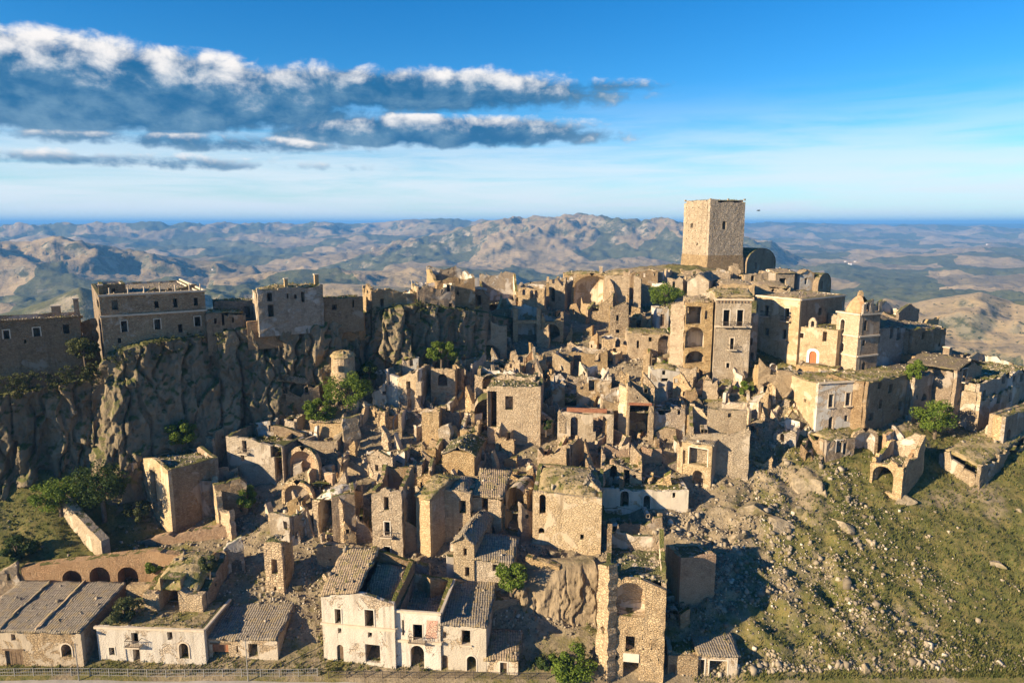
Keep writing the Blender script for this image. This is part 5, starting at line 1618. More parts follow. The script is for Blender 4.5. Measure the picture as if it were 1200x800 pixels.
H('stone_house', 'small sunlit house with projecting closet and one dark window', (467, 490, 480, 432), -12, xd=508, Y=120.5, mat='limestone', rag=.25, tops=(.8, 1, .95, .8), side='white_inside', roof='flat', rmat='rubble_stone', holes=[(476, 446.5, 481, 458, 'k'), (478, 467, 482, 478, 'n')],
  extra=lambda i: box_part(i, 'closet', np.array([*(i['B'] + i['n'] * .3 + i['t'] * .45), i['z'] + i['h'] * .55]), .5, .45, 1.2, 'limestone'))
H('ruined_house', 'wall with open arched window next to the projecting closet house', (505, 534, 466, 427), -4, d=5, Y=124, mat='sandstone', rag=.3, tops=(.95, 1, .7, .7), walls='FRL', holes=[(513, 438, 524, 452, 'a')])
stub('lone stump pillar beside the arched window wall', (533, 541, 446, 420), -30, Y=126, tops=(.9, .6), rag=.6, t=1.0)
stub('small broken wall in front of the projecting closet house', (488, 524, 486, 470), -6, Y=118, tops=(.5, .9), rag=.8)
H('ruined_house', 'crushed low house with tile-strewn roof above the niches', (366, 404, 516, 494), -6, d=6, Y=114, mat='sandstone', rag=.2, roof='shed', rmat='roof_tiles', rise=.4, side='white_inside', tops=(1, 1, 1.25, 1.25))
stub('tall dark flank wall beside the tile-strewn roof', (402, 424, 532, 482), 24, Y=114.5, mat='grey_masonry', tops=(.9, 1), rag=.5)
H('ruined_house', 'big sunlit house with a balconied window and a torn corner', (268, 333, 563, 512), -14, d=7, Y=107.5, mat='limestone', side='brown_masonry', rag=.25, tops=(1, .85, .9, 1.05), gable=.6, fill=.75, inside='brown_masonry', foot=5, holes=[(284, 516, 289, 530, 'b'), (282, 533, 286.5, 540, 'k'), (317, 523, 330, 536, 'k'), (322, 530, 334, 566, 'ak')])
H('ruined_house', 'small white hut with square hole behind the balconied house', (300, 322, 512, 492), -4, d=4, Y=114, mat='blue_wash', rag=.5, gable=.8, fill=.5, holes=[(315, 498, 320, 506)])
H('ruined_house', 'stub tower with white base next to the ivy slope', (334, 346, 512, 489), -14, d=3.5, Y=114.5, mat='limestone', rag=.3, fill=.9)
H('ruined_house', 'long curved shadowed wall with arched gap behind the big niche', (332, 396, 534, 511), -2, d=5, Y=110, mat='sandstone', rag=.2, tops=(.9, .8, 1, 1), fill=.4, holes=[(341, 516, 356, 530, 'ak')])
apse('tall sunlit vaulted niche lined with ochre plaster', 357, 582, 38, 56, -24, Y=106, inside='orange_brick', depth_f=.75, lean=.9)
apse('lower rounded niche with white plaster lining', 350, 610, 36, 44, -20, Y=101, inside='white_inside', depth_f=.7, lean=.8)
H('ruined_house', 'deep vaulted room with white dome remains on top', (368, 404, 636, 578), -16, d=6, Y=98.5, mat='sandstone_rough', inside='plastered', rag=.5, tops=(.9, 1, 1, .8), holes=[(373, 584, 394, 626, 'av', 4)], roof='mound', rmat='white_inside', dome=1.0, foot=4)
H('ruined_house', 'square sunlit pier wall with dark side next to the deep vaulted room', (391, 418, 640, 576), 16, xd=None, d=4, Y=97, mat='brown_masonry', rag=.2, tops=(.93, 1, 1, .95), fill=.9, side='sandstone')
H('ruined_house', 'roofless house with ragged lit corner above the vaulted rooms', (396, 432, 560, 537), -14, d=5, Y=106, mat='sandstone', rag=.5, tops=(1, .9, 1, 1.1), inside='blue_wash', fill=.2)
stub('shadowed hollow wall with white scraps between the pier and the three-storey house', (416, 440, 640, 580), 10, Y=97, mat='brown_masonry', tops=(.8, .6), rag=1.0, holes=[(421, 606, 425, 611, 'k')])
stub('steep rock-like retaining wall below the vaulted rooms', (370, 440, 668, 636), -6, Y=91.5, mat='sandstone', tops=(.9, 1), rag=.3, t=1.2)
stub('crumbling ridge wall descending to the big villa', (378, 400, 690, 660), -40, Y=87, mat='sandstone_rough', tops=(1, .4), rag=.6)
H('ruined_house', 'tall rectangular pillar ruin alone in the shaded hollow', (312, 334, 700, 628), -8, d=3.2, Y=89.5, mat='sandstone_rough', rag=.7, tops=(.95, 1, .9, .9), fill=.9, holes=[(318, 655, 325, 672, 'n')])
stub('broken arch wall leading down to the hollow', (262, 288, 672, 626), 24, Y=91.5, mat='grey_masonry', tops=(.7, 1), rag=.4, holes=[(272, 655, 284, 690, 'a')])
# far left middle
H('stone_house', 'flat-roofed two-storey ruin with sunlit end and dark long side', (170, 202, 607, 542), -40, xd=260, Y=101.5, mat='limestone', side='brown_masonry', rag=.15, gable=1.0, tops=(.97, 1, 1, .97), roof='flat', rmat='rubble_stone', inside='brown_masonry', foot=4, holes=[(177, 552, 183, 590, 'k'), (185, 586, 190, 594, 'n')])
stub('pair of thin ruined door jambs beside the flat-roofed ruin', (148, 160, 585, 533), -20, Y=103.5, mat='limestone', tops=(1, .9), rag=.4, holes=[(151, 540, 156, 580)])
H('ruined_house', 'roofless enclosure of slanting walls beside the flat-roofed ruin', (232, 276, 600, 556), 12, d=5, Y=102.5, mat='brown_masonry', rag=.5, tops=(.95, .9, 1, 1), fill=.1, side='sandstone')
stub('sunlit narrow end of a broken enclosure wall', (250, 256, 600, 562), -60, Y=100.5, mat='sandstone', tops=(1, .8), rag=.4)
stub('dark panel of wall beside the little green tree', (253, 292, 606, 560), 16, Y=100.5, mat='brown_masonry', tops=(.93, 1), rag=.3)
stub('small leaning sunlit wall post on the rubble bank', (259, 272, 632, 590), -40, Y=98, mat='sandstone', tops=(.9, 1), rag=.4)
H('ruined_house', 'small rubble-roofed shed under the cliff with bush on top', (230, 250, 528, 503), -24, d=4, Y=110.5, mat='sandstone', rag=.4, roof='mound', rmat='rubble_stone', dome=.5)
H('ruined_house', 'dark stepped retaining walls beneath the cliff', (156, 232, 545, 528), 20, d=3, Y=108, mat='grey_masonry', rag=.3, roof='flat', rmat='rubble_stone')
H('ruined_house', 'rock-cut house front with small windows at the cliff foot', (318, 376, 484, 438), 22, d=4, Y=118.5, mat='brown_masonry', rag=.9, tops=(.95, .75, .8, 1), roof='mound', rmat='rubble_stone', holes=[(330, 440, 334, 445, 'k'), (329, 462, 335, 471, 'k'), (357, 453, 362, 462, 'ak'), (330, 455, 337, 461, 'n')])
H('ruined_house', 'tiny white arched chapel front in the rock', (471, 491, 431, 417), 8, d=3, Y=126, mat='blue_wash', rag=.3, roof='mound', rmat='roof_grass', holes=[(480, 419, 484, 429, 'ak'), (476, 420, 478, 423, 'k')])


def turret():
    P = at(403, 446, 121)
    k = mpp(P)
    R, Hh = 13.5 * k, 38 * k
    root = empty('round_turret', P)
    tag(root, 'stubby round turret ruin with grassy cap under the cliff', 'turret', GROUP, 'thing')
    N, rng = 20, random.Random(3)
    prof = [(1.08, -3), (1.05, 0), (1.0, .5 * Hh), (.97, .78 * Hh), (1.0, .8 * Hh)]
    vs = [(R * r * math.cos(2 * math.pi * i / N), R * r * math.sin(2 * math.pi * i / N), z + rng.uniform(-.06, .06)) for r, z in prof for i in range(N)]
    MB().add(vs, [(j * N + i, j * N + (i + 1) % N, (j + 1) * N + (i + 1) % N, (j + 1) * N + i) for j in range(len(prof) - 1) for i in range(N)]).build('wall', MATS['sandstone'], root)
    prof = [(1.1, .78 * Hh), (.95, .86 * Hh), (.6, .92 * Hh), (.05, .95 * Hh)]
    vs = [(R * r * math.cos(2 * math.pi * i / N), R * r * math.sin(2 * math.pi * i / N), z + rng.uniform(-.15, .15)) for r, z in prof for i in range(N)]
    MB().add(vs, [(j * N + i, j * N + (i + 1) % N, (j + 1) * N + (i + 1) % N, (j + 1) * N + i) for j in range(len(prof) - 1) for i in range(N)]).build('roof', MATS['roof_grass'], root)
    q = -np.array([P[0] + 30, P[1], 0]) / np.linalg.norm([P[0] + 30, P[1]]) * R * 1.0
    MB().box((q[0], q[1], Hh * .45), (.35, 0, 0), (0, .15, 0), (0, 0, .55)).build('window', MATS['glass_dark'], root)


turret()

# ------------------------------------------------------------------ foreground row along the road
H('stone_house', 'long stone warehouse with arched window and wooden door by the road', (-34, 99, 782, 739), -2, d=9.5, Y=77.9, mat='plastered', side='brown_masonry', rag=.08, tops=(1, 1, 1.2, 1.2), roof='shed', rmat='roof_grey', rise=.2, inside='brown_masonry',
  holes=[(13, 742.5, 18, 750, 'k'), (7, 762, 27.5, 783, 'dl'), (72, 754, 84, 769, 'afk')],
  extra=lambda i: [bumpy(i['root'], 'roof_rib', i['org'], [i['A'] + (i['B'] - i['A']) * u0, i['A'] + (i['B'] - i['A']) * u1, i['D'] + (i['C'] - i['D']) * u1, i['D'] + (i['C'] - i['D']) * u0], [i['hs'][0] + .32, i['hs'][0] + .32, i['hs'][2] + .5, i['hs'][2] + .5], 'roof_tiles', i['rng'], .05, thick=.3) for u0, u1 in ((.60, .63), (.28, .3))])
H('stone_house', 'whitewashed two-storey house with balcony and arched door by the road', (117, 242, 777, 735), -3, d=7, Y=78.2, mat='whitewashed', side='brown_masonry', rag=.15, tops=(1, .98, 1, 1), roof='flat', rmat='roof_grass', inside='brown_masonry',
  holes=[(154, 741, 162, 754.5, 'b'), (128, 758, 134.5, 767, 'wk'), (156, 759, 164, 775, 'k'), (196, 740, 202, 749.5, 'k'), (210, 753, 221, 771, 'afk'), (120, 772, 125, 776, 'k'), (126, 772, 131, 778, 'k')], cornice=[736])
H('ruined_house', 'roofless upper ruin with thick piers round a black vault', (171, 240, 738, 690), -4, d=8, Y=82.5, mat='sandstone', side='brown_masonry', rag=.5, tops=(1, 1, 1.35, 1.3), inside='brown_masonry', t=1.0, holes=[(187, 682, 210, 737, 'k', 5)], roof='mound', rmat='roof_grass', dome=1.2,
  extra=lambda i: chimney(i, .82, -.08, .2, .55, 'whitewashed', z=i['z'] + 1.2))
stub('pale yard wall joining the black vault ruin to the arched brick wall', (146, 180, 700, 678), -4, Y=86, mat='sandstone', tops=(.9, 1), rag=.3)
H('stone_house', 'low house with rust-red shutter and grey lean-to roof by the road', (242, 326, 773, 748), -2, d=8, Y=78.6, mat='plastered', side='sandstone', rag=.08, tops=(1, 1, 1.3, 1.3), roof='shed', rmat='roof_grey', rise=.2, inside='brown_masonry', holes=[(249, 754.5, 268, 772.5, 'Rkl'), (291, 754, 302, 770, 'k'), (277, 756, 279, 764, 'n')])
H('retaining_wall', 'orange brick retaining wall with three blind arches', (28, 176, 700, 654), 3, d=1.6, Y=89.5, mat='orange_brick', rag=.05, tops=(.8, 1.12, 1.1, .8), walls='F', t=1.5, holes=[(73, 668, 96, 690, 'an'), (105, 664, 129, 690, 'an'), (138, 664, 162, 690, 'an')], inside='orange_brick', cat='wall', group=None)
stub('eastern stretch of the orange retaining wall, plain and grass-topped', (175, 252, 690, 646), -4, Y=90.5, mat='orange_brick', tops=(1, .95), rag=.15, t=1.2)
stub('upper ochre retaining wall curving along the path', (150, 270, 640, 613), 2, Y=97, mat='orange_brick', tops=(.25, 1), rag=.25, t=1.4)
stub('smooth pale ramp parapet catching the sun beside the trees', (74, 120, 640, 588), -30, Y=97.5, mat='limestone', tops=(1, .3), rag=.05, t=1.2)
stub('grey broken wall in the shade at the left margin', (-12, 28, 716, 660), 14, Y=87, mat='grey_masonry', tops=(.85, 1), rag=.4, holes=[(8, 672, 12, 680)])
# the villa
H('villa', 'large pale villa with torn gable and black windows beside the road', (380, 464, 780, 700), -9, d=8.5, Y=77.8, mat='whitewashed', side='brown_masonry', rag=.1, gable=.9, tops=(1.0, .97, 1.12, 1.2), inside='brown_masonry', foot=3, cornice=[733.5], group=None,
  holes=[(392.5, 713, 399.5, 730, 'wk'), (427.5, 714, 438, 735, 'wk'), (396, 735.5, 400, 741.5, 'k'), (431, 740.5, 436, 746.5, 'k'), (395, 755, 402.5, 774, 'adk'), (428, 755, 445.5, 776, 'k')],
  extra=lambda i: (bumpy(i['root'], 'roof', i['org'], [i['A'] + i['n'] * .3 - i['t'] * .3, i['A'] + (i['B'] - i['A']) * .52, i['D'] + (i['C'] - i['D']) * .5, i['D'] - i['t'] * .3], [i['hs'][0] + .05, i['hs'][0] + .95, i['hs'][2] + 1.3, i['hs'][3] + .2], 'roof_tiles', i['rng'], .12, thick=.25, res=.5),
                   bumpy(i['root'], 'fallen_roof', i['org'], [i['A'] + (i['B'] - i['A']) * .5 - i['n'] * .8, i['B'] - i['n'] * .8 - i['t'] * .7, i['C'] - i['t'] * .7 + i['n'], i['D'] + (i['C'] - i['D']) * .5 + i['n']], [i['hs'][0] - 1.2, i['hs'][0] - 1.8, i['hs'][2] - .8, i['hs'][2] - .2], 'roof_tiles', i['rng'], .45, thick=.2, res=.5)))
H('villa', 'middle villa wing with red-washed plaster, balcony and broken arched door', (464, 517, 786, 716), -7, d=8, Y=77.2, mat='whitewashed', side='brown_masonry', rag=.12, tops=(1, .97, 1.05, 1.08), inside='brown_masonry', cornice=[716.5, 751], group=None, fill=.8, fmat='roof_tiles',
  holes=[(484, 731, 495, 750, 'wb'), (481, 756, 497, 785, 'ak'), (471, 726, 473.5, 744, 'n')],
  extra=lambda i: MB().add([i['W']['F'].pt(u, v, .02) - i['org'] for u, v in [(q[0], q[1]) for q in (i['W']['F'].uv(499, 748), i['W']['F'].uv(512, 748), i['W']['F'].uv(513, 727), i['W']['F'].uv(500, 726))]], [(0, 1, 2, 3)]).build('red_plaster', MATS['pink_plaster'], i['root']))
H('villa', 'end villa wing with dark lean-to roof and two arched doors', (517, 570, 790, 731), -6, xd=606, Y=76.8, mat='whitewashed', side='blue_wash', rag=0, tops=(1, .98, 1.12, 1.14), roof='shed', rmat='roof_grey', rise=.25, inside='brown_masonry', group=None,
  holes=[(541, 738, 551, 755, 'sk'), (519, 740, 523, 747.5, 'k'), (547, 768, 558, 788, 'awk'), (518, 767, 525, 785, 'adk')], rholes=[(582, 732, 590, 750, 'k')])
H('stone_house', 'small roadside shed with plank door beside the villa', (570, 607, 792, 772), -4, d=4.5, Y=76.4, mat='plastered', rag=.05, roof='shed', rmat='roof_tiles', rise=.6, tops=(1, 1, 1.1, 1.1), holes=[(586, 775.5, 594, 792, 'wd')])
stub('garden wall running up behind the villa wings', (505, 545, 715, 668), 36, Y=85, mat='sandstone', tops=(1, .6), rag=.2)
stub('pale boundary wall next to the fig tree', (572, 608, 715, 700), 20, Y=83.5, mat='limestone', tops=(1, .8), rag=.15)
H('stone_house', 'small cream house with dark pitched roof above the villa', (532, 556, 690, 636), -14, xd=583, Y=86.5, mat='limestone', rag=0, gable=1.0, roof='gable', rmat='roof_grey', inside='brown_masonry', holes=[(543, 642, 547, 651, 'k'), (545, 664, 550, 675, 'k')], rholes=[(577, 660, 583, 669, 'k')])
H('stone_house', 'low annex with slanting grey roof beside the small cream house', (556, 600, 692, 655), -8, d=5, Y=86, mat='limestone', rag=.1, tops=(1, .9, 1.1, 1.2), roof='shed', rmat='roof_grey', rise=.3, holes=[(577, 661, 583, 669, 'k')])
stub('white corner of a buried outbuilding above the villa', (524, 534, 672, 650), 10, Y=88, mat='whitewashed', tops=(1, .9), rag=.2)
# the tall front house and what stands round it


def front_house():
    i = H('ruined_house', 'tall narrow ruin with plastered niche, tall doorway and white lintel by the road', (707, 777, 799, 660), -9, d=9, Y=75.6, mat='sandstone', side='brown_masonry', rag=.7, tops=(.98, .9, 1.05, 1.08), inside='plastered', foot=3, group=None,
          fill=.84,
          holes=[(721, 682, 756, 722, 'av', 1.6), (733, 745, 744, 763, 'k'), (730, 775, 748.5, 799, 'k'), (721, 768, 724, 772, 'n')] + [(x, y, x + 1.6, y + 1.6, 'n', .25) for x, y in [(711, 742), (711, 752), (711, 764), (724, 742), (752, 738), (752, 748), (762, 738), (770, 738), (762, 748), (770, 748), (763, 760), (771, 760), (753, 760), (762, 772), (771, 772)]])
    W = i['W']['F']
    (u0, v0), (u1, v1) = W.uv(730, 774), W.uv(749, 766)
    t3, n3 = np.array([*W.t, 0]), np.array([*W.n, 0])
    MB().box(W.pt((u0 + u1) / 2, (v0 + v1) / 2, .02) - i['org'], t3 * (u1 - u0) / 2, n3 * .06, (0, 0, (v1 - v0) / 2)).build('lintel', MATS['limewash'], i['root'])


front_house()
stub('sloping side buttress of the tall narrow ruin', (697, 712, 795, 652), -62, Y=79, mat='sandstone_rough', tops=(.93, 1), rag=.4, t=1.2)
H('stone_house', 'low stone store attached to the tall narrow ruin', (782, 817, 796, 764), -5, d=5, Y=76, mat='sandstone', rag=.2, roof='flat', rmat='rubble_stone', holes=[(784, 778, 791.5, 795, 'dk')])
H('stone_house', 'white-framed garage with two square openings by the road', (816, 863, 796, 767), -5, d=5, Y=76, mat='plastered', rag=.03, roof='shed', rmat='roof_grey', rise=.4, holes=[(817.5, 772, 825.5, 791, 'wk'), (831, 773.5, 852, 794, 'wk')])
H('brick_bastion', 'square brown brick bastion wall in half shadow', (795, 836, 716, 650), 14, xd=778, Y=86.5, mat='orange_brick', side='sandstone', rag=.1, tops=(1, .97, .95, 1), roof='flat', rmat='rubble_stone', cat='bastion', group=None, foot=4)
stub('dark yard wall running from the bastion towards the tall ruin', (746, 792, 690, 652), 16, Y=88, mat='brown_masonry', tops=(.85, 1), rag=.3)
H('ruined_house', 'dim arched bay with pale blue plaster behind the stone store', (776, 808, 748, 712), 4, d=4, Y=81.5, mat='brown_masonry', rag=.4, inside='blue_wash', roof='mound', rmat='rubble_stone', holes=[(782, 716, 797, 745, 'an', 1.0), (776, 718, 783, 729, 'k')])
stub('broken terrace wall over the rock face, next to the tall narrow ruin', (652, 702, 684, 658), 8, Y=86, mat='sandstone_rough', tops=(.8, 1), rag=.5, t=1.0)
stub('stone wall capping the rock face above the fig tree', (616, 655, 694, 653), -20, Y=86.2, mat='sandstone', tops=(1, .9), rag=.25, t=1.0)

# ------------------------------------------------------------------ smaller broken walls that fill the gaps
GAP = [
    ('nub of wall under the fig-green shrub below the palace', 430, 446, 500, 482, -20, 118), ('bent wall end catching light above the three-storey house', 424, 438, 560, 530, -25, 105.5),
    ('toppled wall corner between vaulted niches', 376, 392, 560, 540, -20, 107), ('ragged wall tooth over the white half vault', 440, 452, 576, 552, -30, 103),
    ('short cross wall in the shaded street below the big masonry block', 590, 606, 545, 524, -10, 108), ('upright wall flake beside the horn-shaped pillar', 672, 680, 560, 530, -10, 103.5),
    ('little peaked wall on the shoulder left of the dark cut', 634, 648, 476, 450, -16, 120), ('crooked wall behind the grassy-roofed house', 648, 672, 578, 560, -8, 100),
    ('stepped wall above the row of narrow doorways', 664, 700, 446, 432, -6, 127), ('low parapet on the terrace under the white vaulted room', 600, 636, 414, 402, -2, 141),
    ('broken coping along the upper street under the arched windows', 600, 642, 372, 358, -4, 156), ('crumbled corner under the skyline shell', 566, 600, 372, 357, 4, 152),
    ('weathered pier in front of the terrace with dark slots', 752, 762, 440, 398, -35, 132), ('half-buried wall beside the small hut', 726, 746, 392, 378, -10, 150),
    ('squat wall remnant below the cut-open palace', 822, 842, 470, 438, -20, 121), ('small tumbled wall under the two-window palace', 846, 880, 468, 452, -10, 119.5),
    ('split wall at the corner of the arcade ruin', 912, 926, 480, 452, -30, 117), ('low boundary wall on the rubble under the pale plain-walled house', 832, 852, 600, 582, 10, 99.5),
    ('wall shard between open room and square pier house', 520, 540, 500, 474, -12, 117.5), ('thin dividing wall in the gutted row', 640, 650, 436, 406, -20, 137),
    ('broken lower wall under the jagged see-through front', 466, 496, 580, 562, -10, 103), ('mossy wall on the bank above the villa roof', 440, 470, 682, 664, -20, 88.5),
    ('toothed wall stump at the edge of the rubble fan', 664, 680, 412, 396, -20, 144), ('blunt wall end under the tall narrow chimney ruin', 738, 752, 368, 350, -20, 157)]
for lab, x0, x1, yb_, yt_, yw, Yd in GAP:
    stub(lab, (x0, x1, yb_, yt_), yw, Y=Yd, tops=(random.Random(x0).uniform(.6, 1), random.Random(x1).uniform(.5, 1)), rag=.8, t=.9, mat=random.Random(yb_).choice(('sandstone', 'sandstone_rough', 'limestone')))

H('ruined_house', 'small shaded ruin stepping down the rocks between the arcade and the scree', (905, 932, 528, 498), -30, d=4.5, mat='grey_masonry', rag=.8, tops=(.8, 1, 1.2, 1), fill=.3, holes=[(914, 508, 919, 518, 'ak')])
H('ruined_house', 'lowest broken hut below the arcade with one arched hole', (936, 962, 546, 519), -34, d=4.5, mat='brown_masonry', rag=.8, tops=(1, .7, 1, 1.2), fill=.3, holes=[(944, 530, 950, 541, 'ak')])
stub('ragged terrace wall on the scree between loggia house and lowest hut', (880, 906, 552, 528), -20, tops=(.6, 1), rag=.9, t=1.1)
stub('sunken field wall on the scree near the white-framed garage', (852, 880, 640, 622), -24, tops=(.9, .4), rag=.8, t=1.0)
# ------------------------------------------------------------------ smaller broken houses and wall stumps among the big ones
def fillers():
    """pieces that stand between the houses, each told apart by the neighbour it stands at"""
    rng = random.Random(77)

    def pix(p):
        z = depth(p)
        return 600 + FOC * p[0] / z, 400 - FOC * ((p[2] - CZ) * CP + p[1] * SP) / z

    refs = [(np.array(pix(np.array(o.location))), str(o['label'])) for o in BUILT]
    up = ([300, 340, 430, 545, 600, 690, 770, 800, 890, 960], [560, 505, 478, 432, 362, 352, 372, 430, 460, 470])
    lo = ([300, 340, 430, 520, 620, 700, 800, 850, 890, 960], [640, 650, 655, 650, 640, 606, 590, 560, 520, 520])
    used, placed = set(), []
    shells = ('small roofless room', 'gutted little house', 'broken cell of walls', 'tiny open-topped ruin', 'half-fallen stone hut')
    stubs = ('toothed wall stump', 'low crumbling wall', 'jagged wall piece', 'leaning wall remnant', 'ragged pillar')
    n = 0
    for _ in range(9000):
        if n >= 175:
            break
        x, y = rng.uniform(300, 955), rng.uniform(360, 655)
        if not np.interp(x, *up) < y < np.interp(x, *lo):
            continue
        if placed and min(np.hypot(x - p[0], (y - p[1]) * 1.3) for p in placed) < 12:
            continue
        shell = rng.random() < .55
        sc = np.interp(y, [360, 640], [.72, 1.15])
        w, hgt = (rng.uniform(14, 30) * sc, rng.uniform(24, 46) * sc) if shell else (rng.uniform(8, 20) * sc, rng.uniform(18, 44) * sc)
        Y = hit(x, y)[1]
        bad = False
        for (xl, xr, yb, yt, Yq) in RECT:
            if Yq < Y - .5:
                continue
            ov = max(0, min(x + w / 2, xr) - max(x - w / 2, xl)) * max(0, min(y, yb) - max(y - hgt, yt))
            if ov > .36 * (xr - xl) * (yb - yt):
                bad = True
                break
        if bad:
            continue
        kn = (shells if shell else stubs)[rng.randrange(5)]
        lab = None
        for dd, k in sorted((float(np.hypot(*(q - (x, y)))), k) for k, (q, l) in enumerate(refs))[:4]:
            q, l = refs[k]
            dx, dy = x - q[0], y - q[1]
            rel = ('just below' if dy > 0 else 'just behind') if abs(dy) > abs(dx) else ('right of' if dx > 0 else 'left of')
            if (k, rel) in used:
                continue
            used.add((k, rel))
            words = l.split()
            room = 16 - len(kn.split()) - len(rel.split()) - 1
            if len(words) > room:
                words = words[:room]
                link_words = ('and', 'with', 'of', 'in', 'on', 'under', 'below', 'above', 'by', 'beside', 'between', 'at', 'behind', 'over', 'inside', 'facing', 'before', 'showing', 'against', 'along', 'round', 'next', 'left', 'right', 'running', 'leading')
                cut = [i for i, w_ in enumerate(words) if w_ in link_words and i > 1]
                if cut:
                    words = words[:cut[-1]]
                while words[-1] in link_words or words[-1] in ('a', 'the', 'to', 'its', 'one', 'two', 'an'):
                    words.pop()
            words = [w_ for w_ in words]
            words[-1] = words[-1].rstrip(',')
            lab = kn + ' ' + rel + ' the ' + ' '.join(words)
            break
        if not lab:
            continue
        placed.append((x, y))
        n += 1
        mat = rng.choice(('sandstone', 'sandstone_rough', 'limestone', 'plastered', 'sandstone', 'brown_masonry', 'grey_masonry'))
        yaw = rng.uniform(-45, -2) if rng.random() < .75 else rng.uniform(5, 35)
        f = (x - w / 2, x + w / 2, y, y - hgt)
        hl = []
        for _k in range(rng.choice((1, 1, 2, 3)) if shell else rng.choice((0, 0, 1))):
            hx, hy = x + rng.uniform(-.32, .32) * w, y - hgt * rng.uniform(.15, .6)
            ww, hh = rng.uniform(2.2, 5) * sc, rng.uniform(4, 9) * sc
            if all(abs(hx - e[0] - 2) > 6 for e in hl):
                hl.append((hx - ww / 2, hy - hh, hx + ww / 2, hy, rng.choice(('', 'a', 'k', 'ak', ''))))
        if shell:
            house('ruined_house', lab, f, yaw, d=rng.uniform(3, 5.5), Y=Y, mat=mat, inside=rng.choice(('white_inside', 'plastered', 'orange_brick', 'brown_masonry', 'sandstone')), holes=hl, rag=rng.uniform(.5, 1.0),
                  tops=(rng.uniform(.55, 1), rng.uniform(.55, 1), rng.uniform(.7, 1.25), rng.uniform(.7, 1.25)), fill=rng.uniform(.02, .4), walls=rng.choice(('FRBL', 'FRBL', 'LBR', 'FBL', 'FRB')))
        else:
            a_, b_ = (1, rng.uniform(.25, .8)) if rng.random() < .5 else (rng.uniform(.25, .8), 1)
            stub(lab, f, yaw, Y=Y, mat=mat, tops=(a_, b_), rag=rng.uniform(.5, 1.1), t=rng.uniform(.6, 1.1), holes=hl)


fillers()


# ------------------------------------------------------------------ trees and bushes
def crown_mesh(rng, rx, ry, rz, n_clump, n_leaf, size):
    C, rr = [], []
    for _ in range(n_clump):
        while True:
            p = np.array([rng.uniform(-1, 1) for _ in range(3)])
            q = np.linalg.norm(p)
            if 0.25 < q < 1:
                break
        p = p / q * (q ** 0.5)
        C.append(p * (rx, ry, rz) * rng.uniform(.62, .95))
        rr.append(rng.uniform(.2, .42))
    g = np.random.default_rng(rng.randint(0, 99999))
    k = g.integers(0, n_clump, n_leaf)
    C, rr = np.array(C), np.array(rr)
    d = g.normal(size=(n_leaf, 3))
    d /= np.linalg.norm(d, axis=1)[:, None]
    rad_ = np.cbrt(g.uniform(0.25, 1, n_leaf))[:, None] * (rr[k] * min(rx, ry, rz))[:, None]
    P = C[k] + d * rad_ * (1.15, 1.15, .9)
    a = g.normal(size=(n_leaf, 3))
    a /= np.linalg.norm(a, axis=1)[:, None]
    b = np.cross(a, d + 0.3 * g.normal(size=(n_leaf, 3)))
    b /= np.linalg.norm(b, axis=1)[:, None] + 1e-9
    s = (size * g.uniform(.6, 1.3, n_leaf))[:, None]
    V = np.stack([P - a * s, P + b * s * .55, P + a * s, P - b * s * .55], 1).reshape(-1, 3)
    F = np.arange(len(V)).reshape(-1, 4)
    return V, F, C


def tree(name, label, px, py, w_px, h_px, mat='leaf_bright', Y=None, cat='tree', n=None, group='trees and bushes'):
    SEED[0] += 1
    rng = random.Random(SEED[0])
    P = at(px, py, Y) if Y else hit(px, py)
    k = mpp(P)
    w, h = w_px * k, h_px * k
    root = empty(name, P)
    tag(root, label, cat, group, 'thing')
    rz = h * (.40 if cat == 'tree' else .46)
    V, F, C = crown_mesh(rng, w / 2, w / 2 * .9, rz, max(10, int(w * 5)), n or int(min(5200, 700 + w * h * 130)), .17 if w > 2.5 else .13)
    V = V + (0, 0, h - rz)
    V[:, 2] = np.maximum(V[:, 2], -.1)
    link('crown', np_mesh('crown', V, F), MATS[mat], root)
    m = MB()
    top = np.array([0, 0, h - rz])
    m.tube([(0, 0, -1), top * .45 + (rng.uniform(-.15, .15), 0, 0), top], [.045 * h, .035 * h, .02 * h], 7)
    for c in C[: min(len(C), 9)]:
        e = c * .8 + top
        m.tube([top * rng.uniform(.3, .7), (e + top) / 2 * (1, 1, .9), e], [.02 * h, .013 * h, .005 * h], 5)
    t = m.build('trunk', MATS['bark'], root)
    return root


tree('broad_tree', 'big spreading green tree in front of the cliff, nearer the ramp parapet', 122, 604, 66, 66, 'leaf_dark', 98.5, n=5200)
tree('broad_tree', 'green tree at the cliff foot half in sun, behind the ramp parapet', 72, 612, 62, 58, 'leaf_bright', 97.5, n=4600)
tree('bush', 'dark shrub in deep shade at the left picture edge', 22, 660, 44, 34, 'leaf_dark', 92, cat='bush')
tree('bush', 'bright green bush at the foot of the cliff', 212, 522, 36, 31, 'leaf_bright', 108, cat='bush')
tree('bush', 'wide ivy thicket on the slope under the round turret', 408, 480, 60, 44, 'leaf_bright', 117, cat='bush')
tree('bush', 'low ivy thicket spilling down towards the tile-strewn roof', 374, 496, 46, 30, 'leaf_bright', 115.5, cat='bush')
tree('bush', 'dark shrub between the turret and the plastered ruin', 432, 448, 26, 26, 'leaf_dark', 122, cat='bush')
tree('round_tree', 'rounded green tree under the skyline rock', 517, 429, 38, 30, 'leaf_bright', 127)
tree('round_tree', 'flat green tree crown between ruins below the keep', 779, 364, 46, 32, 'leaf_bright', 153)
tree('fig_tree', 'bright green fig tree beside the small cream house', 599, 698, 42, 44, 'leaf_bright', 84.2)
tree('round_tree', 'small round tree on the wall under the church nave', 1071, 456, 24, 34, 'leaf_bright', 116.5)
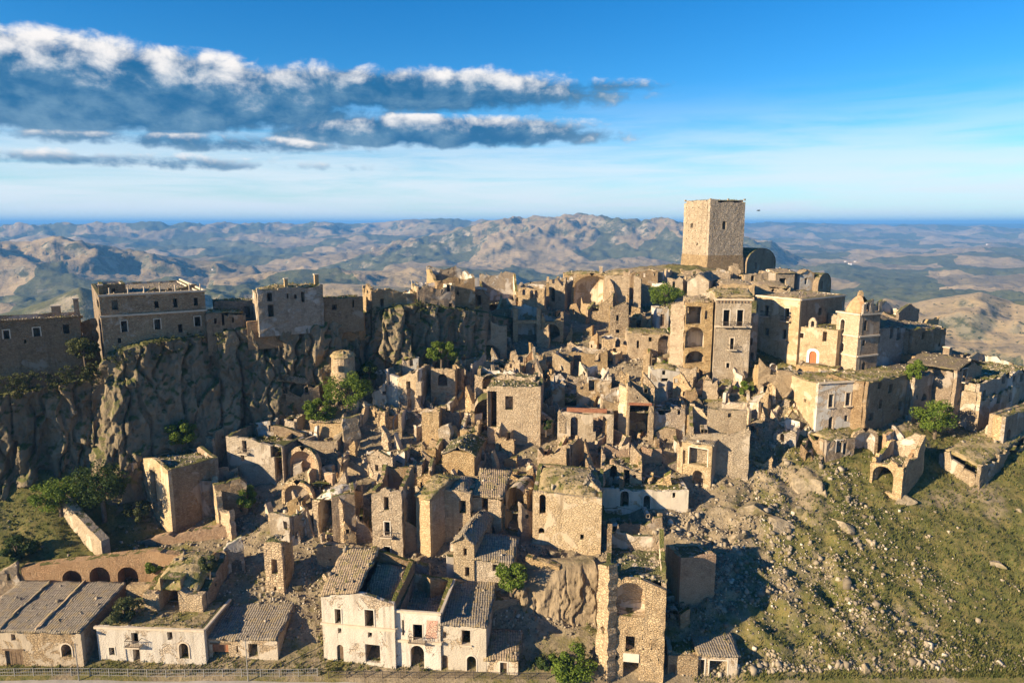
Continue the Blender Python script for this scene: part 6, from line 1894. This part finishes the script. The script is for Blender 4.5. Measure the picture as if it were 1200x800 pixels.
tree('round_tree', 'large bright tree in front of the shaded row of houses', 1094, 516, 46, 50, 'leaf_bright', 112.5)
tree('bush', 'thick bush by the road under the rock face', 671, 800, 58, 44, 'leaf_bright', 76.2, cat='bush')
tree('bush', 'bush at the mouth of the little cave', 640, 790, 30, 24, 'leaf_dark', 77.2, cat='bush')
tree('bush', 'round yellow-green bush between warehouse and black vault ruin', 146, 732, 38, 36, 'leaf_olive', 80.5, cat='bush')
tree('bush', 'small green tree inside the roofless enclosure', 290, 598, 28, 30, 'leaf_bright', 101.5, cat='bush')
tree('bush', 'bush against the palace wall on the cliff edge', 100, 426, 38, 32, 'leaf_olive', 106.5, cat='bush')
tree('bush', 'ivy clump on top of the arched brick wall', 182, 672, 24, 17, 'leaf_bright', 88.5, cat='bush')
tree('bush', 'dark bush on the mound of the black vault ruin', 246, 670, 24, 20, 'leaf_olive', 84.5, cat='bush')
tree('bush', 'ivy hanging on the shaded wall by the two-pier ruin', 545, 392, 18, 34, 'leaf_olive', 138, cat='bush')
tree('bush', 'light shrub beside the flat-roofed ruin', 162, 610, 32, 26, 'leaf_olive', 100, cat='bush')
tree('bush', 'weedy shrub on the grass terrace under the green tree', 790, 392, 18, 12, 'leaf_bright', 140, cat='bush')
tree('bush', 'weeds in the open vault below the terrace', 780, 432, 24, 13, 'leaf_bright', 131, cat='bush')
tree('bush', 'dark shrub in the courtyard behind the big masonry block', 640, 505, 16, 16, 'leaf_dark', 113, cat='bush')
tree('bush', 'small shrub sprouting below the two-window palace', 872, 462, 22, 16, 'leaf_bright', 119, cat='bush')


# ------------------------------------------------------------------ boulders
def boulder(label, px, py, w_px, h_px, Y=None, yaw=0.0, tilt=0.0):
    SEED[0] += 1
    s = SEED[0]
    P = at(px, py, Y) if Y else hit(px, py)
    k = mpp(P)
    bm = bmesh.new()
    bmesh.ops.create_icosphere(bm, subdivisions=3, radius=1)
    co = np.array([v.co[:] for v in bm.verts])
    n = fbm(co[:, 0] * 1.1 + s, co[:, 1] * 1.1, co[:, 2] * 1.1, oct=3, seed=s, ridged=True)
    f = 1 + .16 * n
    co = co * f[:, None]
    # flat fracture faces
    rr = random.Random(s)
    for _ in range(11):
        q = np.array([rr.gauss(0, 1) for _ in range(3)])
        q /= np.linalg.norm(q)
        dd = co @ q
        co -= np.outer(np.maximum(dd - rr.uniform(.42, .75), 0), q)
    co *= 1 + .09 * fbm(co[:, 0] * 3.5, co[:, 1] * 3.5 + s, co[:, 2] * 3.5, oct=3, seed=s + 3)[:, None]
    co *= (w_px * k * .42, w_px * k * .36, h_px * k * .42)
    a, b = rad(yaw), rad(tilt)
    R = np.array([[math.cos(a), -math.sin(a), 0], [math.sin(a), math.cos(a), 0], [0, 0, 1]]) @ np.array([[math.cos(b), 0, math.sin(b)], [0, 1, 0], [-math.sin(b), 0, math.cos(b)]])
    co = co @ R.T
    for v, c in zip(bm.verts, co):
        v.co = c
    me = bpy.data.meshes.new('boulder')
    bm.to_mesh(me)
    bm.free()
    o = link('boulder', me, MATS['boulder_rock'], None, (P[0], P[1], P[2] + h_px * k * .1))
    return tag(o, label, 'boulder', 'boulders on the slope', 'thing')


for a in [('largest boulder on the scree, its sunny face towards the town', 884, 605, 62, 50, None, 20, 25), ('long rocky rib running down from the largest boulder', 915, 628, 66, 34, None, -30, 20), ('high rock outcrop just under the lowest broken hut', 950, 575, 58, 40, None, 15, 20), ('dark rock shelf between the high outcrop and the gutted vaulted house', 990, 622, 52, 30, None, -15, 15),
          ('rock rib in the middle of the scree above the bastion shadow', 868, 634, 40, 28, None, 40, 20), ('upright pale slab on the slope under the church', 967, 586, 14, 26, None, 30, 20),
          ('broad rock below the upright pale slab', 935, 602, 24, 20, None, 50, 15), ('leaning slab in the shade beside the gutted vaulted house', 1000, 596, 20, 16, None, 10, 30), ('sharp pale rock in the middle of the stone field', 1033, 645, 20, 18, None, 30, 30),
          ('flat rock touching the sharp pale rock', 1026, 656, 24, 10, None, 0, 20), ('pale flat slab lying at the edge of the bastion shadow', 907, 690, 26, 9, None, 10, 10),
          ('dark rock on the lower slope near the road', 1015, 786, 18, 18), ('small rock under the dark ridge near the road', 1046, 768, 14, 12), ('rock on the grass at the east edge', 1193, 600, 14, 13), ('rocky knob on the crest of the grassy shoulder', 1152, 572, 26, 16), ('tall weathered rock beside the loggia house', 806, 622, 20, 28, None, 0, 8), ('rounded rock under the broad sunlit house', 648, 652, 26, 18),
          ('split rock above the rock face', 632, 645, 18, 14), ('long half-buried rock ridge on the grass slope', 1165, 660, 34, 9, None, -25, 0), ('rock outcrop at the foot of the gutted vaulted house', 1062, 588, 36, 26),
          ('rocky knob above the largest boulder', 905, 575, 24, 16), ('fallen slab beside the white-framed garage', 872, 770, 16, 12), ('rock in the shaded hollow near the pillar ruin', 350, 690, 22, 14)]:
    boulder(*a)


# ------------------------------------------------------------------ loose stones, grass and undergrowth (uncountable)
def stones(P, size, g):
    """P (n,3), size (n,) -> jittered blocks"""
    n = len(P)
    base = np.array([[-1, -1, -1], [1, -1, -1], [1, 1, -1], [-1, 1, -1], [-1, -1, 1], [1, -1, 1], [1, 1, 1], [-1, 1, 1]], float)
    F0 = np.array([[0, 3, 2, 1], [4, 5, 6, 7], [0, 1, 5, 4], [1, 2, 6, 5], [2, 3, 7, 6], [3, 0, 4, 7]])
    V = base[None] * g.uniform(.55, 1.0, (n, 8, 3)) * g.uniform(.5, 1.2, (n, 1, 3))
    a, b = g.uniform(0, 6.28, n), g.uniform(-.6, .6, n)
    ca, sa, cb, sb = np.cos(a), np.sin(a), np.cos(b), np.sin(b)
    x = V[..., 0] * cb[:, None] + V[..., 2] * sb[:, None]
    z = -V[..., 0] * sb[:, None] + V[..., 2] * cb[:, None]
    y = V[..., 1]
    V = np.stack([x * ca[:, None] - y * sa[:, None], x * sa[:, None] + y * ca[:, None], z], -1) * (size * .5)[:, None, None] + P[:, None]
    F = (F0[None] + 8 * np.arange(n)[:, None, None]).reshape(-1, 4)
    return V.reshape(-1, 3), F


def surface_points(G, n, g):
    """random points on a grid of points (nv,nu,3)"""
    nv, nu = G.shape[:2]
    u, v = g.uniform(0, nu - 1.001, n), g.uniform(0, nv - 1.001, n)
    i, j = v.astype(int), u.astype(int)
    fu, fv = (u - j)[:, None], (v - i)[:, None]
    return G[i, j] * (1 - fu) * (1 - fv) + G[i, j + 1] * fu * (1 - fv) + G[i + 1, j] * (1 - fu) * fv + G[i + 1, j + 1] * fu * fv


def scatter_rubble():
    g = np.random.default_rng(12)
    N = 210000
    Y = 76.0 + g.uniform(0, 1, N) ** 1.5 * 91.5
    X = g.uniform(-.80, .80, N) * Y * 1.08
    X = np.where((np.abs(X) < 108) & ((Y > 78) | (X > 20)), X, 300)
    cl = fbm(X / 7, Y / 7, oct=4, seed=91)
    town = sm(X, -62, -46) * sm(X, 42, 22)
    east = sm(X, 16, 30) * sm(X, 66, 40)
    field = sm(X, 40, 60)
    dens = .7 * town * sm(Y, 79, 84) + east * (.95 * sm(cl, -.3, .15) + .2) + field * (.015 + .3 * sm(cl, .3, .5)) + (1 - sm(X, -62, -46)) * .02
    keep_ = g.uniform(0, 1, N) < dens * (.35 + .75 * sm(cl, -.3, .3)) * .62
    keep_ &= X < 200
    X, Y = X[keep_], Y[keep_]
    Z = hill_z(X, Y) + hill_detail(X, Y)
    size = np.clip(np.exp(g.normal(-1.6, .5, len(X))), .1, .8)
    coarse = (g.uniform(0, 1, len(X)) < .05 * sm(cl[keep_], -.05, .3)) & (X > 12) & (X < 52) & (Y < 112)
    size = np.where(coarse, g.uniform(.5, 1.15, len(X)), size)
    P = np.stack([X, Y, Z + size * .02], -1)
    allP, allS = [P], [size]
    for mat, G in SURF:
        area = np.linalg.norm(G[0, -1] - G[0, 0]) * np.linalg.norm(G[-1, 0] - G[0, 0])
        k = int(area * {'rubble_stone': 2.4, 'roof_tiles': .9, 'roof_grey': .35, 'roof_grass': .7}.get(mat, .8))
        if k < 2:
            continue
        Q = surface_points(G, k, g)
        s = np.clip(np.exp(g.normal(-1.55, .45, k)), .08, .6)
        Q[:, 2] += s * .1
        allP.append(Q)
        allS.append(s)
    P, size = np.concatenate(allP), np.concatenate(allS)
    V, F = stones(P, size, g)
    o = link('rubble', np_mesh('rubble', V, F), MATS['scatter_stone'])
    tag(o, 'loose building stones strewn over the slope and broken roofs', 'rubble', kind='stuff')
    return len(P)


def blades(P, hgt, g, nb=3):
    n = len(P)
    P = np.repeat(P, nb, 0)
    h = np.repeat(hgt, nb) * g.uniform(.5, 1.1, n * nb)
    a = g.uniform(0, 6.28, n * nb)
    w = h * g.uniform(.16, .3, n * nb)
    lean = g.normal(0, .35, (n * nb, 2)) * h[:, None]
    off = g.normal(0, .12, (n * nb, 2))
    B = P + np.concatenate([off, np.zeros((n * nb, 1))], 1)
    d = np.stack([np.cos(a), np.sin(a), np.zeros_like(a)], -1) * w[:, None]
    T_ = B + np.concatenate([lean, h[:, None]], 1)
    V = np.stack([B - d - (0, 0, .05), B + d - (0, 0, .05), T_], 1).reshape(-1, 3)
    return V, np.arange(len(V)).reshape(-1, 3)


def scatter_grass():
    g = np.random.default_rng(31)
    N = 170000
    Y = 75.2 + g.uniform(0, 1, N) ** 1.4 * 76.5
    X = g.uniform(-.80, .80, N) * Y * 1.08
    X = np.where(np.abs(X) < 108, X, 200)
    cl = fbm(X / 9, Y / 9, oct=4, seed=131)
    east = sm(X, 24, 55)
    west = sm(X, -46, -60)
    dens = east * (.55 + .45 * sm(cl, -.3, .2)) + west * .6 * sm(Y, 82, 92) + (1 - east) * (1 - west) * .38 * sm(cl, 0, .3) + .5 * sm(Y, 80.5, 77.6)
    ok = (g.uniform(0, 1, N) < dens * .5) & (X < 150) & ((Y > 76.8) | (X > 22))
    X, Y = X[ok], Y[ok]
    cl = cl[ok]
    P = np.stack([X, Y, hill_z(X, Y) + hill_detail(X, Y)], -1)
    dry = fbm(X / 14, Y / 14, oct=3, seed=151) + .35 * g.normal(size=len(X)) > .08
    h = g.uniform(.18, .5, len(X))
    extra = []
    for mat, G in SURF:
        area = np.linalg.norm(G[0, -1] - G[0, 0]) * np.linalg.norm(G[-1, 0] - G[0, 0])
        k = int(area * {'roof_grass': 5.0, 'rubble_stone': 1.2, 'roof_tiles': .8}.get(mat, 0))
        if k > 2:
            Q = surface_points(G, k, g)
            c2 = fbm(Q[:, 0] / 3, Q[:, 1] / 3, oct=2, seed=9)
            extra.append(Q[c2 > -.1])
    E = np.concatenate(extra)
    Pd, hd = np.concatenate([P[dry], E]), np.concatenate([h[dry], g.uniform(.15, .45, len(E))])
    V, F = blades(Pd, hd, g)
    tag(link('dry_grass', np_mesh('dry_grass', V, F), MATS['blade_dry']), 'dry yellow grass on the slope and on old roofs', 'grass', kind='stuff')
    V, F = blades(P[~dry], h[~dry], g)
    tag(link('green_grass', np_mesh('green_grass', V, F), MATS['blade_green']), 'short green grass and weeds on the slope', 'grass', kind='stuff')


def scatter_undergrowth():
    """low scrub along the cliff tops, ledges and banks"""
    rng = random.Random(8)
    g = np.random.default_rng(8)
    Vs, Fs, n = [], [], 0
    spots = []
    for _ in range(150):                      # cliff edge
        x = rng.uniform(-30, 560)
        k = np.interp(x, [p[0] for p in CLIFF], range(len(CLIFF)))
        i = min(int(k), len(CLIFF) - 2)
        f = k - i
        yt_, Yt = [CLIFF[i][q] * (1 - f) + CLIFF[i + 1][q] * f for q in (3, 4)]
        p = at(x, yt_, Yt)
        dn = rng.random() ** 2 * 3.0
        p = p + np.array([rng.uniform(-.5, .5), .6 - rng.random() * 1.2 - dn * .25, .2 - dn])
        spots.append((p, rng.uniform(.4, 1.1)))
    for _ in range(90):                       # vegetated bank below the long low house
        x, dy_ = rng.uniform(-20, 118), rng.random()
        p = at(x, np.interp(x, [-20, 118], [436, 412]) + 14 + dy_ * 22, np.interp(x, [-20, 118], [99.5, 107]) - dy_ * .8)
        spots.append((p, rng.uniform(.5, 1.2)))
    for _ in range(150):                      # cliff foot and western grass bank
        x, y = rng.uniform(-10, 150), rng.uniform(575, 650)
        p = hit(x, y)
        spots.append((p, rng.uniform(.25, .7)))
    for _ in range(70):
        x, y = rng.uniform(150, 420), rng.uniform(470, 700)
        spots.append((hit(x, y), rng.uniform(.2, .55)))
    for _ in range(150):
        x, y = rng.uniform(400, 900), rng.uniform(380, 700)
        spots.append((hit(x, y), rng.uniform(.2, .5)))
    for _ in range(80):
        x, y = rng.uniform(840, 1200), rng.uniform(520, 795)
        spots.append((hit(x, y), rng.uniform(.2, .6)))
    for _ in range(60):
        x = rng.uniform(330, 640)
        spots.append((at(x, rng.uniform(784, 794), rng.uniform(76.5, 77.4)), rng.uniform(.2, .45)))
    for p, r in spots:
        V, F, _ = crown_mesh(rng, r, r, r * .8, 4, int(45 + r * 70), .11)
        Vs.append(V + p + (0, 0, r * .35))
        Fs.append(F + n)
        n += len(V)
    o = link('undergrowth', np_mesh('undergrowth', np.concatenate(Vs), np.concatenate(Fs)), MATS['leaf_olive'])
    tag(o, 'scrub and weeds on the cliff edge, banks and stony ground', 'undergrowth', kind='stuff')


scatter_rubble()
scatter_grass()
scatter_undergrowth()


# ------------------------------------------------------------------ road, fences, poles
def road():
    xs = np.linspace(-120, 125, 200)
    edge = np.interp(xs, [-120, -30, -15, 10, 40, 125], [76.35, 76.3, 75.6, 74.7, 74.5, 74.5]) + .06 * vnoise(xs * .7, xs * 0)
    rows = []
    for t in (0, .25, .5, .75, .96, 1.0):
        y = 64 + (edge - 64) * t
        z = hill_z(xs, y) + .06
        if t == 1.0:
            z = z - .2
        rows.append(np.stack([xs, y, z], -1))
    o = link('road', np_mesh('road', np.concatenate(rows), grid_faces(6, 200), smooth=True), MATS['asphalt'])
    tag(o, 'pale worn road passing below the houses', 'road', kind='structure')
    return xs, edge


ROADX, ROADE = road()


def fence(label, px0, px1, dy, Y0, Y1, h=1.05, mat='galvanised', step=2.2):
    A, B = at(px0, 790, Y0), at(px1, 790, Y1)
    for q in (A, B):
        q[2] = float(hill_z(q[0], q[1]))
    root = empty('road_fence', A)
    tag(root, label, 'fence', 'fences along the road', 'thing')
    L = np.linalg.norm((B - A)[:2])
    n = max(2, int(L / step))
    d = (B - A) / L
    pts = []
    for i in range(n + 1):
        p = A + (B - A) * i / n
        p[2] = float(hill_z(p[0], p[1]))
        pts.append(p)
        MB().box(p - A + (0, 0, h / 2 - .1), (.045, 0, 0), (0, .045, 0), (0, 0, h / 2 + .1)).build('post', MATS[mat], root)
    for z in (h * .95, h * .52, h * .12):
        MB().tube([p - A + (0, 0, z) for p in pts], [.028] * len(pts), 5).build('rail', MATS[mat], root)
    m = MB()
    for i in range(n):
        for k in range(1, 8):
            p = pts[i] + (pts[i + 1] - pts[i]) * k / 8 - A
            m.box(p + (0, 0, h * .53), (.012, 0, 0), (0, .012, 0), (0, 0, h * .42))
    o = m.build('wire_mesh', MATS[mat], root)
    o['kind'] = 'stuff'


fence('grey railing along the road before the warehouse and whitewashed house', -5, 372, 0, 76.55, 76.45)
fence('rusty low railing along the road before the villa', 385, 640, 0, 76.1, 75.6, .95, 'iron')


def pole(label, px, py, top, Y):
    P = at(px, py, Y)
    P[2] = float(hill_z(P[0], P[1]))
    k = mpp(P)
    h = (py - top) * k
    root = empty('utility_pole', P)
    tag(root, label, 'pole', 'thin poles by the road', 'thing')
    MB().tube([(0, 0, -.4), (0, 0, h)], [.07, .05], 7).build('mast', MATS['galvanised'], root)
    MB().box((0, 0, h - .2), (.35, 0, 0), (0, .03, 0), (0, 0, .03)).build('crossbar', MATS['iron'], root)


pole('thin grey pole in front of the warehouse corner', 93, 800, 752, 75.9)
pole('thin grey pole in front of the rust-red shutter house', 291, 800, 746, 75.9)


# ------------------------------------------------------------------ far farms and a bird
def farm(label, px, py, w_px, col_mat='farm_white'):
    d = ray(px, py)
    Y = np.geomspace(700, 9000, 1500)
    X, Z = d[0] / d[1] * Y, CZ + d[2] / d[1] * Y
    b = Z <= far_height(X, Y)
    i = int(np.argmax(b)) if b.any() else -1
    P = np.array([X[i], Y[i], Z[i]])
    k = mpp(P)
    w = w_px * k / 2
    root = empty('farmhouse', P)
    tag(root, label, 'farmhouse', 'far farm buildings', 'thing')
    h = w * .9
    MB().box((0, 0, h / 2 - 4), (w, 0, 0), (0, w * .6, 0), (0, 0, h / 2 + 4)).build('wall', MATS[col_mat], root)
    MB().add([(-w * 1.05, -w * .65, h), (w * 1.05, -w * .65, h), (w * 1.05, w * .65, h), (-w * 1.05, w * .65, h), (-w * 1.05, 0, h * 1.35), (w * 1.05, 0, h * 1.35)],
             [(0, 1, 5, 4), (2, 3, 4, 5), (0, 4, 3), (1, 2, 5), (0, 3, 2, 1)]).build('roof', MATS['farm_roof'], root)


farm('white farm building in the valley beyond the bell tower, leftmost of three', 991, 307, 2.4)
farm('low white barn in the valley beyond the bell tower, middle of three', 996, 310, 3.6)
farm('white farm building in the valley beyond the bell tower, rightmost of three', 1002, 307, 2.4)
farm('tiny white house on the far eastern rise', 1157, 287, 2.2)
farm('white speck of a farmhouse on the plain behind the palace', 249, 316, 2)


def bird():
    P = at(889, 247, 150)
    m = MB()
    m.tube([(-.45, 0, 0), (-.2, 0, .02), (.15, 0, .02), (.4, 0, .05)], [.02, .1, .09, .03], 6)
    for s in (-1, 1):
        m.add([(-.12, s * .06, .04), (.14, s * .06, .05), (.1, s * .45, .22), (-.08, s * .42, .2), (.0, s * .85, .1)], [(0, 1, 2, 3), (3, 2, 4)])
    o = m.build('bird', MATS['bird_black'], None, P)
    tag(o, 'small black bird flying right of the keep', 'bird', None, 'thing')


bird()
